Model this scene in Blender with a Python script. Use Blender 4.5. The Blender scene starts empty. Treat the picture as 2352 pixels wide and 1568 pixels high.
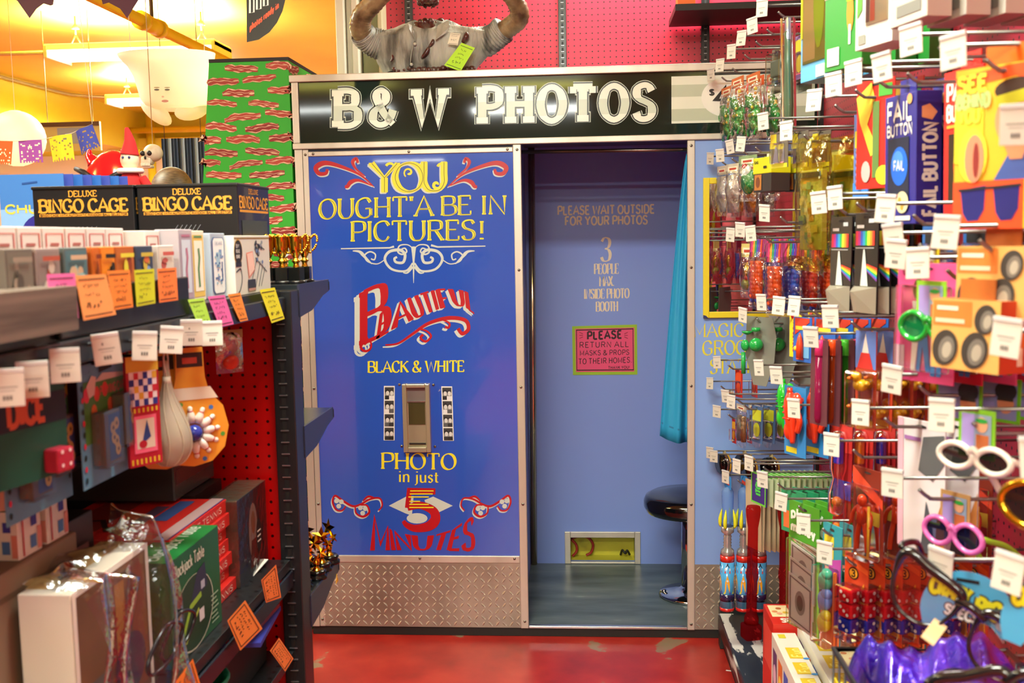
import bpy, bmesh, math, random
from mathutils import Vector, Matrix, Euler
S = bpy.context.scene
COL = S.collection
PI = math.pi
# ------------------------------------------------------------------ camera
FPX = 2365.6                                    # focal length in pixels of the 2352 x 1568 frame
CAM = Vector((0.0, -3.667, 1.467))
_p, _y, _r = math.radians(-5.784), math.radians(-4.1486), math.radians(-1.0029)
_fwd = Vector((math.sin(_y)*math.cos(_p), math.cos(_y)*math.cos(_p), math.sin(_p)))
_rt = Vector((math.cos(_y), -math.sin(_y), 0)); _up = _rt.cross(_fwd)
_rt, _up = _rt*math.cos(_r) + _up*math.sin(_r), -_rt*math.sin(_r) + _up*math.cos(_r)
cd = bpy.data.cameras.new('camera'); cam = bpy.data.objects.new('camera', cd); COL.objects.link(cam)
cd.sensor_width = 36.0; cd.lens = FPX/2352*36.0; cd.clip_start = 0.05
cam.matrix_world = Matrix(((_rt.x, _up.x, -_fwd.x, CAM.x), (_rt.y, _up.y, -_fwd.y, CAM.y), (_rt.z, _up.z, -_fwd.z, CAM.z), (0, 0, 0, 1)))
cd.dof.use_dof = True; cd.dof.focus_distance = 3.6; cd.dof.aperture_fstop = 6.5
S.camera = cam
# ------------------------------------------------------------------ view, world, lights
S.view_settings.view_transform = 'Standard'; S.view_settings.look = 'None'
S.view_settings.gamma = 1.0; S.view_settings.exposure = 0.5; S.view_settings.use_curve_mapping = False
S.cycles.transparent_max_bounces = 20; S.cycles.max_bounces = 8
w = bpy.data.worlds.new('world'); S.world = w; w.use_nodes = True
w.node_tree.nodes['Background'].inputs[0].default_value = (1.0, 0.95, 0.86, 1); w.node_tree.nodes['Background'].inputs[1].default_value = 0.3
# ceiling fluorescents, plus unseen ones added to brighten dim places: (x, y, z, length along X, width, watts)
LAMPS = [(-0.4, -2.2, 2.93, 1.25, 0.34, 58), (-0.5, -4.8, 2.93, 1.25, 0.34, 66), (-0.6, -7.6, 2.93, 1.25, 0.34, 125), (2.4, -2.6, 2.93, 1.25, 0.34, 30), (-3.9, -2.0, 2.93, 1.25, 0.34, 60),  # the third is an added, unseen lamp that brightens the booth interior
         (-2.6, -7.2, 2.93, 1.25, 0.34, 45), (1.6, -7.4, 2.93, 1.25, 0.34, 45), (-3.14, 3.6, 2.86, 1.22, 0.35, 90), (-4.0, 6.3, 2.9, 1.2, 0.35, 95), (-2.9, 0.4, 2.93, 1.25, 0.34, 55),
         (-6.9, 4.6, 2.93, 1.25, 0.34, 110), (-2.99, -14.0, 2.9, 1.25, 0.34, 40), (0.35, 0.55, 2.93, 1.25, 0.3, 26)]  # the first in this row is added to brighten the dim far wall
for i, (x, y, z, l, wd, p) in enumerate(LAMPS):
    ld = bpy.data.lights.new('fluorescent_or_fill_light', 'AREA'); ld.shape = 'RECTANGLE'; ld.size = l*0.96; ld.size_y = wd*0.9
    ld.energy = p; ld.color = (0.955, 1.0, 0.955)
    lo = bpy.data.objects.new('fluorescent_or_fill_light', ld); COL.objects.link(lo); lo.location = (x, y, z - 0.1)
    lu = ld.copy(); lu.energy = p*(0.55 if x < -2.5 else 0.3); lu.size_y = wd*1.3                       # added upward light to brighten the ceiling, no part of the fitting
    lo = bpy.data.objects.new('added_uplight', lu); COL.objects.link(lo); lo.location = (x, y, z + 0.01); lo.rotation_euler = (PI, 0, 0)
# ------------------------------------------------------------------ pixel of the photograph -> point on a plane of the room
def ray(u, v): return _rt*((u - 1176)/FPX) - _up*((v - 784)/FPX) + _fwd
def AX(u, v, x): d = ray(u, v); return CAM + d*((x - CAM.x)/d.x)
def AY(u, v, y): d = ray(u, v); return CAM + d*((y - CAM.y)/d.y)
def AZ(u, v, z): d = ray(u, v); return CAM + d*((z - CAM.z)/d.z)
# ------------------------------------------------------------------ materials
_M = {}
def lin(h):
    h = h.lstrip('#'); c = [int(h[i:i+2], 16)/255 for i in (0, 2, 4)]
    return tuple(x/12.92 if x <= 0.04045 else ((x + 0.055)/1.055)**2.4 for x in c)
def new_mat(name):
    m = bpy.data.materials.new(name); m.use_nodes = True
    return m, m.node_tree.nodes, m.node_tree.links, m.node_tree.nodes['Principled BSDF']
def C(h, r=0.5, metal=0.0, spec=0.5, coat=0.0):
    k = (h, r, metal, spec, coat)
    if k not in _M:
        m, N, L, b = new_mat('paint_' + h)
        b.inputs['Base Color'].default_value = (*lin(h), 1); b.inputs['Roughness'].default_value = r
        b.inputs['Metallic'].default_value = metal; b.inputs['Specular IOR Level'].default_value = spec
        b.inputs['Coat Weight'].default_value = coat
        _M[k] = m
    return _M[k]
def E(h, s):
    k = ('emit', h, s)
    if k not in _M:
        m, N, L, b = new_mat('glow_' + h)
        b.inputs['Base Color'].default_value = (*lin(h), 1); b.inputs['Emission Color'].default_value = (*lin(h), 1); b.inputs['Emission Strength'].default_value = s
        _M[k] = m
    return _M[k]
def film(h='ffffff', t=0.86, r=0.12, bump=0.0):
    """thin clear plastic: mostly see-through with a glossy skin"""
    k = ('film', h, t, r, bump)
    if k not in _M:
        m, N, L, b = new_mat('clear_film_' + h); N.remove(b)
        out = N['Material Output']
        tr = N.new('ShaderNodeBsdfTransparent'); tr.inputs[0].default_value = (*[0.25 + 0.75*x for x in lin(h)], 1)
        gl = N.new('ShaderNodeBsdfGlossy'); gl.inputs['Color'].default_value = (*[0.4 + 0.6*x for x in lin(h)], 1); gl.inputs['Roughness'].default_value = r
        fr = N.new('ShaderNodeFresnel'); fr.inputs[0].default_value = 1.4
        ma = N.new('ShaderNodeMath'); ma.operation = 'MULTIPLY_ADD'; ma.inputs[1].default_value = 0.8; ma.inputs[2].default_value = 1 - t
        ma.use_clamp = True
        mx = N.new('ShaderNodeMixShader')
        L.new(fr.outputs[0], ma.inputs[0]); L.new(ma.outputs[0], mx.inputs[0]); L.new(tr.outputs[0], mx.inputs[1]); L.new(gl.outputs[0], mx.inputs[2]); L.new(mx.outputs[0], out.inputs[0])
        if bump:
            nz = N.new('ShaderNodeTexNoise'); nz.inputs['Scale'].default_value = 34; nz.inputs['Detail'].default_value = 3
            tc = N.new('ShaderNodeTexCoord'); bp = N.new('ShaderNodeBump'); bp.inputs['Strength'].default_value = bump; bp.inputs['Distance'].default_value = 0.02
            L.new(tc.outputs['Object'], nz.inputs['Vector']); L.new(nz.outputs[0], bp.inputs['Height']); L.new(bp.outputs[0], gl.inputs['Normal']); L.new(bp.outputs[0], fr.inputs['Normal'])
        _M[k] = m
    return _M[k]
def jelly(h, a=0.35, r=0.1):
    """tinted see-through plastic"""
    k = ('jelly', h, a, r)
    if k not in _M:
        m, N, L, b = new_mat('tinted_plastic_' + h); out = N['Material Output']
        b.inputs['Base Color'].default_value = (*lin(h), 1); b.inputs['Roughness'].default_value = r
        tr = N.new('ShaderNodeBsdfTransparent'); tr.inputs[0].default_value = (*[0.15 + 0.85*x for x in lin(h)], 1)
        mx = N.new('ShaderNodeMixShader'); mx.inputs[0].default_value = 1 - a
        L.new(tr.outputs[0], mx.inputs[1]); L.new(b.outputs[0], mx.inputs[2]); L.new(mx.outputs[0], out.inputs[0]); _M[k] = m
    return _M[k]
def noisy(name, cols, scale=4.0, r=0.5, detail=6, stops=None, stretch=(1, 1, 1), bump=0.0, metal=0.0, rough2=None, bscale=None, coat=0.0, spec=0.5):
    """procedural mottled paint: noise through a colour ramp"""
    if name in _M: return _M[name]
    m, N, L, b = new_mat(name)
    tc = N.new('ShaderNodeTexCoord'); mp = N.new('ShaderNodeMapping'); mp.inputs['Scale'].default_value = stretch
    nz = N.new('ShaderNodeTexNoise'); nz.inputs['Scale'].default_value = scale; nz.inputs['Detail'].default_value = detail
    cr = N.new('ShaderNodeValToRGB'); e = cr.color_ramp.elements
    n = len(cols); stops = stops or [0.3 + 0.4*i/(n - 1) for i in range(n)]
    while len(e) < n: e.new(0.5)
    for i in range(n): e[i].position = stops[i]; e[i].color = (*lin(cols[i]), 1)
    L.new(tc.outputs['Object'], mp.inputs['Vector']); L.new(mp.outputs[0], nz.inputs['Vector']); L.new(nz.outputs[0], cr.inputs[0]); L.new(cr.outputs[0], b.inputs['Base Color'])
    b.inputs['Roughness'].default_value = r; b.inputs['Metallic'].default_value = metal; b.inputs['Coat Weight'].default_value = coat; b.inputs['Specular IOR Level'].default_value = spec
    if bump:
        bp = N.new('ShaderNodeBump'); bp.inputs['Strength'].default_value = bump; bp.inputs['Distance'].default_value = 0.01
        src = nz
        if bscale:
            src = N.new('ShaderNodeTexNoise'); src.inputs['Scale'].default_value = bscale; src.inputs['Detail'].default_value = 4; L.new(mp.outputs[0], src.inputs['Vector'])
        L.new(src.outputs[0], bp.inputs['Height']); L.new(bp.outputs[0], b.inputs['Normal'])
    _M[name] = m
    return m
def pegboard(name, h, axes, hole='140608', r=0.4, pitch=0.0254, rad=0.13):
    """painted board with a grid of round drilled holes"""
    if name in _M: return _M[name]
    m, N, L, b = new_mat(name)
    tc = N.new('ShaderNodeTexCoord'); sx = N.new('ShaderNodeSeparateXYZ'); L.new(tc.outputs['Object'], sx.inputs[0])
    sq = []
    for a in axes:
        d = N.new('ShaderNodeMath'); d.operation = 'DIVIDE'; d.inputs[1].default_value = pitch; L.new(sx.outputs[a], d.inputs[0])
        f = N.new('ShaderNodeMath'); f.operation = 'FRACT'; L.new(d.outputs[0], f.inputs[0])
        s = N.new('ShaderNodeMath'); s.operation = 'SUBTRACT'; s.inputs[1].default_value = 0.5; L.new(f.outputs[0], s.inputs[0])
        q = N.new('ShaderNodeMath'); q.operation = 'POWER'; q.inputs[1].default_value = 2; L.new(s.outputs[0], q.inputs[0]); sq.append(q)
    ad = N.new('ShaderNodeMath'); ad.operation = 'ADD'; L.new(sq[0].outputs[0], ad.inputs[0]); L.new(sq[1].outputs[0], ad.inputs[1])
    lt = N.new('ShaderNodeMath'); lt.operation = 'LESS_THAN'; lt.inputs[1].default_value = rad*rad; L.new(ad.outputs[0], lt.inputs[0])
    mx = N.new('ShaderNodeMix'); mx.data_type = 'RGBA'; mx.inputs['A'].default_value = (*lin(h), 1); mx.inputs['B'].default_value = (*lin(hole), 1)
    L.new(lt.outputs[0], mx.inputs['Factor']); L.new(mx.outputs['Result'], b.inputs['Base Color']); b.inputs['Roughness'].default_value = r
    _M[name] = m
    return m
def banded(name, h1, h2, axis, pitch, r=0.4, phase=0.0):
    if name in _M: return _M[name]
    m, N, L, b = new_mat(name)
    tc = N.new('ShaderNodeTexCoord'); sx = N.new('ShaderNodeSeparateXYZ'); L.new(tc.outputs['Object'], sx.inputs[0])
    d = N.new('ShaderNodeMath'); d.operation = 'MULTIPLY_ADD'; d.inputs[1].default_value = 1/pitch; d.inputs[2].default_value = phase; L.new(sx.outputs[axis], d.inputs[0])
    f = N.new('ShaderNodeMath'); f.operation = 'FRACT'; L.new(d.outputs[0], f.inputs[0])
    g = N.new('ShaderNodeMath'); g.operation = 'GREATER_THAN'; g.inputs[1].default_value = 0.5; L.new(f.outputs[0], g.inputs[0])
    mx = N.new('ShaderNodeMix'); mx.data_type = 'RGBA'; mx.inputs['A'].default_value = (*lin(h1), 1); mx.inputs['B'].default_value = (*lin(h2), 1)
    L.new(g.outputs[0], mx.inputs['Factor']); L.new(mx.outputs['Result'], b.inputs['Base Color']); b.inputs['Roughness'].default_value = r
    _M[name] = m
    return m
# ------------------------------------------------------------------ mesh builder
def fr(o, u, v):
    """2-D frame (a, b, lift) on a plane: origin o, unit axes u, v; lift along u x v"""
    o, u, v = Vector(o), Vector(u).normalized(), Vector(v).normalized(); n = u.cross(v)
    return lambda a, b, c=0.0: o + u*a + v*b + n*c
def lift(fn, c): return lambda a, b, d=0.0: fn(a, b, c + d)
def catmull(p, closed=False, k=6):
    n = len(p); out = []
    if n < 3: return list(p)
    rng = n if closed else n - 1
    for i in range(rng):
        g = (lambda j: p[j % n]) if closed else (lambda j: p[min(max(j, 0), n - 1)])
        a, b, c, d = g(i - 1), g(i), g(i + 1), g(i + 2)
        for s in range(k):
            t = s/k; t2, t3 = t*t, t*t*t
            out.append(tuple(0.5*(2*b[m] + (c[m] - a[m])*t + (2*a[m] - 5*b[m] + 4*c[m] - d[m])*t2 + (3*b[m] - a[m] - 3*c[m] + d[m])*t3) for m in range(len(b))))
    if not closed: out.append(tuple(p[-1]))
    return out
class MB:
    def __init__(s): s.v, s.f, s.mi, s.sm, s.mats, s.T, s.k = [], [], [], [], [], None, 0
    def eps(s): s.k += 1; return (s.k % 25)*1.1e-5      # keeps overlapping flat pieces of one layer apart
    def add(s, vs, fs, m, smooth=False):
        if m not in s.mats: s.mats.append(m)
        k = s.mats.index(m); o = len(s.v)
        s.v += [(s.T @ Vector(p)) if s.T else Vector(p) for p in vs]
        for f in fs: s.f.append([i + o for i in f]); s.mi.append(k); s.sm.append(smooth)
    def box(s, x0, y0, z0, x1, y1, z1, m, b=0.0):
        if x1 < x0: x0, x1 = x1, x0
        if y1 < y0: y0, y1 = y1, y0
        if z1 < z0: z0, z1 = z1, z0
        if not b:
            s.add([(x0,y0,z0),(x1,y0,z0),(x1,y1,z0),(x0,y1,z0),(x0,y0,z1),(x1,y0,z1),(x1,y1,z1),(x0,y1,z1)],
                  [(0,3,2,1),(4,5,6,7),(0,1,5,4),(1,2,6,5),(2,3,7,6),(3,0,4,7)], m); return
        b = min(b, (x1-x0)/2.01, (y1-y0)/2.01, (z1-z0)/2.01)
        bm = bmesh.new(); bmesh.ops.create_cube(bm, size=1)
        for q in bm.verts: q.co = Vector(((x0+x1)/2 + q.co.x*(x1-x0), (y0+y1)/2 + q.co.y*(y1-y0), (z0+z1)/2 + q.co.z*(z1-z0)))
        bmesh.ops.bevel(bm, geom=list(bm.edges), offset=b, segments=2, affect='EDGES', profile=0.5)
        s.bm(bm, m)
    def bm(s, bm, m, smooth=False):
        bm.verts.ensure_lookup_table(); bm.verts.index_update()
        s.add([q.co.copy() for q in bm.verts], [[q.index for q in f.verts] for f in bm.faces], m, smooth); bm.free()
    def poly(s, pts, fn, m, c=0.0): c += s.eps(); s.add([fn(p[0], p[1], c) for p in pts], [list(range(len(pts)))], m)
    def rect(s, a0, b0, a1, b1, fn, m, c=0.0): s.poly([(a0,b0),(a1,b0),(a1,b1),(a0,b1)], fn, m, c)
    def ell(s, a, b, ra, rb, fn, m, c=0.0, n=20, rot=0.0):
        cr, sr = math.cos(rot), math.sin(rot)
        s.poly([(a + ra*math.cos(t)*cr - rb*math.sin(t)*sr, b + ra*math.cos(t)*sr + rb*math.sin(t)*cr) for t in [2*PI*i/n for i in range(n)]], fn, m, c)
    def ext(s, pts, fn, c0, c1, m, ms=None, mb=None):
        """closed outline extruded from lift c0 (back) to c1 (front)"""
        n = len(pts)
        s.add([fn(p[0], p[1], c1) for p in pts], [list(range(n))], m)
        s.add([fn(p[0], p[1], c0) for p in pts], [list(range(n - 1, -1, -1))], mb or ms or m)
        s.add([fn(p[0], p[1], c0) for p in pts] + [fn(p[0], p[1], c1) for p in pts], [(i, (i+1) % n, n + (i+1) % n, n + i) for i in range(n)], ms or m)
    def stroke(s, pts, w, fn, m, c=0.0, closed=False, nib=None, ends=True):
        """flat ribbon along pts; w = half width, list of half widths, or (thick, thin) with a nib angle"""
        n = len(pts); c += s.eps()
        if n < 2: return
        L, R = [], []
        for i in range(n):
            p0 = pts[(i-1) % n] if (closed or i > 0) else pts[i]; p1 = pts[(i+1) % n] if (closed or i < n-1) else pts[i]
            dx, dy = p1[0]-p0[0], p1[1]-p0[1]; l = math.hypot(dx, dy) or 1e-9
            if nib is not None:
                th = math.atan2(dy, dx); h = max(w[1], w[0]*abs(math.sin(th - nib)))
            else: h = w[i] if isinstance(w, (list, tuple)) else w
            # mitre
            if (closed or 0 < i < n-1):
                q0, q1, q2 = pts[(i-1) % n], pts[i], pts[(i+1) % n]
                a = math.atan2(q1[1]-q0[1], q1[0]-q0[0]); b = math.atan2(q2[1]-q1[1], q2[0]-q1[0]); dl = abs((b - a + PI) % (2*PI) - PI)
                h *= min(1/max(math.cos(dl/2), 0.3), 1.7)
            nx, ny = -dy/l*h, dx/l*h
            L.append((pts[i][0]+nx, pts[i][1]+ny)); R.append((pts[i][0]-nx, pts[i][1]-ny))
        vs = [fn(p[0], p[1], c) for p in L] + [fn(p[0], p[1], c) for p in R]
        s.add(vs, [(i, i+1, n+i+1, n+i) for i in range(n-1)] + ([(n-1, 0, n, 2*n-1)] if closed else []), m)
    def tube(s, pts, r, m, n=8, closed=False, caps=True, smooth=True):
        pts = [Vector(p) for p in pts]; k = len(pts)
        rs = r if isinstance(r, (list, tuple)) else [r]*k
        rings = []; prev = None
        for i in range(k):
            a = pts[(i-1) % k] if (closed or i > 0) else pts[i]; b = pts[(i+1) % k] if (closed or i < k-1) else pts[i]
            t = (b - a).normalized()
            if prev is None:
                ref = Vector((0,0,1)) if abs(t.z) < 0.9 else Vector((1,0,0)); u = t.cross(ref).normalized()
            else:
                u = prev - t*prev.dot(t); u = u.normalized() if u.length > 1e-6 else t.orthogonal().normalized()
            prev = u; w = t.cross(u)
            rings.append([pts[i] + (u*math.cos(2*PI*j/n) + w*math.sin(2*PI*j/n))*rs[i] for j in range(n)])
        vs = [p for q in rings for p in q]; fs = []
        for i in range(k if closed else k-1):
            i2 = (i+1) % k
            fs += [(i*n+j, i*n+(j+1) % n, i2*n+(j+1) % n, i2*n+j) for j in range(n)]
        if caps and not closed: fs += [list(range(n))[::-1], [(k-1)*n+j for j in range(n)]]
        s.add(vs, fs, m, smooth)
    def lathe(s, prof, m, n=20, o=(0,0,0), smooth=True, sx=1, sy=1, cap=True):
        vs = [(o[0]+r*math.cos(2*PI*j/n)*sx, o[1]+r*math.sin(2*PI*j/n)*sy, o[2]+z) for r, z in prof for j in range(n)]
        k = len(prof); fs = [(i*n+j, i*n+(j+1) % n, (i+1)*n+(j+1) % n, (i+1)*n+j) for i in range(k-1) for j in range(n)]
        if cap: fs += [list(range(n))[::-1], [(k-1)*n+j for j in range(n)]]
        s.add(vs, fs, m, smooth)
    def ball(s, c, r, m, n=12, k=8):
        r = r if isinstance(r, (list, tuple)) else (r, r, r)
        prof = [(math.sin(PI*i/k), -math.cos(PI*i/k)) for i in range(k+1)]
        vs = [(c[0]+p[0]*math.cos(2*PI*j/n)*r[0], c[1]+p[0]*math.sin(2*PI*j/n)*r[1], c[2]+p[1]*r[2]) for p in prof for j in range(n)]
        s.add(vs, [(i*n+j, i*n+(j+1) % n, (i+1)*n+(j+1) % n, (i+1)*n+j) for i in range(k) for j in range(n)], m, True)
    def grid(s, fn, nu, nv, m, smooth=True):
        vs = [fn(i/nu, j/nv) for j in range(nv+1) for i in range(nu+1)]
        s.add(vs, [(j*(nu+1)+i, j*(nu+1)+i+1, (j+1)*(nu+1)+i+1, (j+1)*(nu+1)+i) for j in range(nv) for i in range(nu)], m, smooth)
    def hexa(s, P, m):
        """box from 8 corners: bottom ring 0-3, top ring 4-7"""
        s.add(P, [(0,3,2,1),(4,5,6,7),(0,1,5,4),(1,2,6,5),(2,3,7,6),(3,0,4,7)], m)
    def mesh(s, name):
        me = bpy.data.meshes.new(name); me.from_pydata([tuple(p) for p in s.v], [], s.f)
        for m in s.mats: me.materials.append(m)
        me.polygons.foreach_set('material_index', s.mi); me.polygons.foreach_set('use_smooth', s.sm); me.update()
        return me
    def obj(s, name, parent=None, loc=None):
        o = bpy.data.objects.new(name, s.mesh(name)); COL.objects.link(o)
        if parent: o.parent = parent
        if loc: o.location = loc
        return o
def tag(o, label, cat, group=None):
    o['label'] = label; o['category'] = cat
    if group: o['group'] = group
    return o
def thing(name, label, cat, loc=(0,0,0), rz=0.0, group=None, rot=None):
    o = bpy.data.objects.new(name, None); COL.objects.link(o); o.empty_display_size = 0.05
    o.location = loc; o.rotation_euler = rot if rot else (0, 0, rz)
    return tag(o, label, cat, group)
def structure(mb, name, loc=None):
    o = mb.obj(name, None, loc); o['kind'] = 'structure'; return o
def dup(root, loc=None, rot=None, label=None):
    r = root.copy(); COL.objects.link(r)
    if loc is not None: r.location = loc
    if rot is not None: r.rotation_euler = rot
    if label: r['label'] = label
    for ch in list(root.children):
        c = ch.copy(); COL.objects.link(c); c.parent = r
        for g in list(ch.children):
            d = g.copy(); COL.objects.link(d); d.parent = c
    return r
def center(o):
    """move a one-mesh thing's origin to the middle of its base"""
    me = o.data; xs = [v.co for v in me.vertices]
    c = Vector(((min(p.x for p in xs)+max(p.x for p in xs))/2, (min(p.y for p in xs)+max(p.y for p in xs))/2, min(p.z for p in xs)))
    me.transform(Matrix.Translation(-c)); o.location = c
    return o
# ------------------------------------------------------------------ lettering drawn with strokes
GL = {
'A': (.8, '0,0 .4,1 .8,0|.15,.35 .65,.35'), 'B': (.7, '.08,0 .08,1|~.08,1 .42,1 .6,.9 .6,.63 .42,.53 .08,.53|~.08,.53 .46,.53 .68,.42 .68,.13 .46,0 .08,0'),
'C': (.72, '~.68,.78 .55,.97 .35,1 .12,.85 .03,.5 .12,.15 .35,0 .55,.03 .68,.22'), 'D': (.76, '.08,0 .08,1|~.08,1 .4,1 .63,.85 .72,.5 .63,.15 .4,0 .08,0'),
'E': (.64, '.08,0 .08,1|.08,1 .58,1|.08,.52 .48,.52|.08,0 .6,0'), 'F': (.6, '.08,0 .08,1|.08,1 .57,1|.08,.5 .46,.5'),
'G': (.78, '~.68,.78 .55,.97 .35,1 .12,.85 .03,.5 .12,.15 .35,0 .55,.03 .7,.16|.7,.12 .7,.46|.45,.46 .7,.46'), 'H': (.76, '.08,0 .08,1|.68,0 .68,1|.08,.52 .68,.52'),
'I': (.22, '.11,0 .11,1'), 'J': (.5, '~.4,1 .4,.6 .4,.25 .3,.04 .14,.02 .03,.16'), 'K': (.74, '.08,0 .08,1|.66,1 .1,.45|.26,.6 .7,0'), 'L': (.6, '.08,0 .08,1|.08,0 .57,0'),
'M': (.94, '.08,0 .08,1 .47,.2 .86,1 .86,0'), 'N': (.78, '.08,0 .08,1 .7,0 .7,1'), 'O': (.8, 'o.4,1 .14,.86 .03,.5 .14,.14 .4,0 .66,.14 .77,.5 .66,.86'),
'P': (.66, '.08,0 .08,1|~.08,1 .42,1 .62,.9 .62,.57 .42,.46 .08,.46'), 'Q': (.8, 'o.4,1 .14,.86 .03,.5 .14,.14 .4,0 .66,.14 .77,.5 .66,.86|.48,.25 .76,-.05'),
'R': (.74, '.08,0 .08,1|~.08,1 .42,1 .62,.9 .62,.6 .42,.5 .08,.5|.38,.5 .68,0'), 'S': (.64, '~.56,.82 .46,.97 .3,1 .12,.93 .07,.75 .16,.6 .34,.52 .52,.42 .58,.24 .5,.06 .32,0 .14,.04 .05,.2'),
'T': (.7, '.35,0 .35,1|.03,1 .67,1'), 'U': (.76, '~.08,1 .08,.6 .08,.28 .2,.05 .38,0 .56,.05 .68,.28 .68,.6 .68,1'), 'V': (.76, '.02,1 .38,0 .74,1'), 'W': (1.06, '.02,1 .27,0 .53,.9 .79,0 1.04,1'),
'X': (.74, '.04,1 .7,0|.04,0 .7,1'), 'Y': (.76, '.03,1 .38,.5 .73,1|.38,.5 .38,0'), 'Z': (.66, '.06,1 .6,1 .05,0 .62,0'),
'&': (.86, '~.82,.42 .7,.16 .5,.01 .25,0 .07,.14 .1,.36 .3,.52 .52,.68 .54,.88 .4,1 .24,.95 .2,.78 .34,.52 .55,.24 .82,0'),
'0': (.64, 'o.32,1 .1,.86 .04,.5 .1,.14 .32,0 .54,.14 .6,.5 .54,.86'), '1': (.36, '.22,0 .22,1|.22,1 .05,.82'), '2': (.62, '~.06,.75 .14,.94 .32,1 .5,.93 .54,.72 .4,.45 .2,.2 .05,.02|.05,0 .58,0'),
'3': (.6, '~.06,.84 .18,.98 .34,1 .5,.92 .53,.74 .44,.58 .24,.53|~.24,.53 .46,.48 .56,.3 .5,.08 .32,0 .14,.03 .04,.18'), '4': (.66, '.46,0 .46,1 .04,.28 .62,.28'),
'5': (.62, '.54,1 .12,1 .09,.55|~.09,.55 .28,.64 .46,.58 .56,.36 .5,.1 .3,0 .12,.04 .04,.18'), '7': (.6, '.04,1 .57,1 .2,0'), '8': (.62, 'o.31,1 .12,.9 .12,.64 .31,.54 .5,.64 .5,.9|o.31,.54 .07,.4 .07,.1 .31,0 .55,.1 .55,.4'),
'9': (.62, 'o.3,1 .09,.88 .09,.6 .3,.48 .5,.6 .52,.86|~.54,.75 .52,.4 .4,.1 .22,0'), '$': (.6, '~.52,.8 .44,.9 .3,.93 .12,.86 .09,.7 .2,.58 .36,.5 .5,.4 .52,.22 .42,.1 .28,.07 .12,.12 .06,.24|.3,-.06 .3,1.06'),
'!': (.2, '.1,.32 .1,1|.1,0 .1,.08'), '.': (.2, '.1,0 .1,.08'), ',': (.2, '.1,.08 .06,-.12'), "'": (.2, '.1,1 .1,.78'), '-': (.44, '.06,.42 .38,.42'), ':': (.2, '.1,.12 .1,.2|.1,.55 .1,.63'),
'i': (.26, '.13,0 .13,.62|.13,.82 .13,.9'), 'n': (.56, '.08,0 .08,.62|~.08,.42 .2,.6 .36,.62 .46,.48 .46,.25 .46,0'), 'j': (.26, '~.15,.62 .15,.2 .13,-.12 -.02,-.24|.15,.82 .15,.9'),
'u': (.56, '~.08,.62 .08,.3 .12,.06 .28,0 .42,.1 .47,.25|.47,.62 .47,0'), 's': (.44, '~.38,.52 .24,.62 .1,.54 .1,.42 .3,.28 .36,.14 .24,0 .06,.08'), 't': (.36, '~.14,.84 .14,.4 .16,.08 .32,.04|.02,.6 .3,.6'),
'a': (.54, 'o.26,.62 .1,.52 .06,.3 .1,.08 .26,0 .42,.1 .45,.3 .42,.52|.46,.62 .46,0'), 'b': (.54, '.08,0 .08,1|o.28,.62 .12,.52 .08,.3 .12,.08 .28,0 .44,.1 .48,.3 .44,.52'), 'c': (.5, '~.44,.5 .26,.62 .08,.48 .05,.3 .1,.1 .26,0 .44,.12'),
'e': (.52, '~.07,.32 .46,.32 .42,.54 .26,.62 .1,.52 .05,.3 .1,.08 .28,0 .46,.12'), 'k': (.5, '.08,0 .08,1|.42,.6 .1,.26|.2,.36 .46,0'), 'l': (.22, '.11,0 .11,1'), 'o': (.54, 'o.27,.62 .1,.52 .05,.3 .1,.1 .27,0 .44,.1 .49,.3 .44,.52'),
'm': (.84, '.08,0 .08,.62|~.08,.42 .18,.6 .32,.6 .42,.46 .42,.25 .42,0|~.42,.42 .52,.6 .66,.6 .76,.46 .76,.25 .76,0'),
'g': (.54, 'o.26,.62 .1,.52 .06,.3 .1,.08 .26,0 .42,.1 .45,.3 .42,.52|~.46,.62 .46,.1 .42,-.2 .22,-.24 .08,-.16'), 'f': (.36, '~.32,.98 .2,.98 .15,.85 .15,.4 .15,0|.02,.6 .3,.6'), 'v': (.5, '.03,.62 .25,0 .47,.62'), 'w': (.74, '.03,.62 .2,0 .37,.58 .54,0 .71,.62'),
'h': (.54, '.08,0 .08,1|~.08,.42 .2,.6 .36,.62 .46,.48 .46,.25 .46,0'), 'r': (.38, '.08,0 .08,.62|~.08,.4 .18,.58 .34,.62'), 'd': (.54, '.46,0 .46,1|o.26,.62 .1,.52 .06,.3 .1,.08 .26,0 .42,.1 .45,.3 .42,.52'), 'y': (.52, '.05,.62 .26,.02|.47,.62 .2,-.24'), 'p': (.54, '.08,-.24 .08,.62|o.28,.62 .12,.52 .08,.3 .12,.08 .28,0 .44,.1 .48,.3 .44,.52'),
}
def _glyph(ch):
    w, d = GL[ch]; out = []
    for st in d.split('|'):
        kind = st[0] if st[0] in '~o' else 'L'
        pts = [tuple(float(q) for q in p.split(',')) for p in st.lstrip('~o').split()]
        out.append((kind, pts))
    return w, out
def twidth(s, sp=0.1): return sum((0.34 if c == ' ' else GL[c][0] + sp) for c in s) - sp
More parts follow.
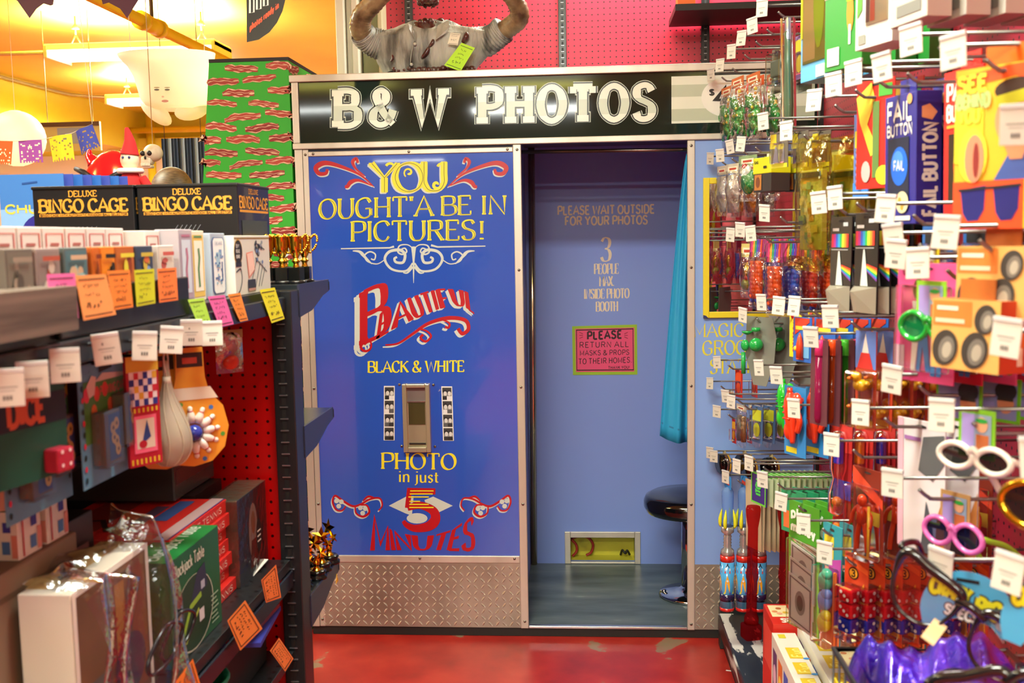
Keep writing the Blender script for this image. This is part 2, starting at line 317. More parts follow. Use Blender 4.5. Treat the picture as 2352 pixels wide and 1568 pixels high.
def text(mb, s, fn, W, H, m, c=0.0, wt=0.1, thin=None, serif=0.0, sp=0.1, nib=0.42, k=4, x0=0.0, y0=0.0, tick=True, grow=0.0, asp=None):
    """lettering W wide and H tall in frame fn; wt/thin = stroke widths, serif = serif half length, all relative to H; grow = extra outline width"""
    if asp:
        f0 = fn; fn = lambda a, b, c=0.0: f0(a/asp[0], b/asp[1], c); W, x0, H, y0 = W*asp[0], x0*asp[0], H*asp[1], y0*asp[1]
    tot = twidth(s, sp); sx = W/tot; x = 0.0
    for ch in s:
        if ch == ' ': x += 0.34; continue
        w, sts = _glyph(ch)
        ends = [p for kd, ps in sts for p in (ps[0], ps[-1])]
        for kd, ps in sts:
            P = [(x0 + (x + p[0])*sx, y0 + p[1]*H) for p in ps]
            if kd != 'L': P = catmull(P, kd == 'o', k)
            hw = (wt*H/2 + grow, (thin if thin else wt)*H/2 + grow)
            mb.stroke(P, hw, fn, m, c, closed=(kd == 'o'), nib=nib if thin else 0.0) if thin else mb.stroke(P, hw[0], fn, m, c, closed=(kd == 'o'))
            if serif and kd != 'o':
                th = (thin or wt*0.7)*H/2 + grow
                for e, q in ((0, 1), (-1, -2)):
                    y = ps[e][1]; dx, dy = ps[e][0]-ps[q][0], ps[e][1]-ps[q][1]
                    if (abs(y) < 0.02 or abs(y-1) < 0.02) and abs(dy) > 0.7*abs(dx) and len(ps) < 12:
                        X, Y = P[e]; s2 = 1 if y < 0.5 else -1
                        mb.rect(X - serif*H - grow, Y - th*0.4, X + serif*H + grow, Y + th*1.8*1.0 if s2 > 0 else Y + th*0.4, fn, m, c) if s2 > 0 else mb.rect(X - serif*H - grow, Y - th*1.8, X + serif*H + grow, Y + th*0.4, fn, m, c)
                    elif tick and kd == 'L' and abs(dy) < 0.1*abs(dx) and (abs(y) < 0.02 or abs(y-1) < 0.02) and ends.count(ps[e]) == 1:
                        X, Y = P[e]; s2 = 1 if y < 0.5 else -1
                        mb.stroke([(X, Y), (X - (0.0 if dx > 0 else 0), Y + s2*0.2*H)], th*1.1, fn, m, c)
        x += w + sp
def pxtext(mb, s, u0, v0, u1, v1, h, plane, m, **kw):
    """lettering whose baseline runs from pixel (u0, v0) to (u1, v1), h pixels tall, on plane(u, v, lift)"""
    W = math.hypot(u1-u0, v1-v0); ca, sa = (u1-u0)/W, (v1-v0)/W
    text(mb, s, lambda a, b, c=0.0: plane(u0 + a*ca, v0 + a*sa - b, c), W, h, m, **kw)
def yplane(y): return lambda u, v, c=0.0: AY(u, v, y - c)     # pixels onto a wall facing the camera, lift towards the room
def flip(pl): return lambda a, b, c=0.0: pl(a, -b, c)
def spiral(cx, cy, r0, r1, a0, a1, n=16): return [(cx + (r0+(r1-r0)*i/n)*math.cos(a0+(a1-a0)*i/n), cy + (r0+(r1-r0)*i/n)*math.sin(a0+(a1-a0)*i/n)) for i in range(n+1)]
def taper(n, w0, w1, mid=None):
    if mid is None: return [w0 + (w1-w0)*i/(n-1) for i in range(n)]
    return [(w0 + (mid-w0)*min(1, 2*i/(n-1))) if i < n/2 else (mid + (w1-mid)*(2*i/(n-1)-1)) for i in range(n)]
# ------------------------------------------------------------------ the room
YEL = noisy('yellow_wall_paint', ['e2d44c', 'ece25e'], 1.2, 0.55)
mb = MB(); mb.box(-9, -16.2, -0.1, 4.2, 9.6, 0, noisy('red_floor_paint', ['8a1b14', 'a8221a', 'b4281e', 'bd3426', '9c7a60', '8d8268'], 5.0, 0.34, 12, [0.25, 0.42, 0.52, 0.615, 0.64, 0.8], bump=0.03))
structure(mb, 'floor')
mb = MB(); mb.box(-9, -16.2, 3.08, 4.2, 9.6, 3.2, YEL); structure(mb, 'ceiling')
mb = MB(); mb.box(-5.95, -16, 2.61, -5.5, 9.3, 3.08, YEL); structure(mb, 'trim_1')           # the deep beam along the left
mb = MB(); mb.box(-9, 9.3, 0, -0.9, 9.6, 3.08, YEL); structure(mb, 'wall_far')
mb = MB(); mb.box(-9, -16.2, 0, -8.8, 9.6, 3.08, C('e9e2cf', 0.6)); structure(mb, 'wall_left')
mb = MB(); mb.box(4.0, -16.2, 0, 4.2, 9.6, 3.08, C('d9c9a2', 0.6)); structure(mb, 'wall_right')
mb = MB(); mb.box(-9, -16.2, 0, 4.2, -16, 3.08, C('d8c6a4', 0.6)); structure(mb, 'wall_front')
mb = MB(); mb.box(-0.86, 0.84, 0, 4.2, 0.9, 3.08, pegboard('red_pegboard', 'b81d36', (0, 2))); structure(mb, 'wall_back')
mb = MB()
for x0, x1, y0, h in ((-1.035, -1.0, 0.70, 'e6e2d2'), (-0.998, -0.975, 0.74, 'd9d6c4'), (-0.972, -0.945, 0.72, 'eceadc'), (-0.94, -0.865, 0.78, '8f9468'), (-0.865, -0.845, 0.74, 'cfc6a4')):
    mb.box(x0, y0, 0, x1, 0.9, 3.08, C(h, 0.5), 0.004)
structure(mb, 'trim_2')
mb = MB(); mb.box(-0.93, 0.9, 0, -0.86, 9.3, 3.08, YEL); structure(mb, 'wall_back_side')
# black slotted uprights on the red pegboard wall
def slotted(name, x0, x1, y0, y1, z0, z1, face, pitch, off=0.0, m='17191b'):
    mb = MB(); mb.box(x0, y0, z0, x1, y1, z1, C(m, 0.28, 0.0, 0.6), 0.002)
    z = z0 + 0.02
    while z < z1 - 0.02:
        xc = (x0+x1)/2 + off
        if face == 'y': mb.box(xc-0.004, y0-0.0012, z, xc+0.004, y0+0.001, z+0.0135, C('050505', 0.6)); mb.box(xc-0.006, y0-0.0016, z-0.003, xc+0.006, y0-0.0002, z-0.001, C('b9bcc0', 0.3, 0.8))
        z += pitch
    return mb.obj(name)
for x, lb in ((-0.745, 'black slotted upright on the red pegboard wall behind the zombie prop'), (-0.088, 'black slotted upright on the red pegboard wall, above the middle of the sign lettering'), (0.513, 'black slotted upright on the red pegboard wall above the price disc of the sign')):
    o = tag(slotted('wall_upright', x-0.017, x+0.017, 0.822, 0.842, 1.9, 3.07, 'y', 0.0254), lb, 'shelf upright', 'uprights on the red wall'); center(o)
# ------------------------------------------------------------------ the photo booth
ALU = noisy('brushed_aluminium', ['b9b4a6', 'cfcabd', 'dcd8cc'], 5.0, 0.42, 5, stretch=(1, 1, 0.15), metal=0.55)
BLUE = C('2a55c0', 0.14, 0.0, 0.5, 0.6)
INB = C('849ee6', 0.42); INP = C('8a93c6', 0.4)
booth = thing('photo_booth', 'blue coin-operated photo booth with aluminium trim and lettered header sign', 'photo booth', (0, 0, 0))
Q = yplane(-0.0015)          # pixels onto the booth's front face
def part(mb, n, p=booth): return mb.obj(n, p)
mb = MB(); mb.box(-1.032, 0.002, 0.001, 0.80, 0.75, 0.033, C('1c1d1b', 0.5)); part(mb, 'plinth')
mb = MB(); mb.box(-1.028, 0.008, 0.033, -0.256, 0.75, 2.02, C('3c4660', 0.5)); part(mb, 'cabinet_body')
mb = MB(); mb.box(-1.03, 0.01, 2.022, 0.80, 0.75, 2.036, C('55585a', 0.5)); part(mb, 'roof')
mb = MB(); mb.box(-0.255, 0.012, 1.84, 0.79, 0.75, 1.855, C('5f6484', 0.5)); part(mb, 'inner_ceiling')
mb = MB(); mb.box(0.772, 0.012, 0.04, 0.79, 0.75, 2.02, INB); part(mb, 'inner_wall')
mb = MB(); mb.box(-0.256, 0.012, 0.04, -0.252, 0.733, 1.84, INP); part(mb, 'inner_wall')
mb = MB()                     # back wall around the vent opening
hx0, hx1, hz0, hz1 = -0.078, 0.201, 0.05, 0.158
for x0, x1, z0, z1 in ((-0.255, hx0, 0.04, 1.84), (hx1, 0.772, 0.04, 1.84), (hx0, hx1, hz1, 1.84), (hx0, hx1, 0.04, hz0)): mb.box(x0, 0.733, z0, x1, 0.75, z1, INB)
bw = part(mb, 'back_wall')
BQ = yplane(0.7325); TAN = C('f2dfc0', 0.5)
mb = MB()
pxtext(mb, 'PLEASE WAIT OUTSIDE', 1281, 493, 1503, 489, 19, BQ, TAN, wt=0.2, sp=0.16)
pxtext(mb, 'FOR YOUR PHOTOS', 1298, 517, 1487, 514, 19, BQ, TAN, wt=0.2, sp=0.16)
kw = dict(wt=0.16, thin=0.05, serif=0.06, nib=0.1)
pxtext(mb, '3', 1380, 600, 1403, 599.5, 54, BQ, TAN, wt=0.13, thin=0.05, nib=0.1)
pxtext(mb, 'PEOPLE', 1365, 629, 1421, 628, 23, BQ, TAN, **kw)
pxtext(mb, 'MAX.', 1377, 657, 1410, 656, 22, BQ, TAN, **kw)
pxtext(mb, 'INSIDE PHOTO', 1342, 686, 1445, 684, 22, BQ, TAN, **kw)
pxtext(mb, 'BOOTH', 1369, 715, 1419, 714, 22, BQ, TAN, **kw)
part(mb, 'lettering', bw)
mb = MB()                     # vent frame and its recess
for x0, x1, z0, z1 in ((-0.103, hx0, 0.041, 0.184), (hx1, 0.226, 0.041, 0.184), (hx0, hx1, hz1, 0.184), (hx0, hx1, 0.041, hz0)): mb.box(x0, 0.724, z0, x1, 0.735, z1, ALU, 0.002)
vf = part(mb, 'vent_frame')
mb = MB(); VY = noisy('worn_yellow_paint', ['8a8420', 'c2bb36', 'cdc640'], 9, 0.5, 5, [0.2, 0.36, 0.7])
for b in ((hx0-.01, 0.75, hz0-.012, hx1+.01, 0.825, hz0), (hx0-.01, 0.75, hz1, hx1+.01, 0.825, hz1+.01), (hx0-.01, 0.825, hz0-.01, hx1+.01, 0.834, hz1+.01), (hx0-.012, 0.75, hz0-.01, hx0, 0.834, hz1+.01), (hx1, 0.75, hz0-.01, hx1+.012, 0.834, hz1+.01)): mb.box(*b, VY)
part(mb, 'vent_recess', vf)
mb = MB(); mb.box(-0.252, 0.012, 0.033, 0.772, 0.733, 0.04, noisy('worn_grey_lino', ['3f4a4c', '5a686a', '6e7a7a', 'b5bcb6'], 7, 0.3, 9, [0.3, 0.5, 0.68, 0.84], stretch=(0.5, 2.2, 1))); part(mb, 'booth_floor')
mb = MB(); mb.box(-0.222, -0.006, 0.033, 0.357, 0.012, 0.043, C('c9cbcc', 0.2, 0.9), 0.002); part(mb, 'threshold_strip')
mb = MB(); mb.tube([(-0.238, 0.716, 0.041), (-0.222, 0.716, 1.838)], 0.014, C('d6c39c', 0.16, 0.9), 12); part(mb, 'corner_pole')
a, b = AY(1197, 349, 0.05), AY(1590, 348, 0.05)
mb = MB(); mb.tube([(-0.25, 0.05, a.z), (0.77, 0.05, b.z+0.004)], 0.007, C('6e645c', 0.2, 0.9), 10); part(mb, 'curtain_rod')
# outside panels
mb = MB(); mb.box(-0.99, -0.001, 0.300, -0.245, 0.012, 1.772, BLUE); sp_ = part(mb, 'side_panel')
mb = MB(); mb.box(0.38, -0.001, 0.277, 0.80, 0.012, 1.795, C('82a6e6', 0.4)); rp = part(mb, 'right_panel')
mb = MB(); YL = C('d9d23a', 0.4)
kw = dict(wt=0.15, thin=0.06, serif=0.08)
pxtext(mb, 'MAGIC MIRROR', 1593, 774, 1860, 770, 30, Q, YL, **kw); pxtext(mb, 'GROOMING', 1614, 815, 1806, 812, 32, Q, YL, **kw); pxtext(mb, 'STATION', 1631, 858, 1768, 855, 32, Q, YL, **kw)
part(mb, 'lettering', rp)
LOZ = C('d8d2c2', 0.25, 0.6)  # paler than the plate: highlights on the lozenges are put into the colour
def tread(x0, x1, z0, z1, mats):
    mb = MB(); mb.box(x0, -0.003, z0, x1, 0.006, z1, mats)
    nx = int((x1-x0)/0.026); nz = int((z1-z0)/0.0235)
    for j in range(nz):
        for i in range(nx + 1):
            cx = x0 + 0.012 + i*0.026; cz = z0 + 0.014 + j*0.0235
            if cx > x1 - 0.008 or cz > z1 - 0.01: continue
            s = 1 if (i + j) % 2 else -1; d = Vector((0.62*s, 0, 0.78 if s > 0 else 0.62)).normalized()*0.0125; n = Vector((-d.z, 0, d.x)).normalized()*0.0038; c = Vector((cx, -0.003, cz)); t = Vector((0, -0.0034, 0))
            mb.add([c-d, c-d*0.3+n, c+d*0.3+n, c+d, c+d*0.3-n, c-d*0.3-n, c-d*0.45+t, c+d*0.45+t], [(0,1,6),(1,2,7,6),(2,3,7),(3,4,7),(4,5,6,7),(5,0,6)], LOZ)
    return mb
PLATE = noisy('tread_plate_metal', ['948e80', 'a8a294', 'b6b0a2'], 6, 0.34, 4, metal=0.6)
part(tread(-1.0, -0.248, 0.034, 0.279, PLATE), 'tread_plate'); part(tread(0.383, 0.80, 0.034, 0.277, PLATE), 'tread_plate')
def bar(x0, z0, x1, z1, y0=-0.008, y1=0.012): mb = MB(); mb.box(x0, y0, z0, x1, y1, z1, ALU, 0.0025); return part(mb, 'metal_trim')
t1 = bar(-1.032, 0.033, -1.004, 1.79); t1b = bar(-1.0035, 0.033, -0.983, 1.79, -0.005); t2 = bar(-0.251, 0.033, -0.222, 1.79); t3 = bar(0.357, 0.033, 0.383, 1.79)
t4 = bar(-0.983, 0.279, -0.251, 0.306, -0.006); t5 = bar(-0.983, 1.765, -0.251, 1.782, -0.006)
t6 = bar(-1.036, 1.791, 0.80, 1.812, -0.012); t7 = bar(-1.04, 2.025, 0.80, 2.05, -0.014, 0.05); t8 = bar(-1.034, 1.812, -1.01, 2.025, -0.01)
scr = MB(); scr.lathe([(0.0001, 0), (0.0052, 0.0005), (0.0045, 0.0022), (0.002, 0.0028), (0.0001, 0.0028)], C('8d8a80', 0.25, 0.9), 10, cap=False); scr.box(-0.003, -0.0006, 0.0027, 0.003, 0.0006, 0.0031, C('222222', 0.5))
sm_ = scr.mesh('screw')
def screw(p, x, y, z):
    o = bpy.data.objects.new('screw', sm_); COL.objects.link(o); o.parent = p; o.location = (x, y, z); o.rotation_euler = (PI/2, random.uniform(0, 3), 0)
random.seed(5)
for z in (0.06, 0.50, 0.93, 1.35, 1.772): screw(t1b, -0.993, -0.0052, z); screw(t2, -0.236, -0.0082, z)
for z in (0.055, 0.50, 0.93, 1.35, 1.772): screw(t3, 0.370, -0.0082, z)
for x in (-0.965, -0.62, -0.27): screw(t5, x, -0.0062, 1.774); screw(t4, x, -0.0062, 0.296)
# lettering of the blue panel
YE = C('e9dc2e', 0.35); RED = C('b3121c', 0.35); SIL = C('c3cfc8', 0.35); DK = C('5d6a2c', 0.4)
ql = lift(Q, 0.0006); ql2 = lift(Q, 0.0012)
mb = MB()
for ch, u0, u1, v in (('Y', 851, 915, 441), ('O', 905, 974, 440), ('U', 968, 1026, 438)):
    pxtext(mb, ch, u0-3, v+3, u1-3, v+3, 66, Q, SIL, wt=0.25, thin=0.09, serif=0.1, nib=0.3)
    pxtext(mb, ch, u0, v, u1, v, 66, ql, YE, wt=0.25, thin=0.09, serif=0.1, nib=0.3)
    pxtext(mb, ch, u0, v, u1, v, 66, ql2, DK, wt=0.02)
mb.stroke(spiral(939, 396, 12, 2, 2.2, 8.5), taper(17, 1.5, 3), ql, YE); mb.stroke(spiral(1003, 424, 12, 2, -0.3, 6.2), taper(17, 4, 3), ql, YE); mb.stroke(spiral(898, 385, 12, 3, 3.5, 8.2), taper(17, 3, 2), ql, YE); mb.stroke(spiral(1015, 384, 10, 2, 3.3, 8.8), taper(17, 3, 2), ql, YE)
kw = dict(wt=0.17, thin=0.075, serif=0.11, nib=0.3)
for s, u0, u1, v0, v1, h in (("OUGHT'A", 733, 993, 503, 495, 45), ('BE', 1013, 1083, 494, 492, 43), ('IN', 1106, 1163, 492, 491, 42), ('PICTURES', 806, 1092, 554, 550, 45), ('!', 1100, 1113, 549, 549, 41)):
    pxtext(mb, s, u0, v0, u1, v1, h, ql, YE, **kw)
    pxtext(mb, s, u0+1, v0-1, u1+1, v1-1, h-3, ql2, DK, wt=0.025)
pxtext(mb, 'BLACK & WHITE', 845, 855, 1066, 853, 25, ql, YE, wt=0.19, thin=0.09, serif=0.1)
pxtext(mb, 'PHOTO', 876, 1076, 1047, 1078, 36, ql, YE, wt=0.19, thin=0.07, serif=0.12); pxtext(mb, 'in just', 915, 1106, 1008, 1108, 27, ql, YE, wt=0.16, thin=0.07, serif=0.08)
# red flourishes by YOU
for sx, cx in ((1, 1030), (-1, 858)):
    g = lambda pts: [(cx + sx*p[0], p[1]) for p in pts]
    m2 = RED
    for dx, dy, mm, qq in ((-2, 3, SIL, Q), (0, 0, m2, ql)):
        k = catmull(g([(0+dx, 428+dy), (30+dx, 402+dy), (70+dx, 384+dy), (110+dx, 374+dy), (132+dx, 384+dy), (126+dx, 398+dy), (110+dx, 398+dy), (106+dx, 388+dy)]))
        mb.stroke(k, taper(len(k), 1, 3, 6), qq, mm)
        k = catmull(g([(20+dx, 404+dy), (40+dx, 388+dy), (48+dx, 372+dy), (40+dx, 364+dy), (36+dx, 374+dy)])); mb.stroke(k, taper(len(k), 1, 3, 4), qq, mm)
        k = catmull(g([(4+dx, 426+dy), (34+dx, 414+dy), (52+dx, 418+dy), (60+dx, 428+dy), (66+dx, 428+dy)])); mb.stroke(k, taper(len(k), 1, 3, 5), qq, mm)
# silver ornament
mb.stroke([(783, 571), (895, 569), (905, 566)], taper(3, 1.2, 2.5), ql, SIL); mb.stroke([(1115, 565), (1005, 567), (990, 563)], taper(3, 1.2, 2.5), ql, SIL)
for sx in (1, -1):
    g = lambda pts: [(950 + sx*p[0], p[1]) for p in pts]
    for pts, w0, w1, mid in (([(2, 566), (0, 600), (0, 650)], 4, 0.5, None), ([(2, 604), (18, 622), (50, 618), (66, 596), (56, 578), (32, 574), (20, 584), (24, 602), (40, 602), (44, 594), (38, 590)], 2, 2.5, 3.5), ([(2, 570), (14, 562), (32, 564), (36, 578), (26, 584), (16, 578), (20, 570), (28, 572)], 1, 1.5, 2),
                             ([(66, 596), (84, 606), (106, 600), (112, 586), (100, 578), (88, 584), (90, 596), (98, 594)], 1, 1.5, 1.8), ([(96, 606), (112, 590), (124, 578), (140, 576)], 1, 1, 4), ([(2, 612), (14, 626), (24, 626)], 3, 1, None)):
        k = catmull(g(pts)); mb.stroke(k, taper(len(k), w0, w1, mid), ql, SIL)
# BEAUTIFUL on its climbing baseline
TOPC = catmull([(872, 722), (905, 703), (931, 688), (953, 680), (978, 672), (1000, 666), (1029, 664), (1062, 667), (1083, 676)]); BOTC = catmull([(864, 778), (904, 754), (944, 735), (971, 723), (992, 715), (1011, 708), (1044, 702), (1066, 704), (1090, 720)])
def warp(dx, dy):
    def f(a, b, c=0.0):
        t = min(max(a, 0), 0.9999)*(len(TOPC)-1); i = int(t); t -= i
        p = [TOPC[i][k]+(TOPC[i+1][k]-TOPC[i][k])*t for k in (0, 1)]; q = [BOTC[i][k]+(BOTC[i+1][k]-BOTC[i][k])*t for k in (0, 1)]
        return (q[0]+(p[0]-q[0])*b + dx, q[1]+(p[1]-q[1])*b + dy)
    return f
def warped(w, qq, m):
    def f(a, b, c=0.0): p = w(a, b); return qq(p[0], p[1], c)
    text(mb, 'EAUTIFUL', f, 1.0, 1.0, m, wt=0.2, thin=0.13, serif=0.0, sp=0.1)
# the lettering is drawn in unit space, so widths are kept by drawing it through a narrow frame
def warptext(s, w, qq, m, W):
    def f(a, b, c=0.0): p = w(a/W, b); return qq(p[0], p[1], c)
    text(mb, s, f, W, 1.0, m, wt=0.25, thin=0.1, serif=0.1, sp=0.2, nib=0.05, tick=False, x0=0.0)
for dx, dy, mm, qq in ((-6, 5, SIL, Q), (-3, 2.5, SIL, Q), (0, 0, RED, ql)):
    warptext('EAUTIFUL', warp(dx, dy), qq, mm, 5.0)
for dx, dy, mm, qq in ((-12, 10, SIL, Q), (-6, 5, SIL, Q), (0, 0, RED, ql)):
    pxtext(mb, 'B', 828+dx, 790+dy, 890+dx, 762+dy, 116, qq, mm, wt=0.17, thin=0.08, serif=0.1, nib=0.15)
    k = spiral(838+dx, 794+dy, 16, 5, -0.6, 5.4); mb.stroke(k, taper(len(k), 2, 4), qq, mm)
    k = catmull([(885+dx, 792+dy), (915+dx, 788+dy), (950+dx, 765+dy), (985+dx, 742+dy), (1030+dx, 730+dy), (1068+dx, 735+dy), (1076+dx, 755+dy), (1062+dx, 766+dy), (1052+dx, 754+dy)])
    if dx != -12: mb.stroke(k, taper(len(k), 1.5, 4, 4.5), qq, mm); k = catmull([(960+dx, 754+dy), (980+dx, 760+dy), (990+dx, 772+dy), (978+dx, 784+dy), (966+dx, 776+dy), (972+dx, 768+dy)]); mb.stroke(k, taper(len(k), 2, 3), qq, mm); k = catmull([(1015+dx, 733+dy), (1032+dx, 742+dy), (1030+dx, 752+dy), (1022+dx, 750+dy)]); mb.stroke(k, taper(len(k), 2, 3), qq, mm)
# 5 MINUTES
mb.poly([(893, 1161), (935, 1139), (950, 1139), (946, 1184), (930, 1178)], Q, SIL); mb.poly([(1040, 1161), (995, 1140), (975, 1148), (985, 1178), (1000, 1180)], Q, SIL); mb.ell(958, 1190, 24, 12, Q, SIL)
k = [(1000, 1128), (940, 1128), (936, 1166)]; mb.stroke(k, [7, 7, 6], ql, RED); k = catmull([(936, 1166), (965, 1160), (994, 1172), (1000, 1192), (985, 1208), (955, 1213), (935, 1206), (926, 1196)]); mb.stroke(k, taper(len(k), 7, 4, 12), ql, RED)
for v, u0, u1 in ((1127, 942, 996), (1134, 941, 994), (1141, 938, 985), (1151, 940, 965), (1158, 940, 985), (1165, 940, 996)): mb.rect(u0, v-1.3, u1, v+1.3, ql2, YE)
TOPM = catmull([(858, 1186), (885, 1205), (902, 1219), (932, 1227), (972, 1231), (1012, 1227), (1042, 1216), (1066, 1200), (1088, 1188)])
def mwarp(a, b, c=0.0):
    t = min(max(a/5.6, 0), 0.9999)*(len(TOPM)-1); i = int(t); t -= i
    p = (TOPM[i][0]+(TOPM[i+1][0]-TOPM[i][0])*t, TOPM[i][1]+(TOPM[i+1][1]-TOPM[i][1])*t); bx = 852 + (a/5.6)*238
    return ql(bx + (p[0]-bx)*b, 1262 + (p[1]-1262)*b, c)
text(mb, 'MINUTES', mwarp, 5.6, 1.0, RED, wt=0.26, thin=0.12, serif=0.12, sp=0.1, nib=0.1, tick=False)
for sx, cx in ((1, 1057), (-1, 880)):
    for dx, dy, mm, qq in ((-2, 3, SIL, Q), (0, 0, RED, ql)):
        g = lambda pts: [(cx + sx*p[0]+dx, p[1]+dy) for p in pts]
        for pts in ([(10, 1172), (2, 1160), (8, 1144), (30, 1146), (52, 1158), (70, 1162), (92, 1150), (110, 1138), (116, 1152), (108, 1170), (94, 1172), (86, 1162)], [(64, 1160), (62, 1178), (46, 1186), (32, 1176), (38, 1160), (54, 1160)], [(18, 1144), (34, 1140), (46, 1150)]):
            k = catmull(g(pts)); mb.stroke(k, taper(len(k), 1.5, 1.5, 2.6), qq, mm)
    for bx, bv in ((47, 1172), (102, 1156)):
        for ox, ov in ((-6, -4), (5, -6), (0, 6)): mb.ell(cx+sx*(bx+ox), bv+ov, 5.5, 5.5, ql, SIL)
part(mb, 'lettering', sp_)
# photo delivery slot
sl = MB(); a, b = AY(925, 880, 0), AY(992, 1036, 0); SM = C('c0b89a', 0.25, 0.6)
sl.box(a.x, -0.006, b.z, b.x, 0.004, a.z, SM, 0.002)
for x0, x1, z0, z1 in ((a.x, a.x+0.016, b.z, a.z), (b.x-0.016, b.x, b.z, a.z), (a.x+0.016, b.x-0.016, a.z-0.014, a.z), (a.x+0.016, b.x-0.016, b.z, b.z+0.02)): sl.box(x0, -0.024, z0, x1, -0.005, z1, SM, 0.003)
so = part(sl, 'photo_slot', sp_)
sl = MB(); sl.box(a.x+0.017, -0.008, a.z-0.065, b.x-0.017, -0.005, a.z-0.015, C('a39c98', 0.15, 0.6)); sl.box(a.x+0.017, -0.012, a.z-0.068, b.x-0.017, -0.005, a.z-0.064, C('d8d8d0', 0.2, 0.9)); sl.box(a.x+0.02, -0.009, a.z-0.15, b.x-0.02, -0.005, a.z-0.07, C('6a6440', 0.12, 0.6)); sl.box(a.x+0.02, -0.013, b.z+0.028, b.x-0.02, -0.005, b.z+0.033, C('1c1a16', 0.4))
part(sl, 'chute', sp_)
for x, z in ((a.x-0.012, a.z-0.004), (b.x+0.012, a.z-0.006), (a.x-0.01, b.z+0.02), (b.x+0.012, b.z+0.018)): screw(sp_, x, -0.0015, z)
# header sign
mb = MB(); mb.box(-1.01, -0.001, 1.812, 0.80, 0.012, 2.025, noisy('dark_sign_glass', ['18241f', '22302a'], 2, 0.05, 3, spec=0.35)); hs = part(mb, 'header_sign')
mb = MB(); LET = banded('striped_letter_white', 'c9dccb', 'e6f2e4', 2, 0.106, 0.2, 0.2); PALE = C('cfe0d0', 0.3); DKG = C('18201d', 0.2)
for s, u0, u1, v0, v1, h in (('B', 770, 822, 289, 288, 80), ('&', 853, 905, 286, 285, 78), ('W', 955, 1020, 284, 282, 76), ('PHOTOS', 1102, 1502, 281, 273, 78)):
    for g, mm, c in ((4.6, PALE, 0.0), (3.2, DKG, 0.0005), (0, LET, 0.001)): pxtext(mb, s, u0, v0, u1, v1, h, lift(Q, c), mm, wt=0.25, thin=0.17, serif=0.17, nib=0.0, sp=0.28, grow=g, tick=True)
part(mb, 'lettering', hs)
mb = MB(); p0, p1 = AY(1542, 176, 0), AY(1540, 284, 0); mb.box(p0.x, -0.0025, p1.z, 0.79, -0.001, p0.z, banded('striped_sign_band', 'b9c9b4', 'dfeadb', 2, 0.082, 0.2, 0.35)); part(mb, 'striped_band', hs)
mb = MB(); mb.ell(1667, 224, 56, 44, lift(Q, 0.002), C('e8eee6', 0.25), n=36)
pxtext(mb, '$', 1629, 219, 1641, 219, 14, lift(Q, 0.003), C('14110f', 0.4), wt=0.25); pxtext(mb, '4', 1642, 240, 1674, 239, 38, lift(Q, 0.003), C('14110f', 0.4), wt=0.26)
part(mb, 'price_disc', hs)
# things stuck on or hung in the booth
def sign_pink():
    pl = yplane(0.7315); t = thing('paper_sign', 'pink hand-lettered paper notice with green border taped to the back wall of the booth', 'sign', AY(1390, 860, 0.7315)); base = t.location
    mb = MB(); mb.T = Matrix.Translation(-base)
    mb.ext([(1314, 749), (1463, 745), (1464, 860), (1316, 861)], pl, -0.0004, 0.0004, C('9ec62c', 0.5)); mb.obj('border', t)
    mb = MB(); mb.T = Matrix.Translation(-base); K = C('2a0b14', 0.5)
    mb.ext([(1321, 755), (1457, 752), (1457, 853), (1323, 854)], pl, 0.0005, 0.001, C('ee4f7d', 0.5))
    mb.stroke([(1324, 758), (1454, 755), (1455, 849), (1325, 850)], 1.0, pl, K, 0.0014, closed=True)
    for s, u0, u1, v0, v1, h, wt in (('PLEASE', 1349, 1428, 779, 776, 17, 0.24), ('RETURN ALL', 1331, 1444, 798, 796, 12, 0.13), ('MASKS & PROPS', 1332, 1445, 816, 814, 11, 0.13), ('TO THEIR HOMES.', 1329, 1451, 836, 832, 12, 0.13), ('THANK YOU!', 1397, 1446, 847, 846, 6, 0.18)):
        pxtext(mb, s, u0, v0, u1, v1, h, lift(pl, 0.0014), K, wt=wt, sp=0.22)
    for sx, cx in ((1, 1432), (-1, 1341)):
        for dy in (-7, 0, 7): mb.stroke([(cx+sx*2, 770+dy*0.5), (cx+sx*10, 770+dy)], 0.8, pl, C('a5203f', 0.5), 0.0014)
    mb.obj('notice', t)
sign_pink()
for cx, v0, v1, lb, tilt in ((894, 886, 1011, 'strip of four black and white portraits left of the booth photo slot', 0.5), (1028, 887, 1011, 'strip of four black and white portraits right of the booth photo slot, slightly tilted', -4)):
    pl = yplane(-0.0022); p0 = AY(cx, v1, -0.0022); mb = MB()
    f = lambda a, b, c=0.0: pl(cx + a - tilt*(b/125 - 0.5), v0 + b, c)
    mb.ext([(-12.5, 0), (12.5, 0), (12.5, 125), (-12.5, 125)], f, -0.0006, 0.0004, C('e4e4de', 0.4))
    for i in range(4):
        y = 3 + i*31
        mb.rect(-10.5, y, 10.5, y+28, f, C('8b8b88', 0.4), 0.0006); mb.rect(-10.5, y, 10.5, y+10, f, C('3a3a3a', 0.4), 0.0007)
        for ox, hh in ((-4.5, '161616'), (5, '2c2c2c')):
            mb.ell(ox, y+11, 5.2, 6.4, f, C(hh, 0.5), 0.0008, 12); mb.ell(ox+0.5, y+13.5, 4, 5.2, f, C('cfcfca', 0.5), 0.0010, 12); mb.rect(ox-5.5, y+19.5, ox+5.5, y+28, f, C(['1c1c1c', 'dddddd', '555555', '2a2a2a'][(i + (ox > 0)) % 4], 0.5), 0.0009)
    o = tag(mb.obj('photo_strip'), lb, 'photo strip', 'sample photo strips'); center(o)
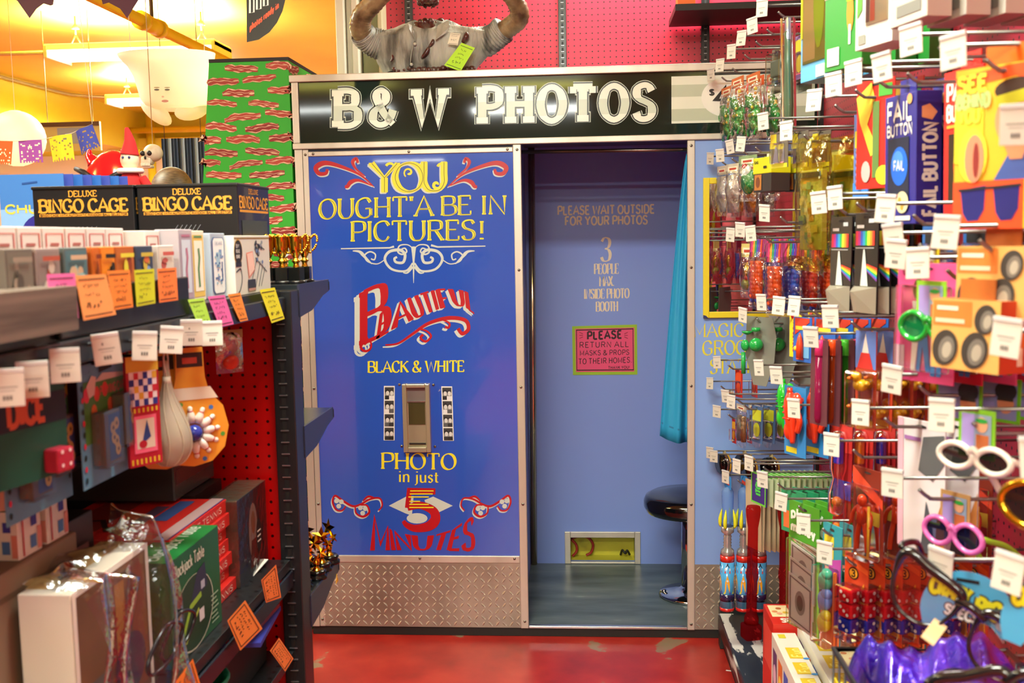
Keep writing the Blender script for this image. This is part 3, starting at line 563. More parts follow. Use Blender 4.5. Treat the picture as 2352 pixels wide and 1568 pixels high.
# mirror
t = thing('wall_mirror', 'yellow-framed mirror on the right outer panel of the photo booth', 'mirror', AY(1680, 728, -0.002)); mb = MB(); mb.T = Matrix.Translation(-t.location)
x0, x1, z0, z1 = 0.411, 0.74, 1.172, 1.660
for b in ((x0, z0, x0+0.021, z1), (x1-0.021, z0, x1, z1), (x0+0.021, z1-0.021, x1-0.021, z1), (x0+0.021, z0, x1-0.021, z0+0.021)): mb.box(b[0], -0.016, b[1], b[2], -0.002, b[3], C('e0cf22', 0.45), 0.002)
mb.poly([(x0, z0), (x0+0.018, z0), (x0+0.01, z0+0.008), (x0, z0+0.011)], lambda a, b, c: Vector((a, -0.0165, b)), C('202c6a', 0.5)); mb.obj('frame', t)
mb = MB(); mb.T = Matrix.Translation(-t.location); mb.box(x0+0.02, -0.008, z0+0.02, x1-0.02, -0.003, z1-0.02, C('f2f4f2', 0.02, 1.0)); mb.obj('mirror_glass', t)
# curtain
mb = MB(); rnd = random.Random(3)
TL, BL = AY(1577, 352, 0.06), AY(1516, 1003, 0.06); TR, BR = AY(1592, 352, 0.06), AY(1640, 1040, 0.06)
def cur(s, q):
    q2 = q**0.8; xl = TL.x + (BL.x-TL.x)*q2; xr = TR.x+0.02 + (BR.x-TR.x)*q2; x = xl + (xr-xl)*s
    zb = BL.z + 0.015*s - 0.03*math.sin(min(1, s*2.2)*PI/2)
    return Vector((x, 0.062 + 0.016*math.sin(s*15 + 0.9*q)*(0.35+0.65*q) + 0.006*math.sin(s*31+1), TL.z + (zb-TL.z)*q))
mb.grid(cur, 64, 24, C('1e93c4', 0.62)); th = []
o = mb.obj('curtain'); sol = o.modifiers.new('cloth_thickness', 'SOLIDIFY'); sol.thickness = 0.002; tag(o, 'turquoise cloth curtain gathered at the right of the booth doorway', 'curtain')
mb = MB(); mb.grid(lambda s, q: cur(s, 0.948 + q*0.006) + Vector((0, -0.0022, 0)), 64, 1, C('166f9c', 0.6)); mb.obj('hem', o)
# stool
sb = AZ(1583, 1366, 0.041); t = thing('bar_stool', 'round black-topped stool on a chrome pedestal inside the booth doorway', 'stool', (sb.x, sb.y, 0.041)); CH = C('d4d4d2', 0.1, 1.0)
mb = MB(); mb.lathe([(0.001, 0), (0.115, 0), (0.12, 0.004), (0.115, 0.012), (0.06, 0.02), (0.035, 0.032), (0.03, 0.04)], CH, 36); mb.lathe([(0.001, 0), (0.009, 0), (0.009, 0.016), (0.001, 0.02)], CH, 12, (-0.1, -0.01, 0.008)); mb.obj('base', t)
mb = MB(); mb.lathe([(0.031, 0.03), (0.031, 0.36)], CH, 24); mb.obj('pole', t)
mb = MB(); mb.lathe([(0.02, 0.335), (0.13, 0.332), (0.168, 0.342), (0.178, 0.362), (0.178, 0.385), (0.17, 0.402), (0.15, 0.412), (0.08, 0.418), (0.001, 0.420)], C('0d0d0f', 0.12, 0.0, 0.6, 0.5), 44); mb.obj('seat', t)
# red hose in the vent
mb = MB(); k = catmull([(-0.075, 0.80, 0.13), (-0.04, 0.80, 0.142), (0.0, 0.80, 0.135), (0.02, 0.80, 0.105), (0.012, 0.80, 0.07), (-0.01, 0.80, 0.056)]); mb.tube(k, 0.006, C('9c2a24', 0.35), 8)
k = catmull([(-0.07, 0.785, 0.056), (-0.052, 0.785, 0.08), (-0.055, 0.785, 0.11), (-0.075, 0.785, 0.132)]); mb.tube(k, 0.006, C('9c2a24', 0.35), 8)
center(tag(mb.obj('hose'), 'red hose coiled in the yellow vent at the foot of the booth back wall', 'hose'))
mb = MB(); k = catmull([(0.142, 0.81, 0.056), (0.15, 0.80, 0.08), (0.163, 0.79, 0.068), (0.17, 0.79, 0.082), (0.182, 0.80, 0.06)]); mb.tube(k, 0.005, C('17130f', 0.5), 7); center(tag(mb.obj('cable'), 'short black cable end in the right of the booth vent', 'cable'))
# litter on the floor
a = AZ(1675, 1540, 0.0); mb = MB(); mb.box(-0.011, -0.003, 0, 0.011, 0.003, 0.001, C('e8e6e0', 0.6)); o = mb.obj('paper_scrap', None, a); o.rotation_euler = (0, 0, -0.3); tag(o, 'white paper sliver on the red floor', 'scrap')
# ------------------------------------------------------------------ the left background
def fixture(i, lb):
    x, y, z, l, wd, p = LAMPS[i]; t = thing('ceiling_light', lb, 'light', (x, y, z - 0.09), group='fluorescent ceiling lights')
    mb = MB(); mb.box(-l/2, -wd/2, 0.045, l/2, wd/2, 0.09, C('eae6da', 0.5), 0.006)
    for s in (-1, 1): mb.box(s*(l/2-0.012)-0.012, -wd/2-0.004, -0.005, s*(l/2-0.012)+0.012, wd/2+0.004, 0.08, C('ded2a0', 0.5), 0.004)
    mb.obj('housing', t)
    mb = MB(); n = 8
    mb.grid(lambda s, q: Vector(((s-0.5)*(l-0.03), (q-0.5)*wd, 0.045 - 0.045*math.sin(PI*min(max(q*1.0, 0), 1))**0.5)), 1, n, E('fff8e6', 5.5)); mb.obj('diffuser', t)
    for s in (-0.75, 0.75):
        mb = MB(); mb.tube([(s*l/2, 0, 0.18), (s*l/2, 0, 3.08 - z + 0.09)], 0.006, C('d8c22a', 0.5), 6); mb.lathe([(0.001, 0), (0.03, 0), (0.012, 0.03), (0.001, 0.03)], C('d8c22a', 0.5), 10, (s*l/2, 0, 3.04 - z + 0.09 - 0.05))
        mb.tube([(s*l/2, 0, 0.18), (s*l/2-0.05, 0, 0.09)], 0.004, C('d8c22a', 0.5), 6); mb.tube([(s*l/2, 0, 0.18), (s*l/2+0.05, 0, 0.09)], 0.004, C('d8c22a', 0.5), 6)
        mb.obj('hanger', t)
fixture(7, 'long fluorescent ceiling light hanging on yellow rods under the yellow ceiling'); fixture(8, 'fluorescent ceiling light farther back, half hidden by the white inflatable')
GALV = C('b8ad7c', 0.35, 0.5); YP = C('d7b21e', 0.42)
mb = MB(); mb.tube(catmull([(-5.44, -1, 3.045), (-5.44, 2, 3.045), (-5.44, 6.4, 3.045), (-5.3, 7.2, 3.045), (-4.85, 7.4, 3.045), (-4.6, 7.4, 3.0), (-4.55, 7.4, 2.94), (-4.55, 6.6, 2.88)]), 0.016, GALV, 8); center(tag(mb.obj('conduit'), 'thin steel conduit along the top of the yellow beam, bending to the far light', 'conduit'))
mb = MB(); mb.tube([(-5.49, 3.6, 2.835), (-3.79, 3.6, 2.835)], 0.015, GALV, 8); center(tag(mb.obj('conduit'), 'short straight steel conduit joining the left end of the near ceiling light', 'conduit'))
t = thing('sprinkler_pipe', 'thick yellow pipe hanging diagonally below the ceiling in front of the light', 'pipe', (-2.0, 1.1, 2.475))
mb = MB(); mb.tube([(0, -4.5, 0), (0, 8.15, 0)], 0.027, YP, 14); mb.obj('pipe', t); mb = MB(); mb.tube([(0, -0.1, 0), (0, 0.1, 0)], 0.038, YP, 14); mb.tube([(0, -0.11, 0), (0, -0.07, 0)], 0.043, YP, 14); mb.tube([(0, 0.07, 0), (0, 0.11, 0)], 0.043, YP, 14); mb.obj('coupling', t)
mb = MB(); mb.tube([(0, 0.02, 0.03), (0, 0.02, 0.605)], 0.009, C('4a3420', 0.6), 6); mb.obj('hanger', t)
for k, (pts, r, lb) in enumerate((([(-5.3, 8.8, 0.0), (-5.3, 8.8, 3.07)], 0.05, 'vertical yellow pipe at the end of the yellow beam'), ([(-5.6, 8.65, 2.83), (-1.2, 8.65, 2.83)], 0.036, 'upper horizontal yellow pipe crossing behind the white inflatable'), ([(-5.75, 8.6, 2.56), (-5.35, 8.6, 2.56)], 0.036, 'short low yellow pipe stub left of the vertical yellow pipe'))):
    mb = MB(); mb.tube(pts, r, C('dcc62a', 0.45), 12); center(tag(mb.obj('pipe'), lb, 'pipe', 'yellow pipes at the far wall'))
mb = MB(); mb.box(-5.5, 8.9, 2.64, -1.2, 9.3, 2.76, YEL); structure(mb, 'trim_3')
mb = MB(); mb.box(-8.7, 9.26, 0, -0.95, 9.3, 2.6, C('e8e4da', 0.6)); structure(mb, 'trim_4')
# dark striped cloth hanging far back
mb = MB(); p0, p1 = AY(370, 318, 2.2), AY(474, 420, 2.2)
for i in range(13):
    a = p0.x + (p1.x-p0.x)*i/13; b = p0.x + (p1.x-p0.x)*(i+1)/13
    mb.grid(lambda s, q: Vector((a+(b-a)*s, 2.2 + 0.014*math.sin(PI*s), p0.z - (p0.z-1.2)*q)), 4, 1, C(['20304a', '1a222c', '8d99a4', '1e2b3e'][i % 4], 0.5))
for x in (p0.x+0.02, p1.x-0.02): mb.tube([(x, 2.2, p0.z), (x, 2.2, 3.08)], 0.002, C('333333'), 5)
center(tag(mb.obj('striped_cloth'), 'dark blue cloth with pale stripes hanging left of the bacon-print column', 'cloth'))
# white inflatable
def transl(h):
    m, N, L, b = new_mat('white_vinyl'); b.inputs['Base Color'].default_value = (*lin(h), 1); b.inputs['Roughness'].default_value = 0.35
    t = N.new('ShaderNodeBsdfTranslucent'); t.inputs[0].default_value = (*lin('fff6e0'), 1); mx = N.new('ShaderNodeMixShader'); mx.inputs[0].default_value = 0.65
    L.new(b.outputs[0], mx.inputs[1]); L.new(t.outputs[0], mx.inputs[2]); L.new(mx.outputs[0], N['Material Output'].inputs[0]); return m
WV = transl('ffffff'); IY = 0.35; t = thing('inflatable_figure', 'white inflatable figure with a small painted face hanging in front of the ceiling light', 'inflatable', AY(405, 285, IY)); B = t.location
mb = MB(); prof = [(272, 492, 124), (276, 491, 132), (296, 489, 152), (309, 488, 175), (317, 487, 200), (324, 485, 225), (332, 480, 243), (350, 470, 252)]
def bod(s, q):
    f = q*(len(prof)-1); i = min(int(f), len(prof)-2); f -= i
    l, r, v = [prof[i][k]+(prof[i+1][k]-prof[i][k])*f for k in range(3)]; a = 2*PI*s
    p = AY((l+r)/2, v, IY); hw = (AY(r, v, IY).x - AY(l, v, IY).x)/2
    return Vector((p.x + hw*math.cos(a), IY + hw*0.62*math.sin(a), p.z)) - B
mb.grid(bod, 28, 14, WV); mb.obj('body', t)
for (u, v, a, bb, tl) in ((358, 256, 0.075, 0.034, 0.75), (440, 254, 0.068, 0.036, -0.2)):
    mb = MB(); p = AY(u, v, IY) - B; mb.T = Matrix.Translation(p) @ Matrix.Rotation(tl, 4, 'Y'); mb.ball((0, 0, 0), (a, 0.05, bb), WV, 18, 10); mb.obj('foot', t)
mb = MB(); fy = IY - 0.115; pl = yplane(fy)
for u in (360, 384): mb.T = Matrix.Translation(-B); mb.ell(u, 206, 6, 2.4, pl, C('6a6a60')); mb.ell(u, 201, 7, 1, pl, C('8c7a50'))
mb.ell(379, 232, 8, 3, pl, C('c98a80')); mb.ell(374, 222, 3, 2, pl, C('d8b8a8')); mb.obj('painted_face', t)
mb = MB(); mb.T = Matrix.Translation(-B)
for u in (300, 470): p = AY(u, 126, IY); mb.tube([p, (p.x, p.y, 3.08)], 0.0012, C('dddddd'), 4)
mb.obj('string', t)
# paper cut flags on a string
FY = -0.55
FL = [((-18, 322), (32, 325), (28, 378), (-20, 376), 'e8641e', 'orange'), ((40, 323), (96, 321), (100, 373), (44, 374), 'a04fae', 'purple'), ((110, 315), (163, 307), (170, 366), (120, 372), 'e8dc22', 'yellow'), ((174, 302), (210, 285), (228, 335), (188, 356), '3b49ac', 'dark blue')]
mb = MB(); mb.tube([AY(u, v, FY+0.002) for u, v in ((-300, 318), (-18, 321), (34, 324), (98, 320), (165, 306), (212, 284))] + [Vector((-1.72, FY+0.3, 3.07))], 0.0009, C('cfc7a8'), 5); center(tag(mb.obj('flag_string'), 'thin string carrying the paper flags above the bingo boxes', 'string'))
for k, (a, b, c_, d, h, nm) in enumerate(FL):
    rnd = random.Random(k); P = [AY(*p, FY) for p in (a, b, c_, d)]; mb = MB(); nx, nz = 15, 15; vs = []; fs = []
    for j in range(nz+1):
        for i in range(nx+1):
            s, q = i/nx, j/nz; p = P[0]*(1-s)*(1-q) + P[1]*s*(1-q) + P[2]*s*q + P[3]*(1-s)*q; p = p + Vector((0, 0.006*math.sin(s*5+k), 0)); vs.append(p)
    holes = set()
    for j in range(2, nz-1):
        for i in range(1, nx//2+1):
            if rnd.random() < 0.2: holes |= {(i, j), (nx-1-i, j)}
    for j in range(nz):
        for i in range(nx):
            if (i, j) in holes or (j == nz-1 and i % 2): continue
            q = j*(nx+1)+i; fs.append((q, q+1, q+nx+2, q+nx+1))
    mb.add(vs, fs, C(h, 0.7)); center(tag(mb.obj('paper_flag'), nm + ' cut-paper flag hanging on the string above the bingo boxes', 'flag', 'cut-paper flags'))
# paper bat and round hanging sign
BT = -0.2; mb = MB()
mb.ext([(-40, -90), (0, -70), (20, -10), (40, 2), (68, 42), (84, 20), (100, 8), (116, 13), (122, 11), (128, -30), (150, -60), (170, -40), (182, -40), (200, -62), (226, -30), (236, 10), (250, 6), (276, 20), (292, 42), (318, 0), (350, -70), (390, -90), (300, -120), (230, -100), (205, -84), (198, -110), (188, -92), (165, -92), (155, -110), (148, -84), (120, -100), (50, -120)], yplane(BT), -0.001, 0.001, C('553043', 0.55)); p = AY(176, -85, BT); mb.tube([p, (p.x, p.y, 3.08)], 0.001, C('333333'), 4)
center(tag(mb.obj('paper_bat'), 'purple-brown paper bat hanging from the ceiling at the top left', 'decoration'))
SY = -0.7; pl = yplane(SY); t = thing('hanging_sign', 'dark rounded sign with orange lettering hanging from the ceiling above the bacon-print column', 'sign', AY(568, 98, SY)); mb = MB(); mb.T = Matrix.Translation(-t.location)
out = [(566, -150), (566, 0), (567, 97)] + [(567+92*math.sin(a)*1.0, 97 - 105*(1-math.cos(a))*1.25) for a in (0.3, 0.6, 0.85, 1.1, 1.35, 1.57)] + [(659, -60), (640, -120), (600, -150)]
mb.ext(out, pl, -0.004, 0.004, C('2b3130', 0.25)); p = AY(590, -145, SY); mb.tube([p, (p.x, p.y, 3.08)], 0.0015, C('444444'), 5); p = AY(630, -125, SY); mb.tube([p, (p.x, p.y, 3.08)], 0.0015, C('444444'), 5); mb.obj('board', t)
mb = MB(); mb.T = Matrix.Translation(-t.location); pxtext(mb, 'photos ready in', 574, 71, 640, 18, 15, lift(pl, 0.0045), C('e0512a'), wt=0.2, sp=0.16)
for u in (574, 590, 606): mb.stroke([(u, -60), (u, 30 - (u-574)*0.5), (u+9, 30 - (u-570)*0.5), (u+9, -60)], 1.4, pl, C('d8d8cc'), 0.0045)
mb.obj('lettering', t)
# things on the rear side of the left shelving
def inX(u, x): return x
t = thing('inflatable_devil', 'shiny red inflatable devil head with black brows behind the bingo boxes', 'inflatable', (-1.25, -0.98, 1.4495)); RG = C('c4121c', 0.12, 0.0, 0.6, 0.5)
mb = MB(); mb.ball((0, 0, 0.13), (0.085, 0.07, 0.135), RG, 24, 14); mb.ball((-0.075, 0.02, 0.115), (0.06, 0.04, 0.09), RG, 16, 10); mb.obj('head', t)
for s, (x, z) in ((1, (0.02, 0.26)), (-1, (-0.05, 0.262))):
    mb = MB(); k = catmull([(x, 0, z-0.03), (x+s*0.012, 0, z-0.01), (x+s*0.008, -0.005, z+0.006)]); mb.tube(k, taper(len(k), 0.02, 0.003), RG, 10); mb.obj('horn', t)
mb = MB(); mb.tube([(-0.075, -0.055, 0.215), (-0.05, -0.066, 0.205), (-0.015, -0.074, 0.18)], [0.006, 0.008, 0.008], C('141010', 0.5), 6); mb.tube([(0.07, -0.045, 0.205), (0.04, -0.064, 0.198), (0.012, -0.074, 0.182)], [0.006, 0.008, 0.008], C('141010', 0.5), 6); mb.obj('brows', t)
mb = MB(); mb.box(-1.19, -1.18, 1.4495, -1.08, -1.07, 1.53, C('2a2420', .6)); center(tag(mb.obj('riser'), 'small dark riser under the red elf doll', 'riser'))
t = thing('elf_doll', 'red felt elf doll with white collar and pointed hat behind the bingo boxes', 'doll', (-1.135, -1.13, 1.5305)); FE = C('c01a1c', 0.85); WF = C('efe9da', 0.9)
mb = MB(); mb.lathe([(0.001, 0), (0.035, 0.0), (0.038, 0.03), (0.03, 0.08), (0.018, 0.115), (0.001, 0.12)], FE, 16); mb.tube([(-0.03, 0, 0.1), (-0.055, -0.005, 0.07), (-0.06, -0.01, 0.03)], 0.011, FE, 8); mb.tube([(0.03, 0, 0.1), (0.052, -0.005, 0.07), (0.06, -0.01, 0.03)], 0.011, FE, 8); mb.lathe([(0.037, 0), (0.039, 0), (0.036, 0.014), (0.034, 0.014)], C('1b1512'), 16, (0, 0, 0.03)); mb.obj('body', t)
mb = MB(); mb.ball((0, 0, 0.145), (0.023, 0.023, 0.027), C('e8c8a8', 0.6), 14, 9)
for x in (-0.008, 0.008): mb.ball((x, -0.0215, 0.15), 0.0035, C('2a3a6a', 0.3), 8, 5)
mb.obj('head', t); mb = MB(); mb.lathe([(0.03, 0), (0.034, 0.005), (0.03, 0.012), (0.02, 0.012)], WF, 12, (0, 0, 0.112)); mb.obj('collar', t)
mb = MB(); k = catmull([(0, 0, 0.158), (0.002, 0, 0.19), (-0.004, 0, 0.225)]); mb.tube(k, taper(len(k), 0.024, 0.004), FE, 12); mb.obj('hat', t)
t = thing('hanging_skull', 'cream plastic skull hanging on a cord left of the striped cloth', 'skull', AY(350, 384, -0.2)); SK = noisy('skull_plastic', ['b8a888', 'ddd0b4', 'e8dec6'], 14, 0.45)
mb = MB(); mb.ball((0.005, 0, 0.048), (0.032, 0.036, 0.03), SK, 18, 12); mb.box(-0.03, -0.03, 0.008, 0.008, 0.012, 0.036, SK, 0.009); mb.obj('cranium', t)
mb = MB(); mb.box(-0.028, -0.026, -0.004, 0.006, 0.008, 0.008, SK, 0.005)
for i in range(6): mb.box(-0.027+i*0.0055, -0.032, 0.003, -0.0225+i*0.0055, -0.026, 0.013, C('efe6d0', 0.4), 0.001)
mb.obj('jaw', t); mb = MB(); mb.ball((-0.02, -0.028, 0.045), (0.009, 0.008, 0.009), C('1c1612'), 10, 6); mb.ball((0.006, -0.033, 0.045), (0.009, 0.007, 0.009), C('1c1612'), 10, 6); mb.ball((-0.009, -0.034, 0.03), (0.004, 0.004, 0.006), C('1c1612'), 8, 5); mb.obj('sockets', t)
mb = MB(); mb.tube([(0.005, 0, 0.076), (0.005, 0, 3.08 - t.location.z)], 0.0015, C('c2a878'), 5); mb.obj('cord', t)
# shopper behind the shelving: only the top of the head shows
px_ = AY(391, 383, 0.75); H = px_.z; t = thing('person', 'person with short brown hair standing behind the bingo boxes', 'person', (px_.x, 0.75, 0))
def skin(name, parent, verts, edges, m, sub=2):
    me = bpy.data.meshes.new(name); me.from_pydata([v[:3] for v in verts], edges, []); o = bpy.data.objects.new(name, me); COL.objects.link(o); o.parent = parent
    sk = o.modifiers.new('skin', 'SKIN'); sk.use_smooth_shade = True; ss = o.modifiers.new('sub', 'SUBSURF'); ss.levels = sub; ss.render_levels = sub
    for i, v in enumerate(verts):
        d = me.skin_vertices[0].data[i]; r = v[3]; d.radius = r if isinstance(r, tuple) else (r, r); d.use_root = (i == 0)
    me.materials.append(m); return o
V = [(0,0,H-0.82,(.15,.11)), (0,0,H-0.6,(.14,.1)), (0,0,H-0.38,(.16,.1)), (0,0,H-0.3,(.09,.08)), (0,0.01,H-0.25,.055), (0,-0.02,H-0.17,(.062,.075)), (0,-0.015,H-0.09,(.07,.085)), (-.17,0,H-0.34,.055), (-.2,0,H-0.62,.045), (-.21,-.06,H-0.86,.035), (-.21,-.09,H-0.94,.035), (.17,0,H-0.34,.055), (.2,0,H-0.62,.045), (.21,-.06,H-0.86,.035), (.21,-.09,H-0.94,.035), (-.09,0,H-0.92,.085), (-.1,0,H-1.3,.06), (-.1,0.02,0.08,.04), (-.1,-0.12,0.035,.035), (.09,0,H-0.92,.085), (.1,0,H-1.3,.06), (.1,0.02,0.08,.04), (.1,-0.12,0.035,.035)]
skin('body', t, V, [(0,1),(1,2),(2,3),(3,4),(4,5),(5,6),(2,7),(7,8),(8,9),(9,10),(2,11),(11,12),(12,13),(13,14),(0,15),(15,16),(16,17),(17,18),(0,19),(19,20),(20,21),(21,22)], C('c99a7a', 0.6))
mb = MB()
for s in (-1, 1): mb.tube([(s*.09, 0, H-.86), (s*.1, 0, H-1.3), (s*.1, .02, .1)], [.1, .075, .06], C("2a3040", .8), 14)
mb.obj("trousers", t)
mb = MB(); mb.ball((0, 0.012, H-0.1), (0.087, 0.106, 0.101), noisy('brown_hair', ['3a2a1c', '5a4430', '6b543c'], 40, 0.5, 4, stretch=(1, 1, 6)), 24, 14); mb.obj('hair', t); mb = MB()
for s in (-1, 1): mb.ball((s*.028, -.088, H-.115), (.013, .008, .008), C('e8e4dc', .3), 10, 6); mb.ball((s*.028, -.095, H-.115), .0052, C('2c1c12', .2), 8, 5); mb.ball((s*.074, .0, H-.12), (.01, .018, .028), C('c99a7a', .6), 8, 6)
mb.tube([(0, -.09, H-.11), (0, -.112, H-.15), (0, -.098, H-.158)], [.008, .013, .009], C('c99a7a', .6), 8); mb.ball((0, -.09, H-.185), (.024, .008, .007), C('a8604e', .5), 10, 6); mb.obj('face', t)
mb = MB(); mb.lathe([(0.175, H-1.0), (0.17, H-0.82), (0.165, H-0.6), (0.19, H-0.42), (0.17, H-0.36), (0.1, H-0.31), (0.075, H-0.29)], C('46505c', 0.8), 24, (0, 0, 0), sy=0.72, cap=False); mb.obj('shirt', t)
# bacon-print column beside the booth
t = thing('bacon_column', 'tall green display column printed all over with bacon strips, left of the photo booth', 'display column', (-1.2, 0.25, 0)); B = t.location
GR = C('2fae2c', 0.45); BK = C('161210', 0.5); x1, zt, y0, y1 = -1.046, 2.105, 0.01, 0.5; xl = lambda z: -1.335 - 0.10*(zt - z)
mb = MB(); mb.T = Matrix.Translation(-B); mb.hexa([(xl(0), y0, 0.001), (x1, y0, 0.001), (x1, y1, 0.001), (xl(0), y1, 0.001), (xl(zt), y0, zt), (x1, y0, zt), (x1, y1, zt), (xl(zt), y1, zt)], GR); mb.obj('body', t)
mb = MB(); mb.T = Matrix.Translation(-B); mb.box(xl(zt), y0-0.002, zt, x1+0.001, y1, zt+0.012, BK); mb.obj('top', t)
rnd = random.Random(8); mb = MB(); mb.T = Matrix.Translation(-B)
def bacon(fn, cx, cz, L, h, a0, a1, lay):
    n = 11; tl = rnd.uniform(-0.12, 0.17); ph = rnd.uniform(0, 6); P = []; m = rnd.random()
    fat, lean = rnd.choice(['e0bc98', 'd8ac88', 'e6c8a4']), rnd.choice(['a03a30', 'b04434', '8e2a26'])
    for i in range(n):
        s = i/(n-1) - 0.5; P.append((cx + s*L, cz + s*L*tl + 0.09*h*math.sin(s*7+ph) - 0.5*h*s*s))
    def rib(off, w, mm, c):
        q = [(min(max(p[0], a0(p[1])), a1), p[1]+off*h + 0.08*h*math.sin(i*1.7+ph+off*9)) for i, p in enumerate(P)]
        mb.stroke(q, [w*h*(0.35 + 0.65*min(1, 3.2*min(i, n-1-i)/(n-1) + 0.25)) * (1+0.12*math.sin(i*2.1+ph)) for i in range(n)], fn, mm, c)
    rib(0, 0.5, C('6a2a1c', 0.5), 0.0004); rib(0, 0.465, C(fat, 0.45), 0.0008); rib(0.12 if m < .5 else -0.1, 0.24, C(lean, 0.45), 0.0012); rib(0.33 if m > .3 else -0.33, 0.08, C('b04a3c', 0.45), 0.0012); rib(-0.25 if m < .5 else 0.22, 0.09, C(lean, 0.45), 0.0016); rib(0.05, 0.03, C('e2bfa4', 0.45), 0.002)
for j in range(50):
    z = zt - 0.022 - j*0.0415; w = x1 - xl(z); n = 3
    for i in range(n + 1):
        cx = x1 - 0.02 - i*0.155 - (0.078 if j % 2 else 0) + rnd.uniform(-0.012, 0.012)
        if cx - 0.03 > xl(z) - 0.04: bacon(fr((0, y0, 0), (1, 0, 0), (0, 0, 1)), cx, z + rnd.uniform(-0.005, 0.005), rnd.uniform(0.108, 0.135), rnd.uniform(0.022, 0.030), xl, x1, 0)
    for i in range(2):
        cy = y0 + 0.06 + i*0.2 + (0.09 if j % 2 else 0); bacon(fr((x1, 0, 0), (0, 1, 0), (0, 0, 1)), cy, z + rnd.uniform(-0.005, 0.005), 0.14, 0.03, lambda z: y0, y1, 0)
mb.obj('bacon_print', t)
# ------------------------------------------------------------------ zombie prop on the booth roof
ZX, ZY, ZZ = -0.555, 0.22, 2.0365; t = thing('zombie_prop', 'headless zombie torso in a torn grey shirt on the booth roof, holding up its head', 'zombie prop', (ZX, ZY, ZZ))
FLESH = noisy('rotten_flesh', ['4a3626', '7c6448', 'a08a66', '6a4434'], 13, 0.32, 8, bump=0.5); GORE = noisy('gore', ['2c1412', '522420', '5a4a42', '6e2a24'], 30, 0.25, 6, bump=0.6)
SHIRT = noisy('grey_shirt_fold_shade', ['2e2e2c', '72716a', 'a09f96', 'b4b2a8'], 7, 0.5, 8, [0.36, 0.45, 0.53, 0.64], stretch=(2.6, 2.0, 0.55), bump=0.7, bscale=16)  # dark stretched streaks paint the shade of folds into the grey
def Z(u, v, y=ZY): p = AY(u, v, y); return Vector((p.x-ZX, y-ZY, p.z-ZZ))
mb = MB(); secs = []
for l, r, v, dp in ((882, 1092, 168, .075), (876, 1100, 155, .08), (866, 1112, 140, .085), (858, 1128, 120, .09), (848, 1150, 98, .09), (838, 1152, 84, .085), (868, 1118, 74, .075), (905, 1062, 66, .06), (925, 1045, 56, .05), (945, 1035, 52, .045)): secs.append((l, r, v, dp))
def tor(s, q):
    f = q*(len(secs)-1); i = min(int(f), len(secs)-2); f -= i; l, r, v, dp = [secs[i][k]+(secs[i+1][k]-secs[i][k])*f for k in range(4)]
    a = 2*PI*s; c = Z((l+r)/2, v); hw = (Z(r, v).x-Z(l, v).x)/2; w = 1 + 0.018*math.sin(a*11+q*7) + 0.015*math.sin(a*5-q*21)
    return c + Vector((hw*math.copysign(abs(math.cos(a))**0.8, math.cos(a)), dp*math.sin(a)*w, 0.004*math.sin(a*7+q*12)))
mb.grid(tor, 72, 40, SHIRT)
def limb(pts, rs, m, k=10, rip=0.05, fq=6.0):
    P = catmull([(*Z(u, v, y), r) for (u, v, y), r in zip(pts, rs)], False, k); mb.tube([p[:3] for p in P], [p[3]*(1+rip*math.sin(i*fq*0.6)) for i, p in enumerate(P)], m, 20)
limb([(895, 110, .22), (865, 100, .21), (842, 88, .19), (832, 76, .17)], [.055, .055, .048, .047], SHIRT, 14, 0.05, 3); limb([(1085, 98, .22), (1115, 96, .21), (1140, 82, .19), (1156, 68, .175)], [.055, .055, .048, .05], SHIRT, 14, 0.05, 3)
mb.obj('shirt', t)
mb = MB()
limb([(838, 84, .18), (828, 66, .16), (832, 36, .14), (858, 8, .12), (890, -22, .09), (930, -62, .05)], [.037, .039, .037, .034, .029, .024], FLESH, 8, 0.05)
mb.obj('arm', t); mb = MB(); limb([(1148, 76, .185), (1170, 62, .17), (1192, 42, .15), (1188, 12, .13), (1160, -22, .09), (1100, -62, .05)], [.035, .035, .036, .033, .029, .024], FLESH, 8, 0.05)
mb.obj('arm', t)
mb = MB(); p = Z(982, 66, ZY-.01); mb.lathe([(0.068, -0.05), (0.066, -0.01), (0.056, 0.018), (0.038, 0.024), (0.001, 0.01)], GORE, 20, p, cap=False)
rnd = random.Random(2)
for i in range(16): a = i*PI/8; mb.ball(p + Vector((0.05*math.cos(a), 0.05*math.sin(a), 0.012+rnd.uniform(-.004, .010))), rnd.uniform(.010, .017), GORE, 8, 6)
for i in range(17): u = 908 + i*11; q = Z(u, 158 + rnd.uniform(-3, 4), ZY - 0.085 + 0.03*abs(i-8)/8); mb.ball(q, (0.014, 0.01, 0.012), GORE, 8, 6)
for u0, v0, u1, v1, w in ((968, 134, 985, 108, 5), (985, 108, 995, 90, 4), (897, 142, 901, 126, 3), (1062, 98, 1072, 74, 6)):
    k = catmull([(u0, v0), ((u0+u1)/2+3, (v0+v1)/2), (u1, v1)]); mb.tube([Z(u, v, ZY-0.09) for u, v in k], [w*0.0012*(0.5+math.sin(PI*(i+.5)/len(k))) for i in range(len(k))], GORE, 8)
mb.obj('gore', t)
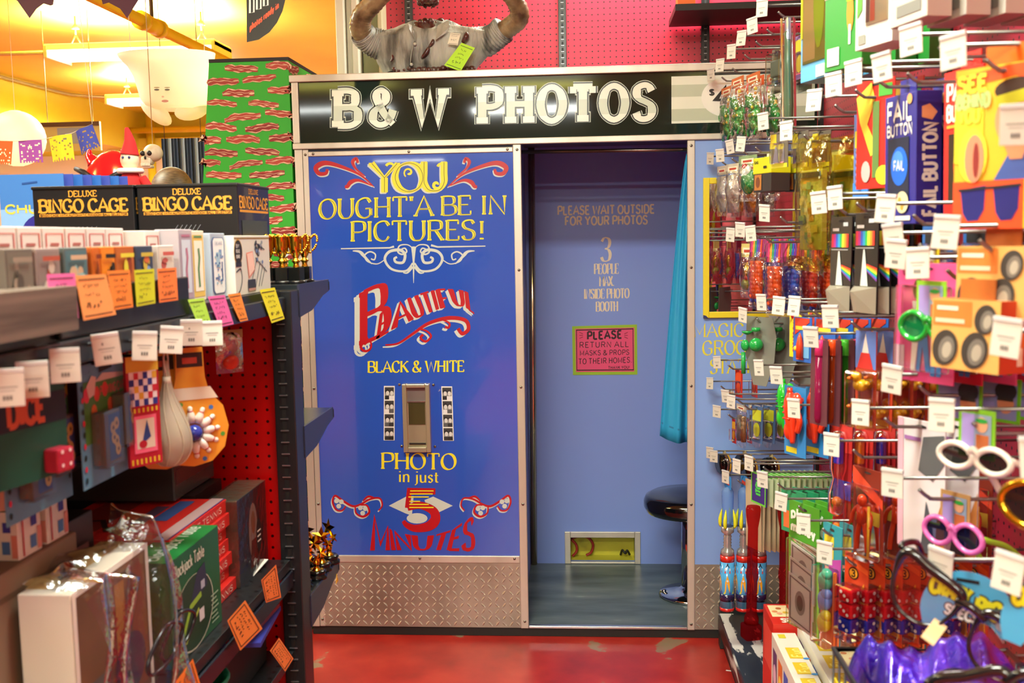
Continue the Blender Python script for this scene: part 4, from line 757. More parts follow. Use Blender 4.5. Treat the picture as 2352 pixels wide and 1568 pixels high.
for sx, c in ((-1, Z(938, -70, 0.09)), (1, Z(1060, -72, 0.09))):
    mb = MB(); mb.ball(c, (0.018, 0.034, 0.036), FLESH, 14, 10)
    for i, (oy, L) in enumerate(((-.026, .052), (-.009, .06), (.009, .057), (.025, .044))):
        a = c + Vector((0, oy, .028)); k = catmull([a, a + Vector((sx*-.004, -.002, L*.5)), a + Vector((sx*-.016, -.002, L*.85)), a + Vector((sx*-.03, 0, L))], False, 4); mb.tube(k, taper(len(k), .0095, .0065), FLESH, 9); mb.ball(k[-1], .0068, FLESH, 8, 6)
    a = c + Vector((0, -.03, -.005)); k = catmull([a, a + Vector((sx*-.012, -.022, .016)), a + Vector((sx*-.03, -.026, .034))], False, 4); mb.tube(k, taper(len(k), .0105, .0075), FLESH, 9); mb.obj('hand', t)
for s, pts in ((1, [(1000, 92), (1005, 58), (1030, 46), (1032, 62), (1024, 76)]), (-1, [(955, 96), (940, 66), (938, 54), (946, 58), (956, 74)])):
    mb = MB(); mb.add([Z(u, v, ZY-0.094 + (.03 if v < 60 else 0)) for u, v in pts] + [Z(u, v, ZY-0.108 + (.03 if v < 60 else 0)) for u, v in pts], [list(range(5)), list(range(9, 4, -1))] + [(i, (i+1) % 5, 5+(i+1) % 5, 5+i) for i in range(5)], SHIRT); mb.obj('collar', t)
mb = MB(); k = [Z(u, v, ZY-0.096) for u, v in ((952, 94), (946, 118), (943, 138), (942, 150))]; mb.tube(k, 0.0025, C('8e8d86', 0.5), 6)
for u, v in ((953, 101), (945, 148)): mb.ball(Z(u, v, ZY-0.099), (0.006, 0.003, 0.006), C('b9b7ac', 0.4), 10, 6)
mb.obj('button_band', t)
# severed head held above (only its jaw reaches into the picture)
HM = Matrix.Translation(Z(983, 8, 0.12)); mb = MB(); mb.T = HM
prof = [(0.001, 0), (0.022, 0.003), (0.042, 0.012), (0.052, 0.03), (0.062, 0.06), (0.072, 0.11), (0.074, 0.15), (0.066, 0.19), (0.04, 0.215), (0.001, 0.222)]; mb.lathe(catmull(prof), FLESH, 28, sy=1.18)
mb.tube([(0, -0.076, 0.13), (0, -0.098, 0.098), (0, -0.09, 0.09)], [0.008, 0.014, 0.01], FLESH, 10)
for s in (-1, 1): mb.ball((s*0.074, 0.01, 0.115), (0.009, 0.02, 0.028), FLESH, 10, 8)
hd = mb.obj('head', t); mb = MB(); mb.T = HM
for s in (-1, 1): mb.ball((s*0.03, -0.074, 0.128), (0.014, 0.01, 0.011), C('e6dfc0', 0.2), 10, 8); mb.ball((s*0.03, -0.0835, 0.128), (0.005, 0.002, 0.005), C('17120c', 0.2), 8, 5)
mb.obj('eyes', hd); mb = MB(); mb.T = HM; mb.ball((0, -0.066, 0.058), (0.028, 0.012, 0.012), C('2c0c0c', 0.4), 12, 8)
for i in range(12): a = i*PI/6; mb.ball((0.03*math.cos(a), 0.034*math.sin(a), 0.003+0.004*(i % 2)), (0.011, 0.011, 0.012), GORE, 8, 6)
mb.obj('mouth', hd)
def paper(quad, pl, h, name, lb, cat, group=None, K='1a1412', seed=0, rows=5, frame=False, curl=0.0, fold=0):
    """hand-lettered price paper from four pixels (tl, tr, br, bl) on a plane"""
    rnd = random.Random(seed); mb = MB(); n = 8
    def q2(s, q, c=0.0):
        a = [quad[0][k]*(1-s)*(1-q)+quad[1][k]*s*(1-q)+quad[2][k]*s*q+quad[3][k]*(1-s)*q for k in (0, 1)]; return pl(a[0], a[1], c + curl*(q*q))
    mb.grid(lambda s, q: q2(s, q, 0.0004), n, n, C(h, 0.6)); mb.grid(lambda s, q: q2(1-s, q, -0.0004), n, n, C(h, 0.6))
    I = C(K, 0.6)
    mb.stroke([(0.07, 0.1), (0.93, 0.1)], 0.012, q2, I, 0.001); mb.stroke([(0.07, 0.92), (0.93, 0.92)], 0.012, q2, I, 0.001)
    if frame: mb.stroke([(0.07, 0.1), (0.07, 0.92)], 0.012, q2, I, 0.001); mb.stroke([(0.93, 0.1), (0.93, 0.92)], 0.012, q2, I, 0.001)
    for r in range(rows):
        y = 0.2 + 0.62*r/rows; big = r == rows-1; hh = 0.15 if big else 0.085; x = 0.16 + rnd.uniform(0, 0.1); xe = 0.84 - rnd.uniform(0, .25)
        while x < xe:
            wd = rnd.uniform(.035, .07)*(1.5 if big else 1); P = [(x+rnd.uniform(0, wd), y+rnd.uniform(0, hh)) for _ in range(3)]; mb.stroke(P, 0.013 if big else 0.009, q2, I, 0.001); x += wd + 0.03
    o = mb.obj(name); tag(o, lb, cat, group); return center(o)
pl = yplane(ZY-0.108); paper([(1035, 75), (1058, 77), (1051, 104), (1028, 101)], pl, 'e9e4cf', 'price_tag', 'small cream price tag on the chest of the zombie torso', 'tag', seed=4, rows=2)
paper([(1060, 98), (1091, 110), (1058, 164), (1020, 150)], yplane(ZY-0.112), 'b5ec18', 'price_note', 'lime green handwritten note tied below the cream tag on the zombie torso', 'note', seed=6, rows=4, K='5a7a14')
# dark shelf with an orange box on the red wall, top right
mb = MB(); mb.hexa([(0.36, 0.50, 2.335), (0.95, 0.50, 2.335), (0.95, 0.82, 2.335), (0.36, 0.82, 2.335), (0.36, 0.50, 2.36), (0.95, 0.50, 2.36), (0.95, 0.82, 2.36), (0.36, 0.82, 2.36)], C('121110', 0.5)); center(tag(mb.obj('wall_shelf'), 'black shelf high on the red pegboard wall above the price disc', 'shelf'))
mb = MB(); mb.box(0.37, 0.52, 2.361, 0.44, 0.6, 2.42, C('d8641c', 0.5), 0.002); center(tag(mb.obj('orange_box'), 'small orange box at the left end of the high black wall shelf', 'box'))

# bright clutter far left under the beam
p = AY(38, 318, 2.6); t = thing('paper_lantern', 'round white paper lantern hanging far back at the left edge, above the flags', 'lantern', p); mb = MB()
mb.lathe([(0.03, -.17)] + [(.17*math.cos(a)*(1 + .012*(i % 2)), .17*math.sin(a)) for i, a in enumerate([-1.35 + 2.7*k/24 for k in range(25)])] + [(0.03, .17)], WV, 26, cap=False); mb.obj('shade', t); mb = MB(); mb.tube([(0, 0, .165), (0, 0, 3.08 - p.z)], .0015, C('dddddd'), 5); mb.obj('cord', t)
p0, p1 = AY(92, 282, 3.4), AY(232, 345, 3.4); mb = MB(); mb.box(p0.x, 3.4, p1.z, p1.x, 3.42, p0.z, C('b8b070', .6)); mb.box(p0.x, 3.392, p0.z-.03, p1.x, 3.4, p0.z, C('4a3420', .6)); mb.rect(.12, .05, .3, .16, FYW(3.3995, p0.x, p1.z) if False else fr((p0.x, 3.3995, p1.z), (1, 0, 0), (0, 0, 1)), C('8a98a8', .5))
for x in (p0.x+.05, p1.x-.05): mb.tube([(x, 3.41, p0.z), (x, 3.41, 3.08)], .003, C('8a7a50'), 5)
center(tag(mb.obj('notice_board'), 'olive-yellow notice board with dark top edge hanging far behind the paper flags', 'board'))
# ------------------------------------------------------------------ the left shelving
BLK = C('16181b', 0.3, 0.0, 0.6); NAVY = C('20263c', 0.3, 0.0, 0.7); EX = -0.645          # shelf edge
def FX(x, y0, z0): return fr((x, y0, z0), (0, 1, 0), (0, 0, 1))          # face towards +X (the aisle)
def FY(y, x0, z0): return fr((x0, y, z0), (1, 0, 0), (0, 0, 1))          # face towards the camera
def FZ(z, x0, y0): return fr((x0, y0, z), (1, 0, 0), (0, 1, 0))          # top face
def FN(x, y0, z0): return fr((x, y0, z0), (0, -1, 0), (0, 0, 1))         # face towards -X
gon = thing('gondola_shelving', 'black metal shelving unit with red pegboard end panel along the left of the aisle', 'shelving', (-0.88, -1.9, 0)); GB = gon.location
def gpart(n): mb.T = None; o = mb.obj(n, gon); o.data.transform(Matrix.Translation(-GB)); return o
mb = MB(); mb.box(-1.12, -3.3, 0.02, -1.10, -1.21, 1.36, C('141416', 0.5)); gpart('back_panel')
mb = MB(); mb.box(-1.10, -1.51, 0.02, -0.667, -1.49, 1.352, pegboard('red_end_pegboard', 'c00808', (0, 2), '2a0202', 0.28)); gpart('end_panel')
mb = MB(); mb.box(-0.667, -1.53, 0.001, -0.622, -1.462, 1.362, BLK, 0.002)
z = 0.05
while z < 1.34: mb.box(-0.651, -1.5315, z, -0.642, -1.529, z+0.016, C('040404', 0.6)); mb.box(-0.655, -1.5322, z-0.004, -0.637, -1.5295, z-0.0015, C('aeb3b8', 0.25, 0.9)); z += 0.0254
gpart('upright')
PERF = pegboard('perforated_black_shelf', '1b1e21', (0, 1), '050505', 0.32, 0.03, 0.16)
for z1, t_, y0 in ((1.365, 0.022, -3.3), (0.78, 0.022, -3.3), (0.575, 0.02, -3.3), (0.12, 0.02, -3.3)):
    mb = MB(); mb.box(-1.10, y0, z1-t_, EX, -1.533, z1, PERF if z1 < 1 else BLK, 0.001); gpart('shelf')
mb = MB(); mb.box(EX, -2.462, 1.352, EX+0.008, -2.05, 1.413, BLK, 0.002); mb.box(EX+0.0005, -3.3, 1.318, EX+0.012, -1.535, 1.350, C('3a3d40', 0.25, 0.6), 0.003); gpart('price_channel')
mb = MB(); mb.box(EX, -3.3, 0.722, EX+0.006, -1.535, 0.757, C('2a2f3c', 0.25, 0.6), 0.002); gpart('price_channel')
for z1 in (1.372, 1.06, 0.675):
    mb = MB(); mb.box(-1.09, -1.46, z1-0.012, -0.622, -1.212, z1, C('23292d', 0.22, 0.2, 0.6), 0.001); s = gpart('end_shelf')
    mb = MB(); f = fr((-0.622, 0, 0), (0, 1, 0), (0, 0, 1)); mb.ext([(-1.47, z1+0.001), (-1.212, z1+0.001), (-1.212, z1-0.026), (-1.27, z1-0.034), (-1.37, z1-0.062), (-1.47, z1-0.07)], f, -0.003, 0.002, NAVY); mb.box(-0.626, -1.2125, z1-0.024, -0.619, -1.2095, z1-0.004, C('06070a', 0.5)); gpart('shelf_bracket')
mb = MB(); mb.box(-1.8, -3.0, 1.428, -1.17, -0.7, 1.449, BLK); mb.box(-1.17, -1.33, 1.428, -1.05, -0.7, 1.449, BLK); mb.box(-1.8, -3.0, 0.0, -1.78, -0.7, 1.449, BLK); gpart('rear_shelf')
def lone(mb, name, lb, cat, group=None): return center(tag(mb.obj(name), lb, cat, group))
# bingo cage boxes
OR = C('d8932a', 0.5); BBK = C('1b1c1e', 0.22, 0.0, 0.5, 0.3)
def bingo(x0, x1, y0, lb, side):
    z0, z1, y1 = 1.3725, 1.59, y0+0.215; mb = MB(); mb.box(x0, y0, z0, x1, y1, z1-0.004, BBK, 0.002); W = x1-x0
    mb.box(x0-0.002, y0-0.002, z1-0.007, x1+0.002, y1, z1, C('141312', 0.4), 0.002)
    f = FY(y0-0.0004, x0, z0); rnd = random.Random(3)
    text(mb, 'DELUXE', f, W*0.28, 0.012, OR, wt=0.2, thin=0.14, serif=0.14, x0=W*0.36, y0=0.195)
    text(mb, 'BINGO CAGE', f, W*0.88, 0.026, OR, wt=0.24, thin=0.15, serif=0.16, x0=W*0.06, y0=0.163)
    mb.rect(W*0.06, 0.1535, W*0.94, 0.1595, f, OR); text(mb, 'BINGO CAGE WITH AUTOMATIC RANDOM BALL SELECTOR', f, W*0.86, 0.004, BBK, 0.0004, wt=0.2, x0=W*0.07, y0=0.1545)
    for i in range(6): mb.stroke([(W*0.33+i*W*0.045, 0.08), (W*0.36+i*W*0.045, 0.12), (W*0.40+i*W*0.045, 0.132)], 0.0007, f, C('8d9296', 0.3, 0.6), 0.0004)
    mb.ell(W*0.5, 0.055, W*0.3, 0.04, f, C('3a4038', 0.3), 0.0004); mb.ell(W*0.5, 0.055, W*0.2, 0.03, f, C('7a5a30', 0.3), 0.0008)
    f = FX(x1+0.0004, y0, z0); D = y1-y0; text(mb, 'DELUXE', f, D*0.3, 0.010, OR, wt=0.2, thin=0.14, serif=0.14, x0=D*0.34, y0=0.197); text(mb, 'BINGO CAGE', f, D*0.9, 0.024, OR, wt=0.24, thin=0.15, serif=0.16, x0=D*0.05, y0=0.166); mb.rect(D*0.05, 0.157, D*0.95, 0.162, f, OR)
    mb.rect(D*0.1, 0.02, D*0.9, 0.14, f, C('3d4438', 0.3), 0.0002)
    lone(mb, 'bingo_box', lb, 'box', 'black bingo cage boxes')
bingo(-0.937, -0.722, -1.548, 'black bingo cage carton beside the bacon-print column, the right one of two', 1); bingo(-1.162, -0.943, -1.552, 'black bingo cage carton next to the blue hang cards, the left one of two', 0)
# white box with cage picture
mb = MB(); WB = C('d6d6ca', 0.4); mb.box(-0.715, -1.775, 1.3655, -0.655, -1.56, 1.479, WB, 0.001); f = FX(-0.6546, -1.775, 1.3655); LN = C('23262e', 0.4)
mb.rect(0, 0.107, 0.215, 0.1095, f, C('8a6a2a')); mb.ell(0.02, 0.083, 0.024, 0.024, f, C('c79a40'), 0.0002); mb.ell(0.02, 0.083, 0.022, 0.022, f, C('202020'), 0.0005)
for i, s in enumerate(('BY', 'READ', 'BOARD')): text(mb, s, f, 0.02, 0.006, C('d8d8d0'), 0.0008, wt=0.2, x0=0.006, y0=0.091-i*0.01)
mb.stroke(catmull([(0.005, 0.045), (0.03, 0.05), (0.036, 0.03), (0.024, 0.012), (0.01, 0.004)]), 0.0015, f, LN, 0.0004); mb.rect(0.004, 0.055, 0.036, 0.064, f, LN, 0.0004)
mb.poly([(0.065, 0.08), (0.105, 0.083), (0.115, 0.045), (0.075, 0.03)], f, C('e08a78'), 0.0004); mb.poly([(0.068, 0.078), (0.102, 0.081), (0.111, 0.047), (0.078, 0.034)], f, C('ecc8b8'), 0.0008)
for x0, z0, x1, z1 in ((0.09, 0.02, 0.13, 0.07), (0.115, 0.012, 0.15, 0.062), (0.135, 0.012, 0.165, 0.055), (0.15, 0.012, 0.18, 0.05), (0.12, 0.07, 0.19, 0.04), (0.12, 0.1, 0.18, 0.085)): mb.stroke([(x0, z0), (x1, z1)], 0.0011, f, LN, 0.0004)
for i in range(22): rnd = random.Random(i); mb.ell(0.145+rnd.uniform(-.03, .02), 0.082+rnd.uniform(-.022, .02), 0.005, 0.004, f, C(['3c4450', '22262c', '8a93a0', '5f7aa8'][i % 4]), 0.0006, 8)
mb.rect(0.068, 0.006, 0.115, 0.028, f, C('2e3442'), 0.0006); mb.rect(0.07, 0.006, 0.112, 0.011, f, C('b58880'), 0.0009); mb.ell(0.084, 0.044, 0.006, 0.006, f, C('8fae9a'), 0.0006)
lone(mb, 'cage_carton', 'white carton with a wire cage picture, at the far end of the top shelf', 'box')
# tall tarot style boxes
def deck(x, y, w, h, t, base, face, lb, name='card_box', group='boxed card decks on the top shelf', z=1.3655, rz=0.0):
    mb = MB(); mb.box(-t, -w/2, 0, 0, w/2, h, C(base, 0.45), 0.001); face(mb, fr((0.0004, -w/2, 0), (0, 1, 0), (0, 0, 1)), w, h)
    o = tag(mb.obj(name), lb, 'box', group); o.location = (x, y, z); o.rotation_euler = (0, 0, rz); return o
def f_frame(a, b, c): 
    def g(mb, f, w, h): mb.rect(w*.08, h*.06, w*.92, h*.94, f, C(a)); mb.rect(w*.18, h*.14, w*.82, h*.86, f, C(b), .0004); mb.stroke([(w*.5, h*.2), (w*.45, h*.45), (w*.55, h*.62), (w*.5, h*.75)], w*.07, f, C(c), .0008); mb.rect(w*.2, h*.9, w*.8, h*.93, f, C(c), .0004)
    return g
def f_blue(mb, f, w, h):
    for q, m in ((0.06, '4d6796'), (0.13, 'e8ecec')):
        P = [(w*q+ (w*(1-2*q))*s, h*t_) for s, t_ in ((.12, .05+q*.2), (.88, .05+q*.2), (1, .12), (1, .88), (.88, .95-q*.2), (.12, .95-q*.2), (0, .88), (0, .12))]; mb.poly(P, f, C(m), q*.006)
    rnd = random.Random(5)
    for i in range(26): mb.rect(w*rnd.uniform(.2, .7), h*rnd.uniform(.2, .75), w*rnd.uniform(.3, .8), h*rnd.uniform(.2, .78), f, C(['6d8fc0', '9fc4d8', '3d5c96', 'b8d8dc'][i % 4]), .0012) if i < 3 else mb.ell(w*rnd.uniform(.25, .75), h*rnd.uniform(.2, .7), w*.05, h*.02, f, C(['4f74b0', '87b4cc', '3d5c96'][i % 3]), .0016, 8)
    text(mb, 'THE MAGIC', f, w*.5, h*.05, C('3d4f7a'), .0016, x0=w*.25, y0=h*.82)
def f_pict(bg, cols, seed): 
    def g(mb, f, w, h):
        rnd = random.Random(seed); mb.rect(w*.05, h*.04, w*.95, h*.96, f, C(bg))
        for i in range(9): mb.ell(w*rnd.uniform(.25, .75), h*rnd.uniform(.12, .8), w*rnd.uniform(.05, .2), h*rnd.uniform(.04, .16), f, C(cols[i % len(cols)]), .0004+i*.0003, 9)
        mb.rect(w*.15, h*.84, w*.85, h*.9, f, C(cols[0]), .004)
    return g
def f_red(mb, f, w, h): mb.stroke([(w*.12, h*.1), (w*.12, h*.93), (w*.88, h*.93), (w*.88, h*.1)], w*.02, f, C('c05048'), .0004); mb.rect(w*.3, h*.8, w*.7, h*.83, f, C('a8605a'), .0004); mb.ell(w*.5, h*.55, w*.05, w*.05, f, C('b03a3a'), .0004, 10)
deck(-0.672, -1.815, 0.075, 0.118, 0.035, 'a8b8c8', f_blue, 'tall pale blue card box beside the white cage carton')
deck(-0.675, -1.905, 0.06, 0.122, 0.03, 'e8e2c8', f_frame('e0c060', 'f0ecd8', '5a8a5a'), 'tall cream and yellow card box with a green figure, left of the pale blue box')
deck(-0.67, -1.972, 0.06, 0.124, 0.04, 'b8b2b8', f_frame('a89aa8', 'c8d4e0', 'b07088'), 'tall grey card box with a pink figure, third from the end of the top shelf')
for i in range(10):
    deck(-0.70 - (0.03 if i > 0 else 0), -2.035 - i*0.062 - (0.006 if i else 0), 0.058, 0.126 if i else 0.122, 0.05, 'dccfc8', f_red, 'tall white card box with thin red bracket, %s in the back row' % ('rightmost', 'second from right', 'third from right', 'fourth from right', 'fifth from right', 'sixth from right', 'seventh from right', 'eighth from right', 'ninth from right', 'leftmost')[i])
fr_ = [('c9c4bc', f_pict('d8cfc0', ['c05a50', '58a070', '7a6ab0', 'd8b050'], 1), 'short pale card box with small coloured figures in the front row'), ('3c4658', f_pict('33435c', ['c8b040', '7aa0d0', 'd06a3a'], 2), 'short dark blue card box in the front row, between the pale and orange boxes'),
       ('b8601c', f_pict('b4602a', ['d8c83a', '40a0a8', 'e0d0b0', '8a3a1a'], 3), 'short orange pictured card box in the front row'), ('e07a18', f_pict('e8861c', ['1c1a18', '5a2a10'], 4), 'short bright orange card box with black marks in the front row'), ('d06a1a', f_pict('c8641a', ['7a3010'], 9), 'narrow dark orange card box left of the bright orange one'),
       ('5a6a68', f_pict('4f7078', ['c8a888', 'b87848', '90b8b8'], 6), 'short teal-grey card box with a robed figure in the front row'), ('9a8a84', f_pict('8a7a74', ['b0503a', 'c8b8a8', '6a5a58'], 7), 'short grey patterned card box at the left end of the front row'), ('6a6258', f_pict('70685c', ['908070', '4a443c'], 8), 'short brown-grey card box at the far left end of the front row')]
ys = [-2.075, -2.155, -2.222, -2.275, -2.31, -2.365, -2.435, -2.5]; wd = [.062, .06, .062, .042, .022, .062, .058, .06]
for (b, g, lb), y, w_ in zip(fr_, ys, wd): deck(-0.662, y, w_, 0.098, 0.024, b, g, lb)
mb = MB(); mb.box(-0.74, -2.78, 1.3655, -0.632, -2.47, 1.418, noisy('brown_wood_grain', ['4a4038', '6a5c50', '7a6a5c'], 3, 0.5, 5, stretch=(8, 1, 20))); lone(mb, 'wooden_box', 'flat grey-brown wooden box at the left end of the top shelf', 'box')
for o in [q for q in COL.objects if q.get('label', '').startswith('flat grey-brown')]: o.location.x += 0.022; o.location.z += 0.0
# price papers on the shelf edge
PX = lambda u, v, c=0.0: AX(u, v, EX+0.0145 + c)
for k, (q, h, lb) in enumerate(((((107, 630), (172, 627), (181, 730), (120, 737)), 'f06eb0', 'pink price paper below the wooden box, leftmost on the top shelf edge'), (((173, 633), (243, 629), (267, 722), (192, 736)), 'f4a058', 'pale orange two-dollar price paper on the top shelf edge'), (((245, 622), (298, 619), (306, 705), (262, 712)), 'ee8830', 'orange price paper under the orange card boxes'),
    (((308, 620), (354, 617), (357, 696), (314, 704)), 'c8d018', 'olive yellow price paper on the top shelf edge'), (((361, 617), (405, 614), (409, 689), (366, 695)), 'f08038', 'deep orange price paper right of the olive yellow one'), (((431, 688), (468, 684), (489, 754), (461, 760)), 'b6f050', 'lime green price paper hanging from the top shelf edge'),
    (((477, 681), (516, 677), (537, 744), (505, 751)), 'f070b8', 'pink price paper hanging right of the lime green one'), (((523, 676), (552, 672), (570, 735), (552, 739)), 'f89838', 'narrow orange price paper hanging below the white cage carton'), (((596, 665), (631, 660), (654, 732), (624, 742)), 'eef024', 'bright yellow price paper at the far end of the top shelf'))):
    paper(q, PX, h, 'price_paper', lb, 'price paper', 'handwritten price papers', seed=k+20, rows=4 if k != 1 else 3)
PX2 = lambda u, v, c=0.0: AX(u, v, EX+0.02 + c)
for k, (q, h, lb, fm) in enumerate(((((563, 1378), (603, 1443), (552, 1494), (522, 1425)), 'f08a34', 'orange diamond-hung price paper with a doodle below the lower shelf', True), (((634, 1296), (646, 1372), (611, 1384), (600, 1332)), 'f08030', 'curled orange price paper near the upright on the lower shelf', True), (((641, 1464), (674, 1512), (655, 1542), (620, 1494)), 'f48c40', 'small orange price paper by the foot of the black upright', True), (((443, 1512), (460, 1570), (420, 1620), (396, 1575)), 'f08424', 'orange price paper cut by the bottom edge of the photo', False))):
    paper(q, PX2, h, 'price_paper', lb, 'price paper', 'orange papers on the lower shelf edge', seed=k+40, rows=4, frame=fm)
# peg hooks with tags below the top shelf
def tagmesh(mb, w=0.033, h=0.035):
    mb.box(-w/2, -0.001, -h, w/2, 0.0005, 0.004, C('cccabf', 0.45), 0.0006); f = fr((-w/2, -0.0012, -h), (1, 0, 0), (0, 0, 1))
    mb.rect(w*.2, h*.58, w*.8, h*.62, f, C('8a8a84')); mb.rect(w*.28, h*.48, w*.72, h*.51, f, C('a0a09a'))
    for i in range(3): mb.rect(w*(.36+i*.1), h*.2, w*(.43+i*.1), h*.34, f, C('5a5a56'))
    mb.box(-w/2, -0.0025, 0.001, w/2, 0.002, 0.006, C('c8cac8', 0.2), 0.0006)
TAGM = MB(); tagmesh(TAGM); TAGME = TAGM.mesh('price_tag')
def hook(x_tip, y, z, x_root, lb, yaw, group, bare=False, r=0.0026, drop=0.03):
    """scan hook: upper wire with the tag at its tip, lower wire with an upturned end"""
    t = thing('peg_hook', lb, 'hook', (x_tip, y, z), group=group); L = x_root - x_tip; s = 1 if L > 0 else -1
    mb = MB(); m = C('8c8f8c', 0.28, 0.85) if L > 0 else C('3c3e40', 0.3, 0.8)
    mb.tube([(0, 0, 0), (L, 0, 0)], r, m, 7)
    k = catmull([(s*0.035, 0, -drop+0.014), (s*0.048, 0, -drop+0.003), (s*0.065, 0, -drop), (L*.5, 0, -drop), (L, 0, -drop)], False, 4); mb.tube(k, r*1.1, m, 7); mb.obj('wire', t)
    o = bpy.data.objects.new('price_tag', TAGME); COL.objects.link(o); o.parent = t; o.location = (-s*0.002, 0, 0.008); o.rotation_euler = (random.uniform(-.12, .12), random.uniform(-.12, .12), yaw + random.uniform(-.1, .1))
    return t
random.seed(11)
LT = [(12, 868, 'above the dice pack, leftmost below the top shelf'), (70, 850, 'second from left below the top shelf'), (145, 818, 'third from left below the top shelf'), (238, 782, 'above the playing card blister'), (330, 775, 'above the narrow checked card'), (392, 762, 'above the mesh bag'), (437, 746, 'above the bowling pin card'), (484, 748, 'farthest along below the top shelf')]
HK = []
for u, v, w_ in LT:
    p = AX(u, v+8, EX+0.032); hook(p.x, p.y, p.z, -1.10, 'dark peg hook, cream price tag, ' + w_, 0.5, 'hooks below the top shelf'); HK.append(p)
# hanging goods on the left hooks (front face towards the aisle)
def hung(name, lb, mbf, p, x, dz=-0.03, cat='toy pack', rz=0.0, group=None):
    mb = MB(); mbf(mb); o = tag(mb.obj(name), lb, cat, group); o.location = (x, p.y, p.z+dz); o.rotation_euler = (0, 0, rz); return o
CF = fr((0.001, 0, 0), (0, 1, 0), (0, 0, 1))
def card_blister(mb):
    w, h = 0.165, 0.172; b = lambda a, c_: (a - w/2, c_ - h)
    mb.box(-0.001, -w/2, -h, 0.0006, w/2, 0, C('5f9bb8', 0.35)); g = lambda a, c_, d=0.0: CF(a - w/2, c_ - h, d)
    mb.rect(0.012, 0.06, w, h*.86, g, C('4c8a3c'), .0002); mb.poly([(w*.72, h), (w, h), (w, h*.82)], g, C('d8b830'), .0006); text(mb, 'PLAYING CARDS', g, 0.09, 0.012, C('c8504a'), .0008, wt=.18, x0=0.06, y0=h*.72); mb.poly([(.045, h*.84), (.07, h*.9), (.14, h*.86), (.14, h*.83)], g, C('d8ccc0'), .0006)
    mb.stroke([(0.06, h*.93), (0.1, h*.95)], .004, g, C('101010'), .0006)
    for i, (a, c_, q) in enumerate(((.02, .75, 'd8384a'), (.05, .74, 'd03a2a'), (.075, .76, 'd03a2a'), (.09, .62, 'c05a2a'), (.04, .6, 'd8702a'))): mb.ell(a, h*c_, .009, .011, g, C(q), .0006, 10); mb.rect(a-.0015, h*.45, a+.0015, h*c_, g, C('3f8a30'), .0004)
    mb.poly([(0.02, h*.82), (.036, h*.9), (.05, h*.88), (.042, h*.74), (.026, h*.72)], g, C('e0c8b8'), .0009)
    for i in range(9): mb.ell(0.008, 0.012+i*0.016, .0035, .0045, g, C('d83050' if i % 2 else '16302e'), .0008, 8); mb.ell(w-0.008, 0.03+i*0.016, .0035, .0045, g, C('d83050' if i % 2 else '16302e'), .0008, 8)
    for a, c_ in ((.03, .028), (.095, .045)):
        mb.T = Matrix.Translation(CF(a - w/2, c_ - h)); mb.box(0, 0, 0, 0.018, 0.05, 0.074, C('6d6658', 0.4), .001); q = fr((0.0184, 0.014, 0), (0, 1, 0), (0, 0, 1)); mb.rect(0, 0.004, .034, .07, q, C('3a5a9c'))
        for e, (x, z) in enumerate(((.012, .05), (.022, .055), (.02, .03), (.012, .036), (.022, .018))): mb.ell(x, z, .008, .009, q, C('d8c060'), .0003+e*.0003, 12); mb.ell(x, z, .003, .003, q, C('6a5a20'), .0008+e*.0003, 8)
        mb.box(-.001, -.003, -.003, .021, .053, .077, film('ffffff', .93)); mb.T = None
hung('playing_card_pack', 'blue and green blister card holding two decks of playing cards', card_blister, Vector((0, HK[4].y+.04, HK[4].z)), -0.69, cat='card pack')
hung('playing_card_pack', 'second blue playing card blister hanging behind and left of the first', card_blister, Vector((0, HK[3].y+0.02, HK[3].z-0.02)), -0.72, cat='card pack')
def dice_pack(mb):
    w, h = 0.14, 0.122; g = lambda a, c_, d=0.0: CF(a - w/2, c_ - h, d); mb.box(-0.001, -w/2, -h, .0006, w/2, 0, C('1c5a48', .35)); mb.rect(.02, h*.55, w, h*.86, g, C('1c2230'), .0003); text(mb, 'DICE', g, .062, .03, C('c8603a'), .0006, wt=.26, x0=.04, y0=h*.6); mb.stroke([(.03, h*.84), (.11, h*.87)], .002, g, C('b8b8b0'), .0006)
    mb.T = Matrix.Translation((0, .025, -h+.006)); mb.box(0, 0, 0, .022, .03, .03, C('b02840', .3), .003); q = fr((.0225, 0, 0), (0, 1, 0), (0, 0, 1))
    for a, c_ in ((.008, .009), (.022, .026), (.008, .026), (.022, .009)): mb.ell(a, c_, .0026, .0026, q, C('e8d8d8'), 0, 8)
    mb.T = None
hung('dice_pack', 'dark green hanging pack lettered DICE with a red die, left of the playing cards', dice_pack, Vector((0, HK[2].y+.02, HK[2].z)), -0.675, cat='toy pack', rz=-.2)
